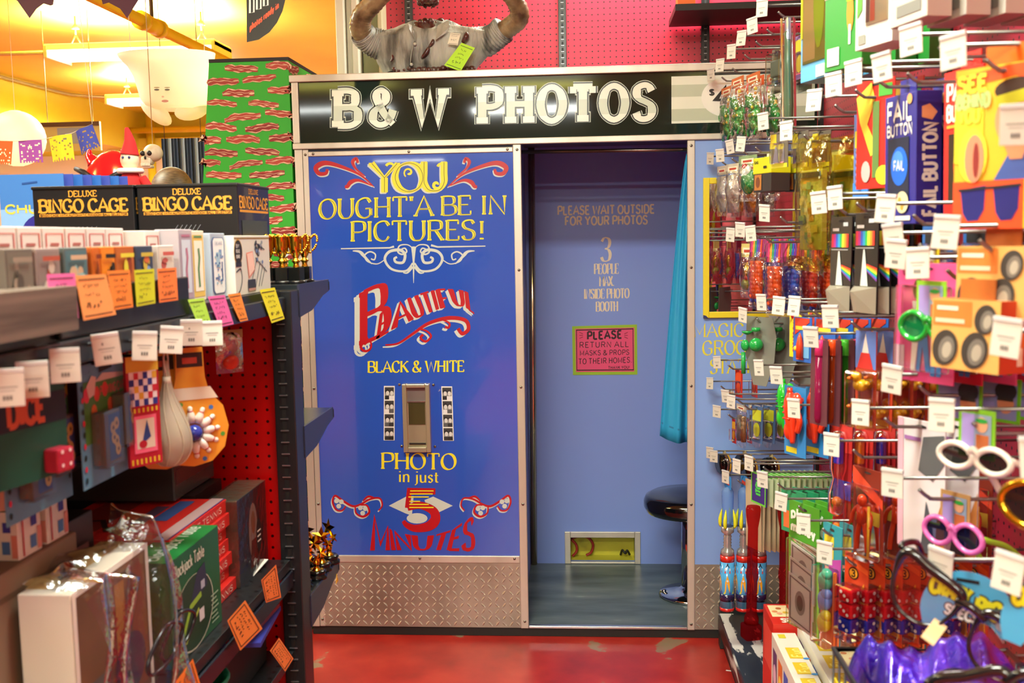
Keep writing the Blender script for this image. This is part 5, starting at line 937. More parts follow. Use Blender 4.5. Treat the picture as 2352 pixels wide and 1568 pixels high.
def strip_card(mb):
    w, h = .055, .165; g = lambda a, c_, d=0.0: CF(a - w/2, c_ - h, d); mb.box(-.006, -w/2, -h, .0006, w/2, 0, C('b02030', .35)); mb.rect(.0, h*.86, w, h, g, C('d8b838'), .0002); mb.rect(.004, h*.55, w-.004, h*.86, g, C('e8e4e4'), .0004)
    for i in range(6):
        for j in range(5):
            if (i+j) % 2: mb.rect(.004+i*.0078, h*.55+j*.01, .0118+i*.0078, h*.55+.01+j*.01, g, C(['2a3a8c', 'c02a3a', 'd8b038'][(i*j) % 3]), .0008)
    mb.rect(.008, h*.12, w-.008, h*.46, g, C('e86a8a'), .0004); mb.rect(.012, h*.16, w-.012, h*.43, g, C('d8d4c0'), .0008); mb.poly([(.02, h*.2), (.03, h*.42), (.036, h*.26)], g, C('2a4a8a'), .0012); mb.ell(.022, h*.2, .007, .006, g, C('b02030'), .0012, 10)
    for i in range(7): mb.rect(.002+i*.0075, h*.02, .005+i*.0075, h*.07, g, C('d8c030'), .0006); mb.rect(.002+i*.0075, h*.49, .005+i*.0075, h*.53, g, C('d8c030'), .0006)
hung('checked_toy_card', 'narrow red, yellow and blue checked toy card next to the mesh bag', strip_card, HK[5], -.66, cat='toy card', rz=-.55)
def bowl_card(mb):
    g = lambda a, c_, d=0.0: CF(a, c_, d); OC = C('e0992e', .4)
    out = [(-.022, 0), (.022, 0), (.024, -.05), (.03, -.075), (.052, -.1), (.06, -.135), (.052, -.17), (.03, -.192), (0, -.198), (-.03, -.192), (-.052, -.17), (-.06, -.135), (-.052, -.1), (-.03, -.075), (-.024, -.05)]
    mb.ext(out, g, -.003, .0006, OC); mb.rect(-.021, -.032, .021, -.008, g, C('2a1a14'), .001); text(mb, 'Bowl', lambda a, b, c=0.0: g(a, b, c), .028, .011, C('c8402a'), .0014, x0=-.014, y0=-.027) if False else mb.rect(-.012, -.026, .012, -.016, g, C('b8402a'), .0014)
    mb.poly([(-.03, -.066), (.032, -.066), (.044, -.086), (-.042, -.086)], g, C('e4ddc8'), .0012); PIN = C('e6dcd0', .3)
    for i in range(12):
        a = i*PI/6 + .1; c0 = Vector((.006, 0, -.14)); d = Vector((0, math.cos(a), math.sin(a))); mb.tube([c0 + d*r for r in (.016, .024, .031, .036, .041, .044)], [.005, .0075, .006, .0035, .0045, .002], PIN, 8); mb.tube([c0 + d*.0345, c0 + d*.0365], .0042, C('c03030', .3), 8)
        if i % 2: mb.rect(*[0]*4, g, OC) if False else mb.ell(math.cos(a+.26)*.05, -.14+math.sin(a+.26)*.05, .004, .004, g, C(['3a78c0', '4a9a3a', 'c83a2a', 'e8d040'][(i//2) % 4]), .001, 8)
    mb.ball((.012, 0, -.14), .0135, C('2a3a9a', .15), 14, 10)
hung('bowling_toy_card', 'round-bottomed orange card with a ring of white toy bowling pins and a blue ball', bowl_card, HK[7], -.652, cat='toy card', rz=-.95)
hung('bowling_toy_card', 'second orange bowling pin card mostly hidden behind the first', bowl_card, HK[7], -.70, dz=-.035, cat='toy card', rz=-.75)
def net_bag(mb):
    NET = jelly('c8bda8', .42, .6); prof = [(.004, -.02), (.006, -.05), (.012, -.075), (.026, -.11), (.034, -.14), (.032, -.165), (.02, -.182), (.001, -.188)]; mb.lathe(catmull(prof), NET, 16, cap=False)
    for i in range(10): mb.tube([(r*1.01*math.cos(i*.63+r*20), r*1.01*math.sin(i*.63+r*20), z) for r, z in catmull(prof)], .0006, C('c8bda4', .5), 4, caps=False)
    mb.tube(catmull([(0, -.003, 0), (0, -.008, -.02), (0, 0, -.045), (0, .008, -.02), (0, .003, 0)]), .0016, C('d0c8b8', .6), 6); mb.lathe([(.007, -.06), (.007, -.045)], C('d8d0bc', .5), 8)
    rnd = random.Random(4)
    for i in range(16): z = -.172 + (i//6)*.018; a = i*1.05; r = .016 if z > -.15 else .012; mb.ball((r*math.cos(a), r*math.sin(a), z), .009, jelly(['d8b860', '9ac8b0', 'c88a50', 'e0d8c0'][i % 4], .6, .08), 10, 7)
hung('marble_bag', 'cream mesh bag of glass marbles hanging between the checked card and the bowling card', net_bag, HK[6], -.655, cat='bag')
def small_bag(mb):
    mb.grid(lambda s, q: Vector((.012*math.sin(PI*s)*math.sin(PI*min(1, q*1.1)), (s-.5)*.06, -.085*q)), 8, 8, film('e8d8d0', .7, .2, .4)); mb.box(-.002, -.03, -.016, .002, .03, 0, C('a89a5a', .5)); mb.ball((.004, .0, -.062), (.01, .018, .016), C('d8442a', .3), 12, 8)
hung('toy_bag', 'small clear bag with an orange-red toy hanging by the red pegboard', small_bag, Vector((0, -1.70, HK[7].z)), -.70, cat='bag', rz=-.7)
# upright packs on the brown carton at the left edge
mb = MB(); mb.box(-.98, -2.62, .781, -.765, -2.21, 1.04, C('8a7862', .6), .003); mb.rect(0, .22, .3, .228, FX(-.7646, -2.55, .781), C('6a5a48')); lone(mb, 'brown_carton', 'plain brown carton on the lower shelf at the left edge, under the game packs', 'box')
def game_pack(y, lb):
    mb = MB(); w, h = .06, .178; mb.box(-.045, -w/2, 0, 0, w/2, h, C('e4dcd0', .4), .001); mb.box(-.046, -w/2-.001, 0, -.03, -w/2, h, C('d8b020', .4)); f = fr((.0004, -w/2, 0), (0, 1, 0), (0, 0, 1)); g = FY(-w/2-.0004, -.045, 0)
    for ff, ww, wo in ((f, w, 0), (g, .045, .0)):
        mb.rect(ww*.02, h*.38, ww*.98, h*.86, ff, C('2f6a34')); mb.poly([(0, h*.9), (ww*.75, h*.97), (ww, h*.93), (ww*.4, h*.84)], ff, C('5cb81c'), .0004); mb.ell(ww*.4, h*.75, ww*.26, .022, ff, C('c8921c'), .0008, 12); mb.ell(ww*.75, h*.8, ww*.16, .012, ff, C('b03038'), .0008, 10)
        mb.poly([(ww*.3, h*.38), (ww*.8, h*.4), (ww*.85, h*.56), (ww*.5, h*.62), (ww*.25, h*.55)], ff, C('d8a890'), .0012); mb.rect(ww*.55, h*.22, ww*.8, h*.3, ff, C('3a3a9c'), .0004); mb.rect(ww*.5, h*.05, ww*.75, h*.15, ff, C('4a7ab8'), .0004); mb.rect(ww*.8, h*.02, ww*.98, h*.2, ff, C('d88878'), .0004); mb.stroke([(ww*.2, h*.02), (ww*.2, h*.34)], ww*.03, ff, C('c02a2a'), .0006)
    o = tag(mb.obj('game_pack'), lb, 'box', 'upright game packs'); o.location = (-.772, y, 1.0405)
game_pack(-2.25, 'upright green and white game pack with yellow spine, the right one on the brown carton'); game_pack(-2.325, 'upright green and white game pack at the very left edge of the photo')
# lower shelf goods
LZ = .7805; GR2 = C('1f5c34', .3)
mb = MB(); mb.box(-.98, -2.2, LZ, -.84, -2.01, 1.02, C('151d1c', .35), .002); f = FX(-.8396, -2.2, LZ); text(mb, 'Blackjack Table', f, .15, .022, C('9a7a70'), wt=.12, x0=.015, y0=.15); text(mb, 'Blackjack Table', f, .15, .02, C('8a9a84'), wt=.12, x0=.015, y0=.05); mb.rect(.01, .12, .17, .19, f, C('6a4a44'), -.0002); mb.ell(.09, .09, .05, .05, FZ(1.0204, -.98, -2.2), C('20302a')); lone(mb, 'table_game_box', 'dark green blackjack table box standing deep on the lower shelf, left of the red boxes', 'box')
mb = MB(); mb.box(-1.04, -1.71, LZ, -.78, -1.56, .95, C('1a1614', .4)); mb.box(-1.04, -1.71, .95, -.78, -1.56, .966, C('1a1614', .4)); lone(mb, 'dark_box', 'dark box deep on the lower shelf under the maroon-lidded tin', 'box')
mb = MB(); mb.box(-1.03, -1.76, .967, -.80, -1.545, 1.045, C('3d413e', .25), .003); mb.rect(.01, .01, .22, .2, FZ(1.0454, -1.03, -1.76), C('4a2628', .3)); mb.ell(.09, .16, .04, .05, FZ(1.0458, -1.03, -1.76), C('58302e', .3)); mb.rect(.01, .03, .2, .06, FX(-.7996, -1.76, .967), C('5a3430')); lone(mb, 'tin_box', 'grey shrink-wrapped box with maroon top against the red pegboard', 'box')
# red boxes: a stack of seven
RB = C('d22c26', .4)
for i in range(7):
    mb = MB(); z0 = .0; mb.box(-.255, -.14, 0, 0, .14, .0250, RB, .001); f = fr((.0004, -.14, 0), (0, 1, 0), (0, 0, 1)); text(mb, 'TABLE TENNIS', f, .2, .011, C('e8b8a8'), wt=.2, x0=.05, y0=.006)
    if i == 6:
        q = FZ(.0254, -.255, -.14); mb.rect(.0, .0, .255, .32, q, C('c82a26')) if False else None; mb.rect(.225, 0, .25, .28, q, C('c8a8a8'), .0003); mb.rect(.248, 0, .252, .28, q, C('2a2a8c'), .0005); mb.rect(.14, .1, .165, .22, q, C('5a4a6c'), .0004); mb.rect(.17, .12, .2, .26, q, C('3a5a9c'), .0004); mb.poly([(.02, .02), (.1, .05), (.1, .28), (.03, .3)], q, C('7a2a22'), .0004); mb.stroke([(.0, .1), (.08, .12), (.12, .05)], .005, q, C('1c1412'), .0006)
    o = tag(mb.obj('red_game_box'), 'flat red game box, %s' % ('bottom of the stack on the lower shelf', 'second from the bottom of its stack', 'third from the bottom of its stack', 'middle one of the stack of seven', 'third from the top of its stack', 'second from the top of its stack', 'top of its stack with printed lid showing')[i], 'box', 'stacked red game boxes'); o.location = (-.712 + (0.012, -.002, .006, .0, -.004, .004, -.002)[i], -1.856 + (.004, 0, -.004, .003, 0, -.003, 0)[i], LZ + .026*i)
mb = MB(); x0, x1, y0, y1, z1 = -.752, -.692, -1.72, -1.54, .958; mb.box(x0, y0, LZ, x1, y1, z1, noisy('tin_print', ['5c5648', '48584a', '6a5048'], 9, .3, 4), .002); f = FX(x1+.0004, y0, LZ); D = y1-y0; H_ = z1-LZ; mb.rect(0, 0, D, H_, f, C('4a566c')); mb.rect(D*.55, 0, D, H_, f, C('6c3a3a'), .0003); mb.ell(D*.5, H_*.5, .028, .062, f, C('c8bcae'), .0006); mb.ell(D*.5, H_*.62, .013, .024, f, C('b88a68'), .0009); mb.poly([(D*.36, H_*.1), (D*.64, H_*.1), (D*.58, H_*.42), (D*.42, H_*.42)], f, C('8c4034'), .0009); mb.ell(D*.68, H_*.42, .016, .036, f, C('1c1414'), .0012)
for i in range(3): mb.rect(D*.62, H_*(.34+.06*i), D*.74, H_*(.36+.06*i), f, C('d8d0c4'), .0015)
mb.box(x0-.0015, y0-.0015, LZ, x1+.0015, y1+.0015, z1+.0015, film('ffffff', .9, .1, .25)); lone(mb, 'wrapped_tin', 'grey shrink-wrapped box with a portrait picture on its aisle side, nearest the red pegboard edge', 'box')
mb = MB(); p = AZ(582, 1310, LZ); mb.add([p+Vector((-.022, -.03, .001)), p+Vector((.012, -.035, .001)), p+Vector((.02, .04, .012)), p+Vector((-.008, .045, .012)), p+Vector((-.022, -.03, 0)), p+Vector((.012, -.035, 0)), p+Vector((.02, .04, .011)), p+Vector((-.008, .045, .011))], [(0,1,2,3),(7,6,5,4),(0,4,5,1),(1,5,6,2),(2,6,7,3),(3,7,4,0)], C('eceae2', .6)); lone(mb, 'paper_slip', 'white paper slip lying on the lower shelf in front of the portrait box', 'paper')
def green_box(x1, y0, y1, z1, lb, dx):
    mb = MB(); x0 = x1 - dx; mb.box(x0, y0, LZ, x1, y1, z1, GR2, .001); D = y1-y0; H_ = z1-LZ; f = FX(x1+.0004, y0, LZ); q = FZ(z1+.0004, x0, y0); WT = C('cfdcc8')
    mb.rect(0, 0, dx, D, q, C('23803f', .35)); text(mb, 'Blackjack Table', lambda a, b, c=0.0: q(dx*.35 + b, D - .02 - a, c) if False else q(dx*.65 - b, .01 + a, c), D*.9, .026, WT, .0004, wt=.14)
    text(mb, 'Blackjack Table', f, D*.62, .02, WT, .0004, wt=.14, x0=.01, y0=H_*.82); mb.ell(D*.42, H_*.36, D*.4, H_*.36, f, C('c8ccb8'), .0003, 28); mb.ell(D*.42, H_*.365, D*.385, H_*.35, f, C('1c3c26'), .0005, 28)
    mb.poly([(D*.5, H_*.72), (D*.66, H_*.76), (D*.7, H_*.52), (D*.5, H_*.46), (D*.3, H_*.4)], f, C('28344a'), .0008); mb.stroke([(D*.16, H_*.2), (D*.34, H_*.44), (D*.56, H_*.48)], .005, f, C('88b83a'), .0011); mb.stroke([(D*.22, H_*.14), (D*.5, H_*.36)], .003, f, C('a8c850'), .0011); mb.rect(D*.5, H_*.22, D*.6, H_*.34, f, C('d0d4d8'), .0014); mb.rect(D*.56, H_*.52, D*.64, H_*.6, f, C('a8b8c8'), .0011)
    for i in range(7): mb.rect(D*.76, H_*(.08+.045*i), D*(.92-.02*(i % 3)), H_*(.095+.045*i), f, C('9ab89c'), .0008)
    lone(mb, 'blackjack_box', lb, 'box', 'green blackjack boxes')
green_box(-.668, -2.11, -1.89, .958, 'large green blackjack table box standing at the lower shelf edge', .075); green_box(-.745, -2.108, -2.005, .93, 'second green blackjack table box just behind the large one', .05)
# white window box inside a clear bag
y0, y1, x1, z1 = -2.40, -2.165, -.675, 1.01; x0 = -.752
t = thing('bagged_display_box', 'white box with brown window front inside a loose clear plastic bag, bottom left', 'box', (-.715, -2.28, LZ)); B = t.location
mb = MB(); mb.T = Matrix.Translation(-B); mb.box(x0, y0, LZ, x1-.004, y1, z1, C('dcd4c4', .5), .002); f = FX(x1-.0036, y0, LZ); D = y1-y0; H_ = z1-LZ
for a, b, c_, d in ((0, 0, D, .01), (0, H_-.008, D, H_), (0, 0, .01, H_), (D-.01, 0, D, H_)): mb.rect(a, b, c_, d, f, C('e0dace', .5), .0012)
mb.rect(.01, .01, D-.01, H_-.008, f, noisy('brown_window', ['4c3a2c', '6e5038', '8a6240'], 6, .4, 3, stretch=(1, .6, .6)), .0004); mb.rect(.12, .02, .15, .2, f, C('a87838', .4), .0008); mb.rect(.17, .02, .215, .21, f, C('7a4a2c', .4), .0008); mb.rect(.03, .03, .1, .09, f, C('5a5a56', .4), .0008); mb.ell(.16, .07, .05, .045, f, C('343c4c', .3), .0012); mb.rect(0, .02, .04, D, FZ(z1+.0004, x0, y0), C('b8935a', .5)); mb.obj('carton', t)
mb = MB(); mb.T = Matrix.Translation(-B); rnd = random.Random(9)
def bag(s, q):
    y = -2.39 + s*.255; zt = 1.016 + .015*math.sin(s*9) + .05*math.exp(-((s-.78)/.06)**2); z = LZ + .003 + (zt-LZ)*(1-q); x = -.672 + .022*math.sin(q*3.0+s*4)**2 + .012*math.sin(s*17+q*5) + .02*q + .03*math.exp(-((s-.8)/.2)**2)*q
    if q < .06: x = -.70 - .3*(.06-q)
    return Vector((x, y, z))
mb.grid(bag, 44, 30, film('e8eef4', .955, .12, .2)); mb.grid(lambda s, q: Vector((-.70 - .05*q, -2.39+s*.255, 1.019 + .012*math.sin(s*13+q*3) + .05*math.exp(-((s-.78)/.06)**2)*(1-q))), 44, 6, film('e8eef4', .955, .12, .2))
mb.grid(lambda s, q: Vector((-.672 - .08*s, -2.133 + .012*math.sin(q*9), LZ + .003 + .255*(1-q)*(1-.3*s))), 8, 14, film('e8eef4', .955, .12, .2))
o = mb.obj('plastic_bag', t)
for i in range(2):
    mb = MB(); mb.T = Matrix.Translation(-B); y = -2.26 + i*.05; k = catmull([(-.642, y, .86), (-.634, y+.05, .895), (-.63, y+.1, .875), (-.636, y+.07, .84), (-.642, y+.01, .835)], True); mb.tube(k, .003, C('1b1c22', .2), 7, closed=True); mb.obj('black_loop', t)
# bottom shelf: notebooks, green tub, clear tub
for i, (h, lb) in enumerate((('3a3f9c', 'blue notebook at the bottom of the small stack below the lower shelf'), ('8a3030', 'red notebook in the middle of the small stack below the lower shelf'), ('246a62', 'teal picture notebook on top of the small stack below the lower shelf'))):
    mb = MB(); mb.box(-.07, -.1, 0, .07, .1, .0085, C(h, .4)); q = FZ(.0088, -.07, -.1)
    if i == 2: mb.rect(.01, .02, .12, .17, q, C('2e5a3c')); mb.rect(.03, .1, .09, .18, q, C('c07a28'), .0003); mb.rect(.1, .05, .13, .12, q, C('3a58b8'), .0003)
    o = tag(mb.obj('notebook'), lb, 'notebook', 'notebooks'); o.location = (-.735+.012*(2-i), -1.70, .69 + .0098*i); o.rotation_euler = (0, 0, -.12*i+.1)
mb = MB(); mb.box(-.80, -1.83, .5755, -.69, -1.58, .6885, C('1a1c1e', .5), .002); lone(mb, 'dark_carton', 'dark carton carrying the notebooks below the lower shelf', 'box')
mb = MB(); mb.lathe([(.001, 0), (.055, 0), (.075, .1), (.08, .102), (.078, .105), (.07, .1), (.05, .008), (.001, .006)], C('1c7a50', .35), 28, (-.735, -1.92, .5756)); mb.tube([(-.735+.079*math.cos(a), -1.92+.079*math.sin(a), .6776) for a in [2*PI*i/28 for i in range(28)]], .004, C('28966a', .3), 8, closed=True); lone(mb, 'green_tub', 'green plastic tub below the lower shelf', 'tub')
mb = MB(); mb.lathe([(.001, 0), (.06, 0), (.085, .11)], film('d8d8c0', .7, .1), 28, (-.72, -2.12, .5756), cap=False); mb.tube([(-.72+.085*math.cos(a), -2.12+.085*math.sin(a), .686) for a in [2*PI*i/28 for i in range(28)]], .004, jelly('c8ccb0', .6), 8, closed=True); mb.box(-.75, -2.15, .58, -.69, -2.1, .64, C('d8c81c', .4), .004); mb.box(-.73, -2.12, .58, -.70, -2.07, .66, C('8a5a20', .4), .004); lone(mb, 'clear_tub', 'clear plastic tub with yellow items below the lower shelf', 'tub')
# blue hang cards left of the bingo boxes
for i in range(8):
    mb = MB(); w, h = .15, .172; x = -1.235 + i*.012; y = -1.42 + i*.02; mb.box(-w/2, -.001, 0, w/2, .0012, h, C('3f78c0' if i == 0 else ['2c62b0', '3a4aa0'][i % 2], .4)); f = FY(-.0014, -w/2, 0)
    mb.rect(.0, 0, w, h*.55, f, C('86aedc')) ; mb.stroke([(w*.36, h*.88), (w*.6, h*.9)], .002, f, C('1c4a90'), .0004)
    if i == 0: text(mb, 'CHUMS', f, w*.9, .018, C('d8c048'), .0004, wt=.24, x0=w*.08, y0=h*.5); mb.ell(w*.62, h*.16, .05, .055, f, C('241f86'), .0004, 26)
    o = tag(mb.obj('hang_card'), 'blue hang card left of the bingo boxes, %s' % ('frontmost with yellow letters' if i == 0 else ('second', 'third', 'fourth', 'fifth', 'sixth', 'seventh', 'rearmost')[i-1] + ' of the row' if i < 7 else 'rearmost of the row'), 'hang card', 'blue hang cards'); o.location = (x, y, 1.4535)
mb = MB(); mb.box(-1.34, -1.45, 1.4495, -1.05, -1.25, 1.453, C('1a1c1e', .5)); lone(mb, 'card_tray', 'thin dark tray under the blue hang cards', 'tray')
# trophies on the end shelves
GOLD = C('d8b23a', .14, 1.0)
def cup(x, y, lb, tagged):
    t = thing('trophy', lb, 'trophy', (x, y, 1.3725), random.uniform(-.3, .3), group='gold cup trophies')
    mb = MB(); mb.lathe([(.001, 0), (.021, 0), (.022, .004), (.019, .007), (.001, .007)], C('1c1c1c', .15), 20); mb.box(-.0135, -.0135, .007, .0135, .0135, .036, C('111211', .2), .001); mb.obj('base', t)
    mb = MB(); mb.lathe(catmull([(.008, .036), (.006, .044), (.01, .05), (.006, .056), (.009, .062), (.0145, .075), (.016, .095), (.0175, .104), (.015, .104), (.001, .09)]), GOLD, 18); mb.obj('cup', t)
    for s in (-1, 1):
        mb = MB(); p = catmull([(.015, .1), (.026, .108), (.031, .098), (.026, .08), (.014, .068)], False, 4)
        for k in range(14): q = p[min(int(k/13*(len(p)-1)), len(p)-1)]; mb.ball((s*q[0], 0, q[1]), .0032, GOLD, 7, 5)
        mb.obj('handle', t)
    if tagged: mb = MB(); mb.T = Matrix.Translation((.0, -.022, .085)) @ Matrix.Rotation(.7*tagged, 4, 'Y'); mb.box(-.011, -.0005, -.026, .011, .0005, 0, C('e8e8e2', .5)); mb.rect(.004, .005, .018, .015, FY(-.0008, -.011, -.026), C('a8a8a2')); mb.obj('tag', t)
random.seed(3)
for k, (x, y, tg) in enumerate(((-.645, -1.40, 0), (-.675, -1.405, 0), (-.705, -1.41, .9), (-.645, -1.33, 0), (-.69, -1.335, -.9), (-.735, -1.40, 0))):
    cup(x, y, 'gold cup trophy on the upper end shelf, ' + ('nearest the bracket', 'second in the front row', 'third in front, with a white tag', 'rear one at the right', 'rear middle one with a white tag', 'last in front, beside the bingo box')[k], tg)
STAR = C('d8a828', .12, 1.0)
def star(x, y, lb, s=1.0):
    t = thing('star_trophy', lb, 'trophy', (x, y, .6755), random.uniform(-.6, .6), group='gold star trophies'); t.scale = (s, s, s)
    mb = MB(); mb.lathe([(.001, 0), (.025, 0), (.025, .006), (.021, .008), (.021, .014), (.023, .016), (.019, .02), (.001, .02)], C('0f0f0f', .15), 20); mb.obj('base', t)
    mb = MB(); mb.lathe(catmull([(.012, .02), (.006, .028), (.008, .036), (.005, .044), (.001, .05)]), STAR, 14); mb.obj('stem', t)
    for cx, cz, r, tl in ((0, .085, .024, .1), (-.016, .062, .015, .5), (.016, .064, .016, -.4), (.004, .048, .012, .2)):
        mb = MB(); P = [((r if i % 2 == 0 else r*.42)*math.sin(i*PI/5), (r if i % 2 == 0 else r*.42)*math.cos(i*PI/5)) for i in range(10)]; mb.T = Matrix.Translation((cx, 0, cz)) @ Matrix.Rotation(tl, 4, 'Y')
        for sgn in (-1, 1): mb.add([Vector((p[0], 0, p[1])) for p in P] + [Vector((0, sgn*r*.3, 0))], [(i, (i+1) % 10, 10) for i in range(10)], STAR)
        mb.obj('star', t)
for k, (x, y) in enumerate(((-.638, -1.232), (-.642, -1.288), (-.69, -1.24), (-.640, -1.345), (-.655, -1.41), (-.70, -1.31))): star(x, y, 'gold star trophy on the lowest end shelf, ' + ('at the far bracket end', 'second from the far end', 'behind the far pair', 'in the middle of the shelf edge', 'nearest the black upright', 'deeper in behind the middle one')[k], (1.05, 1, 1, 1, .95, 1)[k])
mb = MB(); f = fr((-.6195, 0, 0), (0, 1, 0), (0, 0, 1)); mb.ext([(-1.25, .628), (-1.225, .628), (-1.2375, .65)], f, 0, .0008, C('e0a818', .5)); lone(mb, 'warning_sticker', 'small yellow triangle sticker at the tip of the lowest shelf bracket', 'sticker')
# ------------------------------------------------------------------ the right shelving
HX, PXR = 0.43, 0.80                     # hook tips and pegboard plane
gr = thing('pegboard_shelving', 'red pegboard shelving unit with a worn black base deck along the right of the aisle', 'shelving', (0.8, -1.6, 0)); RB_ = gr.location
def rpart(mb, n): o = mb.obj(n, gr); o.data.transform(Matrix.Translation(-RB_)); return o
mb = MB(); mb.box(PXR, -3.4, 0.14, PXR+0.02, -0.05, 2.45, pegboard('maroon_pegboard', 'a01832', (1, 2), '120408')); rpart(mb, 'pegboard_panel')
WORN = noisy('worn_black_deck', ['15171a', '1d2123', '2a2f30', 'e4e4dc', 'efefe8'], 5.0, .25, 10, [.3, .44, .535, .56, .9], stretch=(3.5, 1.0, 1))
mb = MB(); mb.box(0.458, -3.4, 0.118, PXR, -0.12, 0.139, WORN, .001); rpart(mb, 'base_deck')
mb = MB(); mb.box(0.452, -3.4, 0.085, 0.4585, -0.12, 0.1385, noisy('chipped_edge', ['4a1c18', '1c1c1c', 'd8d8d0'], 7, .4, 6, [.35, .5, .58], stretch=(1, .5, 3))); rpart(mb, 'deck_edge')
mb = MB(); mb.box(0.475, -3.4, 0.001, 0.49, -0.06, 0.117, C('17181a', .5)); mb.box(0.462, -0.10, 0.001, 0.80, -0.055, 0.155, C('222a28', .5), .002); rpart(mb, 'kick_plate')
for y in (-0.08, -1.3, -2.5): mb = MB(); mb.box(PXR-0.012, y-0.016, 0.14, PXR+0.0, y+0.016, 2.45, C('1a1a1c', .3)); rpart(mb, 'upright')
CR = fr((-0.0012, 0, 0), (0, -1, 0), (0, 0, 1))         # front of a hanging pack (towards the aisle): a to the viewer's right, b up
NR = lambda y=-0.0: fr((0, y, 0), (1, 0, 0), (0, 0, 1))  # side of a pack that faces the camera
CLR = film('ffffff', .94, .08); CLB = film('ffffff', .9, .1, .5)
def root(name, lb, cat): return thing(name, lb, cat)
def slab(mb, w, h, t, m, z0=0.0, r=0.0): mb.box(-t/2, -w/2, z0-h, t/2, w/2, z0, m, r)
def part_(t, n, fn): mb = MB(); fn(mb); return mb.obj(n, t)
def pillow(w, h, d, m, z0=0.0, n=10):
    def fn(mb):
        rnd = random.Random(int(w*1e4+h*1e3)); ph = [rnd.uniform(0, 6) for _ in range(4)]
        for s_ in (-1, 1):
            mb.grid(lambda s, q: Vector((s_*d*(math.sin(PI*s)*math.sin(PI*min(1, .06+q)))**.6*(1+.12*math.sin(9*s+ph[0])*math.sin(8*q+ph[1])) + .002*math.sin(20*q+13*s+ph[2]), (s-.5)*w, z0-h*q)), n, n+2, m)
    return fn
def front(w, h, z0=0.0, x=0.0): return lambda a, b, c=0.0: CR(a*w - w/2, z0 - h + b*h, c + x)
ORD = ('frontmost', 'second', 'third', 'fourth', 'fifth', 'sixth', 'seventh', 'eighth', 'ninth', 'tenth', 'eleventh', 'twelfth')
def series(mk, lb, u, v, x0, n, dx, rz=0.3, dz=-0.033, cat=None, group=None, hk=None, jit=.08, vis=True):
    """a scan hook whose tag sits at pixel (u, v) and n packs hanging on it from x0 inwards"""
    p = AX(u, v, HX); p.y = min(p.y, -.075); rnd = random.Random(int(u*7+v))
    if vis: hook(HX, p.y, p.z, PXR-0.001, 'grey wire peg hook with white tag for the ' + (hk or lb), -0.9, 'scan hooks on the right shelving')
    cols = mk if isinstance(mk, (list, tuple)) else [mk]; protos = {}
    for i in range(n):
        k = i % len(cols); l = lb if not isinstance(lb, (list, tuple)) else lb[k]
        l2 = (l + ', ' + ORD[i] + ' on its hook') if n > 1 else l
        loc = (x0 + i*dx, p.y, p.z + dz); rot = (0, rnd.uniform(-.02, .02), rz*.6 + rnd.uniform(-jit, jit))
        if k not in protos:
            t = cols[k](); protos[k] = t; t.location = loc; t.rotation_euler = rot; t['label'] = l2
        else: t = dup(protos[k], loc, rot, l2)
        if n > 1: t['group'] = group or l
    return p
# ---- packs
def bag(name, w, h, d, hc, fill, filmm=None, hh=0.03, cat='bagged toy'):
    def mk():
        t = root(name, '', cat); part_(t, 'contents', fill)
        part_(t, 'header_card', lambda mb: (slab(mb, w, hh, .002, C(hc, .5)), mb.rect(.15, .2, .85, .7, front(w, hh), C('efe6c8'), .0006), mb.rect(.25, .35, .75, .55, front(w, hh), C('b8402a'), .0012)))
        part_(t, 'film_bag', pillow(w, h-hh*.7, d, filmm or CLB, -hh*.7)); return t
    return mk
def frog_fill(seed):
    def f(mb):
        rnd = random.Random(seed)
        for i in range(3):
            c = Vector((rnd.uniform(-.006, .006), rnd.uniform(-.022, .022), -.08 - i*.034)); m = C('2f9a44', .25); mb.ball(c, (.013, .02, .018), m, 12, 8); mb.ball(c+Vector((-.004, .012, .017)), .006, m, 8, 6); mb.ball(c+Vector((-.004, -.012, .017)), .006, m, 8, 6)
            for s in (-1, 1): mb.tube(catmull([c+Vector((0, s*.014, -.006)), c+Vector((-.004, s*.03, -.012)), c+Vector((-.006, s*.02, -.028))], False, 3), .005, m, 7)
        for i in range(9): mb.ball((rnd.uniform(-.012, .004), rnd.uniform(-.034, .034), rnd.uniform(-.14, -.045)), rnd.uniform(.003, .006), C(['d8c02c', 'c88a1c', 'e0d23a'][i % 3], .3), 8, 5)
    return f
frogs = [bag('frog_bag', .095, .2, .022, 'c8682a', frog_fill(1)), bag('frog_bag', .095, .2, .022, 'd85a24', frog_fill(2))]
def simple_card(name, w, h, base, art=None, t=.0022, blister=None, toy=None, cat='toy card', hole=True):
    def mk():
        r = root(name, '', cat)
        def f(mb):
            slab(mb, w, h, t, C(base, .4), 0, .0005)
            g = front(w, h, 0, t/2-.0008)
            if hole: mb.ell(.5, .955, .12, .012, g, C('2a2a2a'), .0004, 10)
            if art: art(mb, g)
        part_(r, 'card', f)
        if toy: part_(r, 'toy', toy)
        if blister:
            bw, bh, bz, bd = blister; part_(r, 'blister', lambda mb: mb.box(-bd-.001, -bw/2, bz-bh, -.0016, bw/2, bz, CLR, .004))
        return r
    return mk
def crinkle(h1, h2):
    m = noisy('foil_' + h1, [h2, h1, 'd8d4cc'], 22, .25, 5, [.3, .5, .68], bump=.9, metal=.3)
    return bag('crinkle_bag', .08, .17, .02, 'cfc8b4', lambda mb: pillow(.066, .12, .016, m, -.035)(mb))
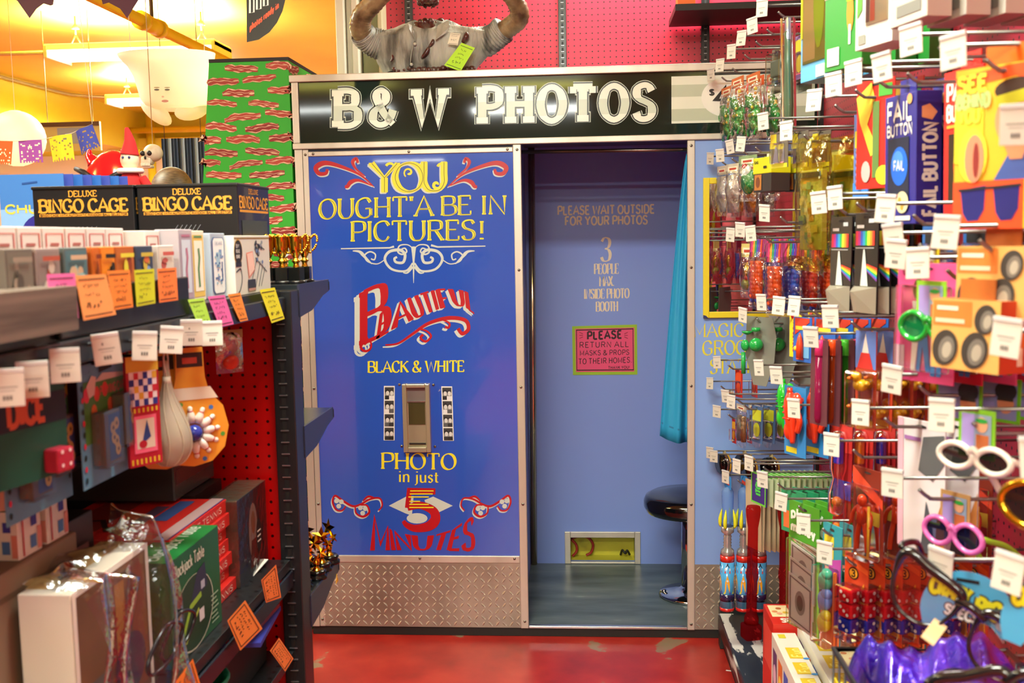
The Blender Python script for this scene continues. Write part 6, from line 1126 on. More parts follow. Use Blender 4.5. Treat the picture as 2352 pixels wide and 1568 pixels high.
def yellow_box():
    t = root('gag_box', '', 'toy box'); part_(t, 'tray', lambda mb: (mb.box(-.03, -.045, -.105, .03, .045, -.055, C('3a3632', .35), .002), mb.rect(.1, .05, .5, .45, front(.09, .105, 0, .0295), C('b87838', .2), .0008), mb.ell(.3, .25, .12, .14, front(.09, .105, 0, .0295), C('7a4424'), .0012)))
    part_(t, 'lid', lambda mb: (mb.box(-.031, -.046, -.056, .031, .046, -.012, C('d2d41c', .4), .002), text(mb, 'GAG', front(.09, .105, 0, .031), .22, .06, C('2a2a1a'), .0004, wt=.24, x0=.1, y0=.74, asp=(.09, .105)), mb.rect(.62, .6, .8, .66, front(.09, .105, 0, .031), C('2a2a1a'), .0004)))
    part_(t, 'hang_tab', lambda mb: slab(mb, .05, .014, .0015, C('d8d9c8', .4))); return t
def green_ball():
    def f(mb): mb.ball((0, 0, -.075), (.014, .03, .04), C('1e8a44', .35), 14, 10); mb.ball((-.004, .0, -.045), (.012, .018, .018), C('e6e6e2', .3), 12, 8); mb.ball((-.008, .004, -.034), (.008, .012, .011), C('b03a3a', .3), 10, 7)
    return bag('ball_bag', .085, .135, .022, '8aa878', f)()
def grey_cards(): return simple_card('gag_card', .07, .085, '6c6458', lambda mb, g: (mb.rect(0, .55, .35, .95, g, C('d8c828'), .0004), mb.poly([(.1, .05), (.5, .05), (.42, .5), (.3, .62)], g, C('8a86a0'), .0006), mb.rect(0, 0, 1, .12, g, C('d2cc30'), .0006)), blister=(.05, .05, -.025, .012))()
def tall_bag():
    Y = film('f2ea80', .88, .12, .2); t = root('tall_bag', '', 'bagged toy')
    part_(t, 'film_bag', pillow(.125, .285, .026, Y)); rnd = random.Random(6)
    def f(mb):
        mb.box(-.006, -.04, -.24, .008, .04, -.07, C('c8cc84', .4), .002); g = front(.08, .17, -.07, .006)
        for i in range(22): mb.rect(*(lambda a, b: (a, b, a+rnd.uniform(.1, .3), b+rnd.uniform(.04, .1)))(rnd.uniform(.02, .65), rnd.uniform(.02, .85)), g, C(['9ac080', 'e0d484', '7fa894', 'd8a860', 'b0c4b0', '6a7a70'][i % 6]), .0006 + .00025*i)
        mb.rect(-.1, .9, 1.1, .97, g, C('3a4a4c'), .007)
    part_(t, 'toy_sheet', f); part_(t, 'bottom_fold', lambda mb: mb.grid(lambda s, q: Vector((-.02 + .03*math.sin(s*3), (s-.5)*.14, -.27 - .03*q + .02*s)), 10, 4, film('d8b838', .6, .12, .7)))
    return t
def worm(h):
    def mk():
        def f(mb):
            m = C(h, .3); rnd = random.Random(3)
            for y in (-.013, .013):
                pr = []
                for k in range(9): pr += [(.0105, -.0115*k), (.0125, -.0115*k-.004), (.0105, -.0115*k-.009)]
                mb.lathe([(.001, 0)] + pr + [(.008, -.108), (.001, -.112)], m, 12, (0, y, -.06)); mb.ball((-.002, y, -.168), .0085, C('2a3a9a', .3), 10, 7)
        t = bag('worm_bag', .075, .195, .018, 'a03a70', f, hh=.05)()
        for ch in t.children:
            if ch.name.startswith('header'):
                mb = MB(); g = front(.075, .05)
                for i, q in enumerate(('d83a70', 'e8a030', '3a9a5a', '3a5ac0', '7a3a9a', 'e05030')): mb.poly([(.1+i*.13, .02), (.23+i*.13, .02), (.3+i*.13, .98), (.2+i*.13, .98)], g, C(q), .0016)
                o = mb.obj('print', ch)
        return t
    return mk
def gold_pack():
    def f(mb): mb.ball((0, 0, -.085), (.012, .02, .03), C('c89a38', .2, .8), 12, 8); mb.ball((0, .004, -.12), (.012, .026, .018), C('9a9a3a', .3), 12, 8); mb.ball((-.004, -.006, -.1), .009, C('b83a2a', .3), 8, 6)
    return bag('toy_bag', .075, .16, .018, 'd8c878', f, hh=.04)()
RAIN = ('d83048', 'b0308a', '3a5ac8', '2a9ac8', '2fa848', 'e0d030', 'e88a28', 'd83828')
def prism():
    t = root('prism_pack', '', 'toy pack'); w, h = .062, .175
    def f(mb):
        slab(mb, w, h, .0025, C('1a1a1c', .25), 0, .0005); g = front(w, h, 0, .0004)
        mb.ell(.5, .955, .12, .012, g, C('050505'), .0004, 10); mb.rect(.1, .85, .4, .88, g, C('d8d8d8'), .0004); mb.rect(.6, .9, .82, .94, g, C('b8bcc0'), .0004)
        for i, q in enumerate(RAIN): mb.rect(.06+i*.1, .68, .16+i*.1, .82, g, C(q), .0004)
        mb.rect(.06, .65, .85, .66, g, C('9a9a9a'), .0004); mb.poly([(.3, .28), (.62, .28), (.46, .64), (.4, .64)], g, C('c8ccc6'), .0006)
        for i, q in enumerate(('d83828', 'e88a28', 'e0d030', '2fa848', '2a7ac8', '7a3a9a')): mb.poly([(.56, .50-i*.012), (1.0, .46-i*.022), (1.0, .438-i*.022), (.56, .488-i*.012)], g, C(q), .0008)
    part_(t, 'card', f); part_(t, 'tray', lambda mb: mb.hexa([Vector(p) for p in ((-.022, -.004, -h+.005), (-.022, .004, -h+.005), (-.002, .03, -h+.002), (-.002, -.03, -h+.002), (-.03, -.002, -h+.04), (-.03, .004, -h+.04), (-.002, .03, -h+.048), (-.002, -.03, -h+.048))], jelly('c8c0ac', .55, .1))); return t
def window_box(name, w, h, t_, base, win, art, side=None, cat='toy box'):
    def mk():
        t = root(name, '', cat)
        def f(mb):
            mb.box(0, -w/2, -h-.012, t_, w/2, -.012, C(base, .35), .001); g = front(w, h, -.012, -.0008)
            art(mb, g)
            if side: side(mb, lambda a, b, c=0.0: NR(-w/2-.0006)(a*t_, -.012-h+b*h, c))
        part_(t, 'carton', f); part_(t, 'hang_tab', lambda mb: mb.box(t_*.3, -w*.25, -.013, t_*.34, w*.25, .012, C(base, .35)))
        if win:
            a0, b0, a1, b1 = win; part_(t, 'window', lambda mb: mb.rect(a0, b0, a1, b1, front(w, h, -.012, -.0008), film('ffffff', .86, .06), .0032))
        return t
    return mk
def f_side(mb, q):
    text(mb, 'FAIL BUTTON', lambda a, b, c=0.0: q(.78 - b/.043, .06 + a/.205, c), .7*.205, .5*.043, C('d8d4cc'), .0004, wt=.24, sp=.18)
    mb.poly([(.2, .8), (.6, .78), (.8, .84), (.5, .9), (.2, .88)], q, C('e09a68'), .0004)
def f_front(mb, g):
    WT = C('dcd8d0'); text(mb, 'FAIL', g, .8, .14, WT, .0006, wt=.26, x0=.08, y0=.8); text(mb, 'BUTTON', g, .82, .08, WT, .0006, wt=.24, x0=.08, y0=.69); mb.rect(.12, .2, .8, .67, g, C('262c44', .2), .0006); mb.ell(.5, .45, .27, .15, g, C('2468d8', .2), .001, 24); mb.ell(.46, .49, .18, .08, g, C('4a8cf0', .2), .0014, 20); text(mb, 'FAIL', g, .34, .07, WT, .0018, wt=.24, x0=.33, y0=.42); mb.ell(.62, .17, .2, .085, g, C('cfc8a0'), .0022, 20)
    for a, b in ((.55, .19), (.68, .16), (.62, .13)): mb.ell(a, b, .05, .02, g, C('b89a3a'), .0026, 10)
    mb.rect(.06, .03, .86, .065, g, C('d8d4d0'), .0012); mb.ell(.82, .95, .08, .04, g, C('d8a060'), .0012, 12)
fail_box = window_box('fail_button_box', .098, .205, .043, '2b2a86', None, f_front, f_side)
def p_front(mb, g): WT = C('e8d8cc'); text(mb, 'PANIC', g, .8, .12, WT, .0006, wt=.24, x0=.1, y0=.8, asp=(0.095, 0.215)); text(mb, 'BUTTON', g, .8, .1, WT, .0006, wt=.24, x0=.1, y0=.67, asp=(0.095, 0.215)); mb.rect(.1, .62, .9, .64, g, C('d8a030'), .0006); mb.rect(.15, .12, .9, .58, g, C('2a201e', .2), .0006); mb.ell(.55, .36, .26, .16, g, C('c02020', .2), .001, 20); mb.ell(.8, .3, .06, .03, g, C('d8dce0'), .0014, 12)
panic_box = window_box('panic_button_box', .095, .215, .042, 'd2241e', None, p_front)
def s_front(mb, g):
    mb.rect(0, .3, 1, 1, g, C('e8b428'), .0004); mb.poly([(0, .95), (.5, .99), (1, 1), (1, .85), (.6, .92), (0, .88)], g, C('e0541c'), .0008)
    mb.poly([(.0, .42), (.3, .38), (.3, .74), (.12, .82), (0, .78)], g, C('d8d02a'), .0012); text(mb, 'SEE', g, .3, .09, C('d0d83a'), .0022, wt=.3, x0=.03, y0=.86, asp=(.125, .19)); text(mb, 'BEHIND', g, .34, .08, C('a8c878'), .0022, wt=.3, x0=.02, y0=.76, asp=(.125, .19)); text(mb, 'YOU', g, .22, .08, C('d0d83a'), .0022, wt=.3, x0=.04, y0=.67, asp=(.125, .19))
    mb.poly([(.42, .3), (.98, .3), (.98, .46), (.84, .52), (.62, .52)], g, C('3f58a0'), .0016); mb.ell(.64, .66, .22, .17, g, C('d8966a'), .002, 24); mb.poly([(.5, .54), (.76, .54), (.7, .42), (.58, .42)], g, C('cf8c62'), .0024); mb.ell(.63, .84, .22, .07, g, C('3a2416'), .0024, 18); mb.poly([(.44, .74), (.84, .77), (.84, .85), (.44, .81)], g, C('b8b818'), .003); mb.ell(.66, .55, .07, .02, g, C('8a3a2a'), .0034, 10)
    mb.ell(.2, .46, .15, .17, g, C('d8d838'), .002, 20); mb.ell(.22, .44, .1, .15, g, C('c88a68'), .0026, 18); mb.ell(.24, .43, .03, .11, g, C('8a2a24'), .003, 14)
    mb.rect(0, 0, .72, .3, g, C('e8501c'), .0012); mb.rect(.72, 0, 1, .3, g, C('c8c024'), .0012); mb.rect(.76, .1, .97, .28, g, C('a8a8a0'), .0018); text(mb, 'PRANK', g, .19, .05, C('4a6aa8'), .0022, wt=.2, x0=.77, y0=.2, asp=(.125, .19))
    for a0 in (.08, .42): mb.poly([(a0, .25), (a0+.26, .27), (a0+.25, .12), (a0+.19, .055), (a0+.08, .05), (a0+.03, .1)], g, C('2a2f78', .15), .0018)
    mb.stroke([(.06, .245), (.34, .255), (.42, .255), (.7, .265)], .008, g, C('1c1c24'), .0024)
see_box = window_box('prank_glasses_box', .125, .19, .035, 'd86a1c', None, s_front)
def r_front(mb, g):
    mb.rect(0, 0, 1, 1, g, C('d8a458'), .0002); mb.rect(.02, .62, .6, .97, g, C('d87a30'), .0006); mb.rect(.08, .84, .4, .9, g, C('e8d8c0'), .001); mb.rect(.06, .66, .5, .72, g, C('e0c8a8'), .001)
    for a, b, s in ((.22, .3, 1), (.66, .3, 1), (.8, .74, .8)):
        mb.ell(a, b, .19*s, .26*s, g, C('3a342e'), .0014, 22, -.2); mb.ell(a+.03, b-.02, .12*s, .19*s, g, C('8f8b82', .2, .4), .0018, 20, -.2); mb.ell(a+.04, b-.03, .07*s, .12*s, g, C('c0baa8', .2, .3), .0022, 18, -.2)
def r_side(mb, q): mb.rect(0, 0, 1, 1, q, C('b83a1c'), .0004); mb.rect(.45, .1, .6, .9, q, C('d8b89a'), .0008); mb.rect(.5, .35, .9, .6, q, C('c85a20'), .0008)
rear_box = window_box('novelty_glasses_box', .1, .085, .06, 'b8682c', None, r_front, r_side)
def bx_blue(mb, g): mb.rect(.08, .12, .92, .96, g, C('5f7a3c'), .0006); mb.rect(.1, .14, .5, .9, g, C('a89a6a'), .001); mb.ell(.62, .5, .18, .3, g, C('7fae2c'), .0014, 14); mb.rect(.02, .86, .2, .98, g, C('d8d83a'), .0016); mb.rect(.02, .3, .1, .8, g, C('c8d020'), .0016); mb.rect(.55, .01, .85, .09, g, C('e0e0da'), .0016)
blue_box = window_box('blue_window_box', .12, .3, .055, '5ab0e0', (.08, .12, .92, .96), bx_blue)
def bx_green(mb, g): mb.rect(0, .45, 1, 1, g, C('b8a898'), .0004); mb.rect(.6, .5, 1, 1, g, C('d8d418'), .0008); mb.poly([(.55, .52), (.8, .42), (1, .5), (1, .58), (.7, .58)], g, C('1a1a16'), .0012); mb.rect(.05, .5, .5, 1, g, C('cfc8b8', .15), .0012); mb.ell(.7, .33, .09, .12, g, C('e08a30'), .0012, 12); mb.rect(.66, .14, .72, .26, g, C('d8d8d0'), .0012); mb.rect(.1, .03, .42, .14, g, C('e6e6e0'), .0016); mb.rect(.6, .4, .9, .42, g, C('8ad02a'), .0016)
green_bx = window_box('green_window_box', .105, .3, .05, '2c8a34', (.05, .5, .5, 1), bx_green)
def bx_white(mb, g): mb.rect(.3, .14, .9, 1, g, C('b8a888'), .0006); mb.rect(.42, .16, .55, 1, g, C('c8583a'), .001); mb.rect(.3, .16, .4, 1, g, C('6a3a34'), .001); mb.poly([(.06, .2), (.2, .25), (.22, .6), (.1, .7)], g, C('58983a'), .001); mb.rect(.1, .03, .3, .09, g, C('8a8a80'), .001)
white_bx = window_box('white_window_box', .1, .26, .06, 'd8d8d0', (.3, .14, .9, 1), bx_white)
def bx_grey(mb, g): mb.rect(.15, .18, .92, 1, g, C('4a5048', .15), .0006); mb.rect(.2, .05, .85, .12, g, C('7a7a74'), .0006); mb.rect(.5, .5, .8, .8, g, C('b8b8b0', .15), .001)
grey_bx = window_box('grey_window_box', .1, .24, .04, 'b8b4a8', None, bx_grey)
def clam():
    t = root('clamshell_pack', '', 'toy pack'); part_(t, 'clamshell', lambda mb: (mb.box(-.03, -.04, -.1, 0, .04, -.015, film('f0f4f0', .85, .06), .006), mb.box(-.002, -.05, -.12, 0, .05, 0, film('f0f4f0', .88, .06)))); part_(t, 'toy', lambda mb: (mb.box(-.022, -.024, -.08, -.004, .024, -.035, C('7c8a7c', .35), .004), mb.ball((-.014, .0, -.09), (.01, .022, .01), C('5a6a5a', .3), 10, 7))); return t
def long_tube():
    t = root('clear_sleeve', '', 'toy pack'); part_(t, 'sleeve', lambda mb: mb.lathe([(.018, 0), (.018, -.26), (.015, -.275), (.008, -.283), (.001, -.285)], film('eef4ee', .84, .07), 16, cap=False)); part_(t, 'toy', lambda mb: (mb.lathe([(.001, -.03), (.008, -.03), (.01, -.12), (.012, -.2), (.009, -.262), (.001, -.272)], C('4a7058', .35), 12), mb.box(-.004, -.01, -.05, .004, .01, 0, C('8a8aa8', .4)))); return t
def chain_card(): return simple_card('chain_card', .05, .155, '5f78b8', lambda mb, g: (mb.rect(.1, .6, .9, .8, g, C('c8c030'), .0006), mb.rect(0, 0, 1, .18, g, C('3a84d8'), .0006)), toy=lambda mb: [mb.ball((-.006, 0, -.07-.012*i), .0062, C('9a9aa0', .15, .9), 9, 6) for i in range(6)])()
def red_pack(): return simple_card('red_toy_card', .085, .185, 'd0281c', lambda mb, g: (mb.poly([(.0, .85), (.4, .98), (.5, .82), (.3, .6), (.6, .35), (.4, .3), (.1, .62)], g, C('e8c83a'), .0006), mb.rect(.45, .1, .62, .8, g, C('5a7a3a'), .001), mb.ell(.75, .12, .2, .09, g, C('d8e02a'), .0014, 14), mb.ell(.28, .16, .12, .1, g, C('a8a8a4'), .0014, 14), mb.rect(.6, .84, .95, .95, g, C('4aa038'), .001)))()
def pink_pack(h1):
    def art(mb, g):
        mb.rect(.02, .02, .16, .3, g, C('c8a8b0'), .0004); mb.ell(.38, .78, .1, .09, g, C('6a3a24'), .0006, 14); mb.ell(.42, .75, .07, .07, g, C('d8a084'), .001, 12); mb.poly([(.28, .68), (.56, .68), (.52, .48), (.32, .48)], g, C('e6e2d8'), .0008); mb.poly([(.3, .48), (.42, .48), (.36, .1), (.28, .1)], g, C('e8e0d4'), .0008)
        mb.poly([(.42, .48), (.54, .48), (.62, .1), (.54, .1), (.48, .3), (.44, .1), (.38, .1)], g, C('3a84c8'), .001); mb.ell(.7, .74, .09, .08, g, C('b87858'), .001, 12); mb.poly([(.6, .66), (.82, .66), (.8, .4), (.62, .4)], g, C('3a3a6a'), .0008); mb.rect(.62, .06, .7, .4, g, C('3f8ad0'), .0008); mb.rect(.72, .06, .8, .4, g, C('3f8ad0'), .0008); mb.stroke([(.3, .62), (.18, .45)], .02, g, C('d8a084'), .001)
    return simple_card('novelty_pack', .1, .165, h1, art, blister=(.09, .12, -.03, .012), cat='novelty pack')
def glasses(name, col, lens, cat='glasses', w=.13, hgt=.045, fold=True, tipc=None, card=None):
    def mk():
        t = root(name, '', cat); fm = C(col, .18, 0, .6, .3) if isinstance(col, str) else col
        def ring(cy):
            return [(-.004, cy + w*.22*math.cos(a)*(1+.08*math.cos(2*a)), -.06 + hgt*.5*math.sin(a)) for a in [2*PI*i/26 for i in range(26)]]
        def f(mb):
            for s in (-1, 1): mb.tube(ring(s*w*.26), .004, fm, 8, closed=True)
            mb.tube(catmull([(-.004, -w*.06, -.055), (-.007, 0, -.048), (-.004, w*.06, -.055)]), .0042, fm, 8)
        part_(t, 'frame', f)
        part_(t, 'lenses', lambda mb: [mb.add([Vector(p) + Vector((.0005, 0, 0)) for p in ring(s*w*.26)], [list(range(26))], lens) for s in (-1, 1)])
        for s in (-1, 1): part_(t, 'temple', lambda mb, s=s: mb.tube(catmull([(-.002, s*w*.48, -.055), (.01, s*w*.5, -.06), (.05, s*w*.47, -.075), (.085, s*w*.42, -.1), (.1, s*w*.36, -.125)]), [.0045]*25 if False else .0042, C(tipc, .2) if tipc else fm, 8))
        def cd(mb):
            slab(mb, .05, .06, .0012, C(card or '7ab82c', .4)); g = front(.05, .06); mb.rect(.1, .1, .9, .9, g, C('8aa0b8'), .0002); mb.rect(.1, .1, .45, .9, g, C('9a8ac8'), .0006); mb.ell(.65, .7, .17, .16, g, C('d8a47c'), .0008, 12); mb.rect(.5, .1, .85, .5, g, C('b8683a'), .0006); mb.ell(.65, .78, .17, .05, g, C('2fa040'), .0012, 10)
        part_(t, 'hang_card', cd); return t
    return mk
def potato():
    def mk(): return simple_card('potato_gun_card', .05, .11, 'e4d41c', lambda mb, g: (text(mb, 'POTATO GUN', lambda a, b, c=0.0: g(.64 - b/.05, .12 + a/.11, c), .72*.11, .3*.05, C('b8241c'), .0006, wt=.24, sp=.16), mb.rect(.75, .15, .8, .85, g, C('8a8a2a'), .0006)), toy=lambda mb: (mb.ball((.006, .012, -.008), (.01, .012, .012), C('d8301c', .3), 10, 7), mb.box(.002, -.03, -.11, .006, .03, -.01, C('2a50b0', .4)), mb.box(.006, -.012, -.1, .016, .012, -.02, C('d8d01c', .3), .003)))()
    return mk
def blue_card(): return simple_card('rocket_card', .06, .1, '2a62b8', lambda mb, g: (mb.poly([(.1, .6), (.9, .9), (.9, .98), (.1, .98)], g, C('c83a24'), .0006), mb.rect(.15, .72, .8, .8, g, C('d8c838'), .001), mb.poly([(.2, .05), (.6, .05), (.5, .5), (.3, .55)], g, C('d84a24'), .001), mb.rect(.6, .1, .9, .4, g, C('6aa8d8'), .001)), toy=lambda mb: (mb.lathe([(.001, -.09), (.008, -.09), (.008, -.06), (.005, -.045), (.001, -.035)], C('d8421c', .3), 10, (-.008, 0, 0)), mb.ball((-.008, .012, -.07), .006, C('e0d02c', .3), 8, 6)))()
def duck_card():
    def toy(mb):
        Y = C('e0a81c', .2)
        for z in (-.095, -.145): mb.ball((-.012, 0, z), (.012, .016, .011), Y, 12, 8); mb.ball((-.018, .004, z+.015), .0095, Y, 10, 7); mb.tube([(-.026, .006, z+.014), (-.034, .008, z+.013)], [.004, .002], C('d86a1c', .3), 7); mb.ball((-.012, -.016, z+.004), (.006, .007, .005), Y, 8, 6)
    return simple_card('chick_card', .052, .175, 'c8482a', lambda mb, g: (mb.rect(0, .62, 1, 1, g, C('5a78c0'), .0004), mb.poly([(.2, .62), (.5, .98), (.8, .62)], g, C('d0c8c0'), .0008), mb.poly([(.1, .62), (.9, .62), (.7, .78), (.3, .78)], g, C('c02a24'), .0012), mb.rect(.1, .03, .9, .1, g, C('e0a030'), .0008)), toy=toy, blister=(.044, .1, -.07, .03), cat='toy card')()
def green_gun():
    t = root('suction_toy', '', 'toy card'); part_(t, 'card', lambda mb: mb.ext([(-.055, 0), (.045, 0), (.058, -.05), (.05, -.12), (.02, -.19), (-.03, -.19), (-.06, -.11)], lambda a, b, c=0.0: CR(a, b, c), 0, .001, C('767a70', .5)))
    G = C('1f9a44', .2); part_(t, 'toy', lambda mb: (mb.ball((-.02, .0, -.075), .019, G, 14, 10), mb.lathe([(.004, 0), (.014, .006), (.016, .01)], G, 14, (-.02, .034, -.05)), mb.lathe([(.001, 0), (.012, .003), (.012, .012)], G, 12, (-.02, 0, -.04)), mb.ball((-.018, .045, -.08), (.01, .014, .016), G, 10, 8), mb.tube([(-.018, .052, -.1), (-.018, .052, -.16)], .006, G, 8))); return t
def tube_toy(h1, h2):
    def mk():
        t = root('liquid_tube', '', 'toy tube'); part_(t, 'tube', lambda mb: mb.lathe([(.001, -.018), (.0085, -.018), (.0085, -.15), (.006, -.16), (.001, -.162)], jelly(h1, .75, .1), 14)); part_(t, 'cap', lambda mb: mb.lathe([(.001, 0), (.009, 0), (.0098, -.006), (.0098, -.03), (.001, -.031)], C(h2, .25), 14)); part_(t, 'backing_card', lambda mb: (slab(mb, .05, .165, .0015, C('5a3038', .4)), mb.box(.002, -.024, -.16, .004, .024, -.01, C('3a1c28', .4)))); return t
    return mk
def pistol(h, card=True):
    def mk():
        t = root('toy_pistol', '', 'toy pistol'); m = C(h, .22, 0, .6, .3)
        def f(mb):
            x = -.012; mb.tube(catmull([(x, .004, -.012), (x, .002, -.035), (x, 0, -.07), (x, -.004, -.1), (x, -.006, -.128)], False, 5), [.007, .008, .010, .012, .014, .015, .0155, .016, .0155, .015, .0145, .014, .0135, .012, .011, .010, .009, .008, .007, .006, .005], m, 14)
            mb.ball((x, -.02, -.032), (.011, .016, .022), m, 12, 9); mb.ball((x, .006, -.1), (.012, .014, .022), m, 12, 9); mb.tube(catmull([(x, -.02, -.05), (x, -.03, -.075), (x, -.022, -.1)], False, 4), .007, m, 10); mb.lathe([(.001, 0), (.006, 0), (.007, -.012), (.001, -.012)], m, 12, (x, .004, -.002))
            for z in (-.045, -.058, -.071): mb.tube([(x-.012, -.01, z), (x-.013, .012, z)], .0025, m, 6)
        part_(t, 'pistol', f)
        if card: part_(t, 'card', lambda mb: (slab(mb, .075, .16, .0015, C('2a84c8', .4)), mb.ell(.3, .8, .2, .08, front(.075, .16), C('b8c83a'), .0004, 12), mb.rect(.1, .04, .6, .12, front(.075, .16), C('d8d028'), .0004), mb.stroke([(.6, .7), (.9, .85)], .03, front(.075, .16), C('d8502a'), .0004)))
        return t
    return mk
def long_red(clip):
    def mk():
        t = root('long_blister', '', 'toy pack'); part_(t, 'card', lambda mb: (slab(mb, .052, .33, .0015, C('a01c20', .4)), mb.rect(.0, .5, 1, .62, front(.052, .33), C('3a3fa0'), .0004), mb.rect(.1, .04, .9, .3, front(.052, .33), C('4038a0'), .0004), mb.poly([(.1, .06), (.6, .06), (.3, .2)], front(.052, .33), C('c0b8c0'), .0008), mb.rect(.0, .8, 1, .98, front(.052, .33), C('c83028'), .0004)))
        part_(t, 'clip', lambda mb: mb.box(-.02, -.009, -.09, -.006, .009, -.035, C(clip, .2), .003)); part_(t, 'blister', lambda mb: (mb.lathe([(.001, -.02), (.012, -.022), (.018, -.04), (.018, -.1), (.012, -.12), (.02, -.15), (.02, -.19), (.008, -.2)], film('ffeeee', .8, .06), 14, (-.012, 0, 0)), mb.ball((-.014, 0, -.17), .011, C('d87a2c', .3), 10, 7), mb.box(-.016, -.008, -.26, -.004, .008, -.215, C('e8861c', .25), .003)))
        return t
    return mk
def thin_card(h, art=None, w=.075, hh=.16, name='paper_card'): return simple_card(name, w, hh, h, art, t=.003)
def money():
    def art(mb, g): mb.ell(.5, .2, .6, .3, g, C('58a82c'), .0002, 24) if False else mb.poly([(0, .72), (1, .5), (1, 0), (0, 0)], g, C('6cc02c'), .0002); text(mb, 'play', g, .6, .075, C('e6f0e0'), .0006, wt=.28, x0=.08, y0=.87, asp=(.105, .29)); text(mb, 'money', g, .8, .075, C('e6f0e0'), .0006, wt=.28, x0=.08, y0=.76, asp=(.105, .29)); [mb.rect(.03+.095*i, .01, .09+.095*i, .035, g, C('d8d03a'), .0006) for i in range(10)]
    def toy(mb):
        for i in range(3):
            g = lambda a, b, c=0.0: CR(-.04+a, -.105-.035*i+b, c+.003*(i+1)); mb.ext([(0, -.1), (.082, -.115), (.082, -.005), (0, .012)], g, 0, .0012, C('d4d6d0', .5)); mb.stroke([(.006, -.093), (.076, -.105), (.076, -.012), (.006, .004)], .002, g, C('6a6c68'), .0016, closed=True); mb.ell(.041, -.05, .018, .028, g, C('8a8c86'), .0016, 16); mb.ell(.041, -.05, .011, .018, g, C('4a4c48'), .002, 14)
    return simple_card('play_money_pack', .105, .29, '4a9a28', art, toy=toy, blister=(.095, .2, -.085, .014), cat='toy pack')()
def rocket():
    t = root('toy_rocket', '', 'toy rocket'); h0 = -.40
    part_(t, 'nose', lambda mb: (mb.lathe([(.001, -.005), (.012, -.008), (.018, -.02), (.0185, -.035), (.017, -.1), (.019, -.13), (.001, -.13)], jelly('a0c8f6', .7, .1), 16),))
    part_(t, 'fins', lambda mb: [mb.tube(catmull([(.017*math.cos(a), .017*math.sin(a), -.075), (.024*math.cos(a), .024*math.sin(a), -.11), (.023*math.cos(a), .023*math.sin(a), -.135)], False, 3), [.001, .003, .005, .006, .006, .005, .002], C('d8d82c', .3), 7) for a in (.8, 2.4, 4.0, 5.6)])
    part_(t, 'spring_neck', lambda mb: (mb.lathe([(.02, -.13), (.02, -.148), (.011, -.155)] + [(.011 + .0025*(i % 2), -.158-.005*i) for i in range(9)] + [(.02, -.206), (.022, -.222), (.001, -.222)], C('b8bab6', .15, .6), 16),))
    def f(mb):
        for a, b, q in ((-.222, -.242, 'c8281c'), (-.242, -.39, '4aa4dc'), (-.345, -.368, '241c44'), (-.39, h0, 'd02a24')): r = .0225 + (.0006 if q == '241c44' else 0); mb.lathe([(.001, a), (r, a), (r, b), (.001, b)], C(q, .2, 0, .6, .4), 22)
        for a0 in (-1.2, 0.0, 1.2, 2.4, 3.6):
            g = lambda a, b, c=0.0, a0=a0: Vector((-(.0229+c)*math.cos(a/.0229 + a0), (.0229+c)*math.sin(-a/.0229 - a0)*-1 if False else -(.0229+c)*math.sin(a/.0229 + a0), b))
            mb.poly([(-.008, -.338), (.008, -.338), (.007, -.305), (0, -.282), (-.007, -.305)], g, C('e8a820', .3), .0002); mb.poly([(-.012, -.342), (-.006, -.33), (-.006, -.342)], g, C('d8d030'), .0006); mb.poly([(.012, -.342), (.006, -.33), (.006, -.342)], g, C('4a3aa0'), .0006); mb.ell(0, -.3, .003, .004, g, C('d8dce0'), .0006, 8); mb.rect(-.009, -.276, .009, -.269, g, C('d8483a'), .0004); mb.rect(-.009, -.267, .009, -.26, g, C('e8d8d0'), .0004); mb.stroke([(-.005, -.256), (0, -.248), (.005, -.256)], .0012, g, C('1c1c2c'), .0004); mb.ell(0, -.246, .0022, .0026, g, C('1c1c2c'), .0004, 8)
    part_(t, 'barrel', f); part_(t, 'hang_card', lambda mb: (slab(mb, .05, .04, .0015, C('3a8ad0', .4), .03), mb.rect(.2, .3, .8, .6, front(.05, .04, .03), C('d8402c'), .0005))); return t
def red_bat():
    t = root('red_club', '', 'toy club'); part_(t, 'handle', lambda mb: mb.lathe([(.001, 0), (.018, 0), (.0205, -.008), (.019, -.03), (.014, -.06), (.0145, -.17), (.017, -.185), (.017, -.2), (.0145, -.21), (.0145, -.30), (.02, -.315), (.02, -.33), (.001, -.331)], jelly('d0222c', .9, .15), 18)); part_(t, 'end_block', lambda mb: mb.box(-.024, -.022, -.375, .024, .022, -.331, jelly('c81c2c', .92, .15), .006)); return t
def rock_pack():
    def toy(mb):
        for z, h in ((-.115, '3fae8c'), (-.155, '6a90dc'), (-.2, 'e0cc28')): m = C(h, .25); mb.ball((-.012, .004, z), (.013, .019, .02), m, 12, 8); mb.ball((-.014, -.004, z+.016), (.01, .014, .012), m, 10, 7); mb.ball((-.012, .012, z-.014), .009, m, 8, 6)
        mb.box(-.012, -.028, -.24, -.006, -.02, -.09, C('e87a3a', .3), .002)
    return simple_card('figure_card', .065, .25, '2a9aa8', lambda mb, g: (mb.rect(.1, .72, .6, .9, g, C('e0d42c'), .0004), mb.poly([(.3, .4), (1, .5), (1, .75), (.4, .7)], g, C('b040a0'), .0006), mb.rect(0, 0, 1, .4, g, C('d8703a'), .0004)), toy=toy, blister=(.055, .16, -.085, .03), cat='toy card')()
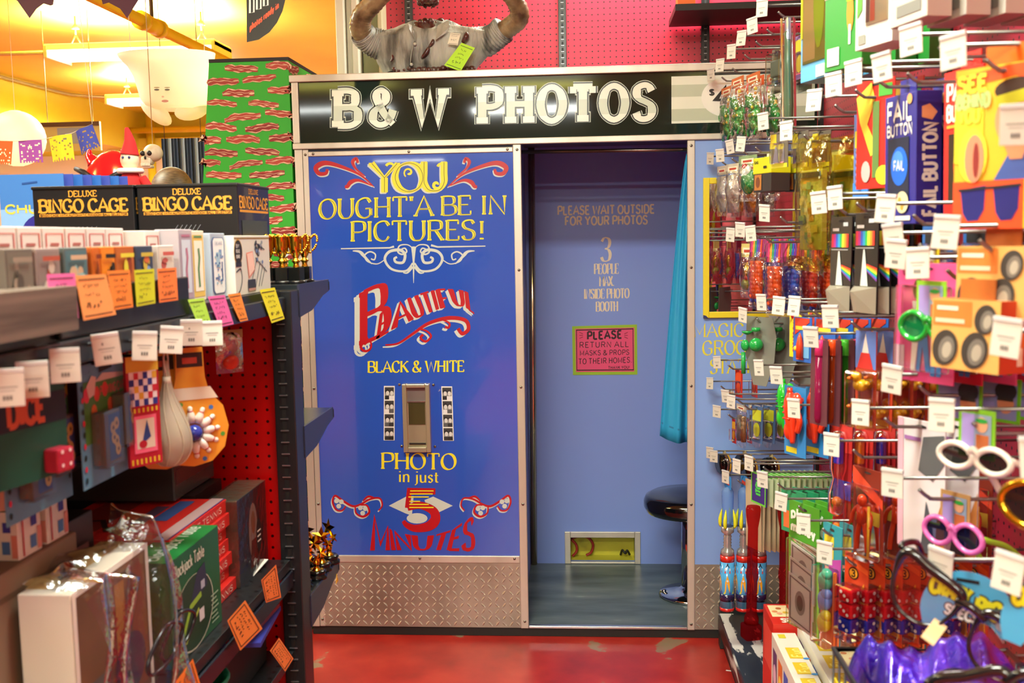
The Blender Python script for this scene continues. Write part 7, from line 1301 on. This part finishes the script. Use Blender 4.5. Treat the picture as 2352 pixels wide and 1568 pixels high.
def dice_card():
    def toy(mb):
        for z, h in ((-.072, 'b8141c'), (-.1, 'c4181e'), (-.128, '1c2a9a')):
            mb.box(-.03, -.015, z-.013, -.004, .015, z+.013, C(h, .12, 0, .6, .5), .004)
            for a, b in ((-.008, .006), (.008, -.006), (0, 0)): mb.ell(a, z+b, .0032, .0032, fr((-.0304, 0, 0), (0, -1, 0), (0, 0, 1)), C('e6e2dc'), 0, 10)
            for a in (-.02, -.012): mb.ell(a, z + (.006 if a > -.015 else -.006), .0032, .0032, fr((0, -.0154, 0), (1, 0, 0), (0, 0, 1)), C('e6e2dc'), 0, 10)
    return simple_card('dice_card', .055, .165, 'c8401c', lambda mb, g: (mb.poly([(0, .98), (1, .86), (1, .8), (0, .9)], g, C('e05a24'), .0004), mb.ell(.4, .78, .22, .07, g, C('1c1410'), .0006, 16), mb.ell(.4, .78, .17, .055, g, C('e09a20'), .001, 16), text(mb, '3', g, .16, .07, C('1c1410'), .0014, wt=.24, x0=.32, y0=.745, asp=(.055, .165)), mb.poly([(.6, .1), (.95, .1), (.85, .7), (.65, .6)], g, C('e8a02c'), .0006)), toy=toy, blister=(.044, .1, -.055, .034), cat='toy card')()
def orange_fig():
    def toy(mb):
        m = C('d8441c', .25); x = -.014; mb.ball((x, 0, -.055), (.008, .01, .011), m, 10, 8); mb.tube([(x, 0, -.065), (x, 0, -.095)], [.009, .01], m, 9)
        for s in (-1, 1): mb.tube(catmull([(x, s*.009, -.068), (x, s*.022, -.08), (x-.004, s*.024, -.1)], False, 4), .004, m, 7); mb.tube(catmull([(x, s*.005, -.093), (x, s*.011, -.118), (x, s*.014, -.145)], False, 4), .0048, m, 7)
        mb.tube([(x-.006, -.024, -.06), (x-.006, -.022, -.15)], .0025, C('e0b02c', .3), 6)
    return simple_card('figure_pack', .075, .165, '7a2818', lambda mb, g: (mb.poly([(0, .82), (1, .6), (1, .7), (0, 1)], g, C('d8482c'), .0004), mb.rect(.1, .4, .9, .55, g, C('b89a2c'), .0004)), toy=toy, blister=(.066, .13, -.03, .028), cat='toy pack')()
def leg_pack(): return simple_card('stocking_pack', .095, .21, 'd8d2d4', lambda mb, g: (mb.rect(0, 0, .12, 1, g, C('d8a8b8'), .0004), mb.poly([(.45, .62), (.55, .88), (.98, .92), (.98, .7), (.75, .56)], g, C('5a5e60'), .0006), mb.poly([(.5, 0), (.8, 0), (.74, .25), (.62, .4)], g, C('4a4e54'), .0006), mb.rect(.15, .84, .5, .87, g, C('9a6aa8'), .001), mb.poly([(.8, 0), (1, 0), (1, .5), (.85, .3)], g, C('b8743a'), .0006)), cat='novelty pack')()
def face_card(): return simple_card('photo_card', .075, .062, '6ac024', lambda mb, g: (mb.rect(.06, .08, .94, .92, g, C('7c88b8'), .0004), mb.rect(.06, .08, .5, .45, g, C('8a8ac8'), .0008), mb.ell(.72, .45, .17, .24, g, C('c88c64'), .001, 14), mb.ell(.72, .72, .22, .22, g, C('20242c'), .0014, 14), mb.rect(.56, .5, .88, .56, g, C('2c2824'), .0018), mb.rect(.1, .16, .2, .3, g, C('e8a020'), .0012)))()
def small_pack(h1, h2, w=.05, h=.1): return simple_card('small_pack', w, h, h1, lambda mb, g: (mb.rect(.1, .6, .9, .9, g, C(h2), .0004), mb.ell(.5, .35, .3, .2, g, C(h2), .0006, 12)), blister=(w*.8, h*.5, -h*.4, .014), cat='toy card')
def brown_pack(): return bag('cigar_bag', .06, .135, .014, 'b8b4ac', lambda mb: [mb.tube([(0, y, -.035), (0, y, -.115)], .008, C(q, .4), 9) for y, q in ((-.014, '9a7450'), (.012, '8a8880'))], cat='bagged toy', hh=.02)()
def tin_disc():
    t = root('round_tin', '', 'tin'); part_(t, 'tin', lambda mb: [mb.tube([(x, 0, -.045), (x+.012, 0, -.045)], r, C(q, .12, .9), 20) for x, r, q in ((-.02, .034, '3a3632'), (-.007, .036, '8a8a86'))]); part_(t, 'hang_tab', lambda mb: slab(mb, .02, .02, .0015, C('c8b88a', .4))); part_(t, 'ring', lambda mb: mb.tube([(.006, .035*math.cos(a), -.045+.035*math.sin(a)) for a in [2*PI*i/24 for i in range(24)]], .003, C('c89a28', .3), 6, closed=True)); return t
# ---- hooks and what hangs on them, from the booth end towards the camera
series(frogs, 'clear bag of green toy frogs', 1633, 167, .482, 2, .05, .5, dz=-.05, group='bags of green frogs', hk='farthest frog bags')
series(frogs, 'clear bag of green toy frogs in the middle frog row', 1656, 145, .482, 2, .06, .5, hk='middle frog bags', group='bags of green frogs', dz=-.045)
series(frogs, 'clear bag of green toy frogs in the nearest frog row', 1682, 113, .49, 2, .06, .5, hk='nearest frog bags', group='bags of green frogs', dz=-.07)
series(clam, 'clear clamshell with a grey toy, high on the far end', 1706, 82, .535, 2, .06, .45, hk='grey-toy clamshells')
series(small_pack('8a6ab0', 'd8c82c', .06, .11), 'purple and yellow small card near the shelf top', 1729, 53, .55, 2, .04, .5, hk='purple and yellow cards')
series(long_tube, 'long clear sleeve with a green toy, top of the far end', 1753, 12, .488, 1, .04, .2, hk='long clear sleeves')
series([crinkle('c8c8c8', '8a8a8c'), crinkle('d88a30', 'a85a1c')], ['silver crinkled bag beside the mirror', 'orange crinkled bag beside the mirror'], 1632, 360, .468, 3, .055, .6, hk='crinkled bags at the booth end', group='crinkled bags by the mirror')
series([crinkle('c0b8b0', '7a6a60'), crinkle('d88a30', 'a85a1c')], ['grey crinkled bag, second row from the mirror', 'orange crinkled bag, second row from the mirror'], 1655, 352, .47, 3, .055, .6, hk='second row of crinkled bags', group='crinkled bags by the mirror')
series(green_ball, 'clear bag with a green toy and red-white ball', 1677, 332, .482, 2, .07, .7, hk='green ball bags')
series(yellow_box, 'yellow-lidded gag box with a dark tray', 1705, 325, .51, 3, .085, .55, hk='yellow-lidded boxes')
series(grey_cards, 'small grey and yellow gag card', 1754, 272, .468, 3, .05, .6, hk='grey and yellow gag cards')
series(tall_bag, 'tall yellow-tinted plastic bag with a picture sheet', 1808, 293, .485, 3, .07, .65, hk='tall yellow bags', dz=-.02)
series(gold_pack, 'small bag with a gold and red toy', 1680, 534, .478, 3, .05, .6, hk='gold toy bags')
series([worm('d8501c'), worm('2450b0')], ['bag of ribbed orange worm toys, farther row', 'bag of ribbed blue worm toys, farther row'], 1702, 522, .474, 4, .045, .7, hk='farther row of worm toys', group='bags of ribbed worm toys')
series([worm('d8501c'), worm('2450b0'), worm('c83a1c')], ['bag of ribbed orange worm toys, nearer row', 'bag of ribbed blue worm toys, nearer row', 'bag of ribbed red worm toys, nearer row'], 1725, 530, .49, 6, .045, .7, hk='nearer row of worm toys', group='bags of ribbed worm toys')
series(small_pack('2a3a58', '4a5a8a', .06, .05), 'small dark blue pack behind the tall yellow bags', 1758, 483, .6, 3, .05, .5, hk='small dark blue packs')
series(prism, 'black prism card with rainbow bars, farther row', 1882, 457, .472, 3, .02, .7, hk='farther row of black prism cards', group='black prism cards')
series(prism, 'black prism card with rainbow bars, nearer row', 1920, 445, .484, 6, .019, .7, hk='nearer row of black prism cards', group='black prism cards')
series(green_gun, 'grey card with a green suction toy', 1708, 718, .478, 3, .06, .9, hk='green suction toys', dz=-.012)
series(potato(), 'yellow potato gun card', 1750, 688, .512, 3, .045, .8, hk='yellow potato gun cards')
series(blue_card, 'blue card with a red toy rocket, farther row', 1792, 695, .48, 4, .035, .8, hk='farther row of blue rocket cards', group='blue rocket cards')
series(blue_card, 'blue card with a red toy rocket, nearer row', 1828, 695, .49, 4, .035, .8, hk='nearer row of blue rocket cards', group='blue rocket cards')
series(duck_card, 'tall card with two yellow toy chicks', 1909, 718, .492, 6, .03, .8, hk='yellow chick cards', group='yellow chick cards')
series([tube_toy('c82a6a', 'e03a80'), tube_toy('d8501c', 'e8501c'), tube_toy('3aa02c', '4ac83a'), tube_toy('a02070', 'd82a6a')], ['pink liquid tube with a pink cap', 'orange liquid tube with an orange cap', 'green liquid tube with a lime cap', 'magenta liquid tube with a pink cap'], 1864, 766, .446, 6, .024, .7, hk='coloured liquid tubes', group='coloured liquid tubes', dz=-.012)
series(small_pack('c83020', 'e8582a', .045, .09), 'small red-orange pack by the booth', 1648, 827, .50, 2, .05, .5, hk='small red-orange packs')
series(small_pack('d8d0b0', 'b86a2a', .045, .06), 'tiny cream and brown pack, nearest the booth', 1623, 865, .50, 1, .05, .5, hk='tiny cream and brown pack')
series(pistol('22b42c', False), 'bright green plastic toy pistol', 1744, 838, .50, 1, .05, .9, hk='bright green toy pistol')
series(pistol('e03c1c'), 'orange-red toy pistol on a blue card', 1784, 855, .472, 3, .05, .9, hk='orange-red toy pistols')
series(brown_pack, 'clear bag with brown cigar-like sticks', 1667, 905, .478, 3, .04, .7, hk='cigar-like sticks')
series(small_pack('4a6a9a', 'c8d030', .055, .11), 'blue and yellow small card by the cigar bags', 1681, 917, .505, 3, .035, .8, hk='blue and yellow small cards', dz=-.02)
series(small_pack('c02a20', 'd8a020', .03, .08), 'narrow red and yellow pack above the round tins', 1648, 940, .485, 2, .05, .6, hk='narrow red and yellow packs')
series(tin_disc, 'round silver tin with a gold ring', 1627, 1027, .478, 2, .07, .7, hk='round tins near the booth', dz=-.0)
series(tin_disc, 'round silver tin with a gold ring, nearer row', 1641, 1043, .55, 2, .07, .7, hk='nearer round tins', dz=-.0)
series(rocket, 'blue toy rocket tube with a spring neck', 1668, 1090, .435, 3, .05, .5, hk='toy rockets', group='toy rocket tubes')
series(thin_card('b8a888', None, .075, .2, 'envelope'), 'brown paper envelope', 1694, 1065, .475, 12, .014, .7, hk='brown envelopes', group='brown envelopes', dz=-.05, jit=.03)
series([thin_card('3a2a7c', lambda mb, g: (mb.stroke([(.05, .03), (.95, .03), (.95, .97), (.05, .97)], .03, g, C('6ac838'), .0004, closed=True), text(mb, 'ITCH', lambda a, b, c=0.0: g(.65-b/.075, .3+a/.085, c), .5*.085, .3*.075, C('4ac04a'), .0008, wt=.26)), .075, .085, 'prank_card')] , 'purple prank card with green border', 1722, 1058, .455, 1, .02, .75, hk='purple prank card and green-edged cards')
series(thin_card('b8c8a0', lambda mb, g: mb.rect(0, .9, 1, 1, g, C('58b838'), .0004), .075, .085, 'green_edged_card'), 'pale card with green edge behind the purple one', 1722, 1058, .47, 12, .014, .75, group='green-edged cards', jit=.03, vis=False)
series(thin_card('2a9a6a', lambda mb, g: (mb.rect(.1, .1, .5, .5, g, C('d8703a'), .0004)), .09, .11, 'teal_card'), 'teal green card behind the play money', 1753, 1095, .505, 7, .028, .9, hk='teal cards', group='teal cards', jit=.03)
series(money, 'green play money card with grey banknotes', 1797, 1145, .478, 6, .03, .8, hk='play money', group='play money cards', jit=.03, dz=-.012)
series(rock_pack, 'card with teal, blue and yellow toy lumps', 1848, 1195, .486, 6, .033, .6, hk='coloured toy lumps', group='toy lump cards', dz=-.008)
p = series(red_bat, 'translucent dark red toy club', 1712, 1135, .452, 2, .085, .4, vis=False, group='red toy clubs')
hook(.46, p.y, p.z, PXR-.001, 'grey wire peg hook with white tag carrying the red toy clubs', -.9, 'scan hooks on the right shelving')
series([long_red('2438c8'), long_red('e8861c')], ['long red blister pack with a blue clip', 'long red blister pack with an orange clip'], 1825, 930, .532, 5, .042, .8, hk='long red blister packs', group='long red blister packs')
series(orange_fig, 'pack with an orange toy figure and stick', 1913, 1012, .492, 4, .06, .9, hk='orange toy figures', group='orange figure packs', dz=-.05)
series(dice_card, 'orange card with red and blue giant dice', 1897, 1260, .486, 8, .03, .9, hk='giant dice cards', group='giant dice cards', dz=-.01)
series(chain_card, 'blue card with chrome chain links', 1874, 222, .515, 1, .05, .6, hk='chrome chain card')
series(red_pack, 'red and yellow toy card left of the FAIL boxes', 1917, 185, .50, 2, .05, .8, hk='red and yellow toy cards', dz=.0)
series(fail_box, 'dark blue FAIL BUTTON box with a big blue button picture', 1963, 158, .502, 2, .052, .35, hk='dark blue button boxes', group='dark blue button boxes', dz=-.03, jit=.03)
series(panic_box, 'red PANIC BUTTON box partly hidden by the prank glasses box', 2027, 143, .543, 2, .06, .35, hk='red button boxes', dz=-.0)
series(small_pack('2a62a8', '1a1a1e', .06, .06), 'small blue and black pack under the FAIL boxes', 2040, 468, .5, 5, .06, .8, hk='small blue and black packs')
series(small_pack('c8b828', 'd8d8c8', .06, .045), 'small crinkly yellow pack above the pink packs', 2053, 535, .47, 5, .05, .8, hk='small yellow packs', dz=-.02)
series([pink_pack('e0508c'), pink_pack('c01c3c')], ['pink novelty pack with a printed couple', 'dark red novelty pack with a printed couple'], 2063, 572, .47, 4, .04, .9, hk='pink novelty packs', group='couple-print novelty packs', dz=-.02)
series(see_box, 'yellow and orange prank glasses box with a man\'s face and blue sunglasses', 2193, 105, .488, 1, .05, 1.1, hk='prank glasses box', dz=-.01)
series(rear_box, 'tan and red box picturing round black lenses, the higher one behind', 2180, 520, .48, 1, .07, .9, hk='novelty glasses boxes', dz=-.012)
series(rear_box, 'tan and red box picturing round black lenses, the lower one in front', 2180, 520, .452, 1, .07, .9, dz=-.075, vis=False)
series(glasses('green_glasses', '1c9a34', jelly('1a8a50', .5), w=.1, hgt=.036, card='8cc82c'), 'bright green plastic toy glasses with long temples', 2112, 592, .446, 1, .05, .9, hk='bright green glasses', dz=-.03)
series(face_card, 'green-edged card with a printed face', 2053, 860, .52, 5, .05, .9, hk='green-edged face cards', group='green-edged face cards', dz=-.005)
series(glasses('white_glasses', 'dcd8cc', jelly('3a3a34', .75), w=.1, hgt=.03), 'white cat-eye toy glasses with dark lenses', 2167, 940, .47, 1, .05, .9, hk='white cat-eye glasses', dz=.0)
series(leg_pack, 'white and pink pack picturing a dark stocking', 1980, 937, .522, 2, .05, .8, hk='stocking packs', dz=-.02)
series(glasses('pink_glasses', 'd86ab0', jelly('1c2a6a', .85), w=.1, hgt=.038, tipc='9ac838', card='b8905a'), 'pink and lime toy glasses with dark blue lenses', 2053, 1098, .515, 1, .07, .9, hk='pink and lime glasses', dz=-.02)
series(glasses('gold_glasses', C('d8a828', .15, .9), jelly('2a2a2a', .6), card='e08a20'), 'gold toy glasses with an orange label at the right edge', 2385, 1035, .455, 1, .05, .9, hk='gold toy glasses', dz=.0)
# boxes on the top hooks: only their lower halves are in the picture
def topbox(mk, lb, u, v, x0, n, dx, h, rz, group=None):
    p = AX(u, v, x0); z = p.z + h + .012
    hook(HX, p.y, z + .033, PXR-.001, 'grey wire peg hook above the ' + lb, -.9, 'scan hooks on the right shelving')
    pr = mk()
    for i in range(n):
        l = lb + (', ' + ORD[i] + ' on its hook' if n > 1 else ''); loc = (x0+i*dx, p.y, z)
        if i == 0: pr.location = loc; pr.rotation_euler = (0, 0, rz); pr['label'] = l; t = pr
        else: t = dup(pr, loc, (0, 0, rz), l)
        if n > 1: t['group'] = lb
topbox(blue_box, 'light blue window box with a green toy', 1872, 182, .475, 2, .075, .3, .3)
topbox(green_bx, 'green and yellow window box', 1935, 158, .485, 3, .06, .3, .45)
topbox(white_bx, 'white window box with a red and tan toy', 2005, 106, .482, 1, .05, .26, .35)
topbox(grey_bx, 'grey window box', 2085, 52, .485, 5, .055, .24, .25)
for u, v, w_ in ((2095, 80, 'between the grey and the FAIL boxes'), (2320, 760, 'beside the tan and red glasses box'), (2340, 270, 'in front of the prank glasses box')):
    p = AX(u, v, HX); hook(HX, p.y, p.z, PXR-.001, 'empty grey peg hook, white tag, ' + w_, -.9, 'scan hooks on the right shelving')
# ---- giant novelty glasses on a blue card
def specs(lb, u, v, x0, rz, hl, tilt=.5, drop=0.0):
    p = AX(u, v, HX); hook(HX, p.y, p.z, PXR-.001, 'grey wire peg hook with white tag ' + hl, -.9, 'scan hooks on the right shelving')
    t = thing('giant_glasses', lb, 'novelty glasses', (x0, p.y, p.z-.03), rz); BLF = C('16171a', .15, 0, .6, .5)
    def cardf(mb):
        arc = [(.072*math.cos(a), -.062 + .072*math.sin(a)) for a in [PI*i/16 for i in range(17)]]; mb.ext(arc + [(-.068, -.085), (-.045, -.09), (-.035, -.075), (0, -.062), (.035, -.072), (.05, -.088), (.072, -.085)], lambda a, b, c=0.0: CR(a, b+.01, c), 0, .0012, C('4aa8d8', .4))
        mb.rect(-.018, .002, .016, .008, CR, C('14181c'), .002); q = lambda a, b, c=0.0: CR(a*math.cos(-.18)-b*math.sin(-.18), a*math.sin(-.18)+b*math.cos(-.18)-.03, c)
        for g, m, c_ in ((.0028, C('3a3a30'), .0016), (0, C('e0da20'), .002)): text(mb, 'CRAZY', q, .06, .024, m, c_, wt=.28, x0=-.058, y0=-.002, sp=.08, grow=g); text(mb, 'BIG!', q, .042, .026, m, c_, wt=.28, x0=.012, y0=-.012, sp=.1, grow=g); text(mb, 'SPECS', q, .05, .015, C('e8e8e4') if g == 0 else m, c_, wt=.26, x0=-.03, y0=-.028, sp=.1, grow=g*.8)
        mb.ell(.052, -.058, .012, .008, CR, C('a8b8c0'), .002, 14)
    part_(t, 'hang_card', cardf)
    R = Matrix.Rotation(.0, 4, 'X')
    OUT = catmull([(p[0]*.86, p[1]*.92) for p in [(-.064, .046), (-.01, .044), (.046, .04), (.058, .018), (.047, -.032), (.012, -.054), (-.034, -.046), (-.06, -.006)]], True, 5)
    def lens(sg): return [(-.012, -sg*(p[0]) + sg*.066 if sg > 0 else -.066 + p[0], -.052 + p[1]) for p in OUT]
    rot = Matrix.Translation((-.012, .008, -.075 - drop)) @ Matrix.Rotation(tilt, 4, 'X') @ Matrix.Translation((0, .005, .075))
    def fr_(mb):
        mb.T = rot
        for s in (-1, 1):
            L = lens(s); mb.tube(L, [.0036 + .0052*max(0, min(1, (q[2]+.05)/.04)) for q in L], BLF, 9, closed=True)
        mb.tube(catmull([(-.012, -.024, -.03), (-.016, 0, -.024), (-.012, .024, -.03)]), .007, BLF, 9)
    part_(t, 'frame', fr_)
    def ln(mb):
        mb.T = rot
        for s in (-1, 1): mb.add([Vector(p) for p in lens(s)], [list(range(len(OUT)))], film('f0f0f4', .93, .04))
    part_(t, 'lenses', ln)
    for s in (-1, 1):
        def tp(mb, s=s): mb.T = rot; mb.tube(catmull([(-.01, s*.132, -.01), (.01, s*.134, -.01), (.07, s*.125, -.02), (.11, s*.11, -.05)]), .0055, BLF, 8)
        part_(t, 'temple', tp)
    def strap(mb):
        for y, m in ((.024, 'd8b888'),): mb.T = rot; mb.grid(lambda a, b: Vector((-.026 + .012*math.cos(b*PI), y + (a-.5)*.022, -.075 - .03*b)), 4, 8, C(m, .4))
    part_(t, 'tape_strap', strap); t.scale = (.78, .78, .78); return t
specs('giant black novelty glasses on a blue CRAZY BIG SPECS card', 2165, 1285, .462, 1.0, 'for the first giant glasses')
specs('second pair of giant black novelty glasses on a blue card, cut by the right edge', 2325, 1300, .478, .9, 'for the second giant glasses, nearest the camera', -.5, .075)
# ---- purple foil bag in a wire basket
WB_ = C('4a4a48', .35, .7); bx0, bx1, by0, by1, bz0, bz1 = .355, .60, -2.66, -2.19, .63, .862
t = thing('wire_basket', 'grey wire basket hung low on the right shelving, holding the purple foil bag', 'basket', ((bx0+bx1)/2, (by0+by1)/2, bz0)); B = t.location
def wires(mb):
    mb.T = Matrix.Translation(-B)
    for z in (bz1, bz0): mb.tube([(bx0, by0, z), (bx1, by0, z), (bx1, by1, z), (bx0, by1, z)], .0042, WB_, 7, closed=True)
    n = 14
    for i in range(n+1): y = by0 + (by1-by0)*i/n; mb.tube([(bx0, y, bz1), (bx0, y, bz0), (bx1, y, bz0), (bx1, y, bz1)], .0018, WB_, 5)
    for i in range(1, 7): x = bx0 + (bx1-bx0)*i/7; mb.tube([(x, by1, bz1), (x, by1, bz0), (x, by0, bz0), (x, by0, bz1)], .0018, WB_, 5)
part_(t, 'wire_frame', wires)
for y in (by1-.02, by0+.02): part_(t, 'bracket_arm', lambda mb, y=y: (setattr(mb, 'T', Matrix.Translation(-B)), mb.tube([(bx1, y, bz1), (PXR-.001, y, bz1)], .004, WB_, 7)))
part_(t, 'price_card', lambda mb: (setattr(mb, 'T', Matrix.Translation(-B)), mb.box(bx0-.006, by1-.11, bz1-.075, bx0-.0045, by1-.03, bz1-.03, C('d8c01c', .5)), mb.stroke([(-.06, .01), (-.02, .02)], .002, lambda a, b, c=0.0: Vector((bx0-.0066, by1+a-.02, bz1-.06+b)), C('3a2c14'))))
PF = noisy('purple_foil', ['1a0a60', '3014a8', '4a1cc8', '7448ee', 'c83aa0'], 16, .2, 8, [.3, .45, .56, .66, .8], bump=1.0, metal=.55, coat=.6)
mb = MB()
def foil(s, q):
    x = bx0 + .012 + (bx1-bx0-.024)*s; y = by1 - .012 + (by0-by1+.024)*q; e = min(s, 1-s, q, 1-q)
    z = bz1 + .026 - .16*math.exp(-e*14)*.5 + .022*math.sin(PI*s)*math.sin(PI*q) + .014*math.sin(11*s+5*q) + .012*math.sin(9*q-4*s+1) + .009*math.sin(23*s+3*q)*math.sin(19*q) + .004*math.sin(47*s+31*q) + .03*s*(1-q)
    return Vector((x, y, z))
mb.grid(foil, 60, 80, PF); mb.box(bx0+.012, by0+.012, bz0+.006, bx1-.012, by1-.012, bz0+.15, PF, .01); center(tag(mb.obj('foil_bag'), 'shiny purple holographic foil bag lying in the wire basket', 'bag'))
# ---- boxes on the base deck
def long_box(x0, y0, x1, y1, z1, lb, red=False):
    mb = MB(); z0 = .1395; mb.box(x0, y0, z0, x1, y1, z1, C('c8281c' if red else 'dcd8cc', .35), .001); q = FZ(z1+.0004, x0, y0); W, D = x1-x0, y1-y0; H_ = z1-z0; f = FN(x0-.0004, y1, z0); e = FY(y0-.0004, x0, z0)
    if red:
        mb.rect(W*.12, D*.35, W*.88, D*.92, q, C('e8d8a8')); [mb.ell(W*a, D*b, .008, .008, q, C(c_), .0004+.0002*i, 10) for i, (a, b, c_) in enumerate(((.3, .6, 'd08a5a'), (.5, .75, 'b8683a'), (.7, .55, 'd8b040'), (.45, .5, 'e0a080')))]; text(mb, 'SET', q, W*.5, D*.18, C('e8d8c8'), .0004, wt=.24, x0=W*.4, y0=D*.08); mb.rect(.01, H_*.55, D*.9, H_*.9, f, C('d8483a'))
    else:
        mb.rect(W*.3, D*.84, W*.9, D*.97, q, C('4a9ad8')) if x0 > .53 else mb.rect(W*.2, D*.9, W*.5, D*.97, q, C('c8c030'))
        for i in range(3): mb.rect(W*.25, D*(.56-.24*i), W*.8, D*(.74-.24*i), q, C('d8b828')); text(mb, 'Fun', lambda a, b, c=0.0: q(W*.78-b, D*(.58-.24*i)+a, c), D*.14, W*.4, C('f0e070'), .0004, wt=.2); mb.ell(W*.9, D*(.56-.24*i), .008, .006, q, C('3a8ad0'), .0004, 10)
        for i in range(5): mb.rect(D*(.06+.19*i), H_*.45, D*(.2+.19*i), H_*.9, f, C(['5a3a6a', 'd86a28', '3a5ab8', 'd8b828', 'b02a50'][i])); mb.ell(D*(.13+.19*i), H_*.68, .02, .03, f, C(['d8b0c8', 'e8c850', '8ab0e0', '8a3a2a', 'e0a0b0'][i]), .0004, 12)
        mb.rect(W*.1, H_*.5, W*.9, H_*.95, e, C('58983a')); mb.ell(W*.5, H_*.75, .02, .03, e, C('e0a030'), .0004, 12)
    center(tag(mb.obj('toy_box'), lb, 'box', 'boxes on the base deck'))
long_box(.478, -1.03, .545, -.88, .452, 'red toy box standing behind the white boxes on the base deck', True); long_box(.472, -1.42, .532, -1.045, .435, 'white and yellow toy box nearest the aisle on the base deck'); long_box(.538, -1.46, .60, -1.04, .461, 'white and yellow toy box with a blue label, deeper on the base deck')
long_box(.62, -1.3, .70, -.95, .40, 'red toy box deepest on the base deck, under the play money cards', True)
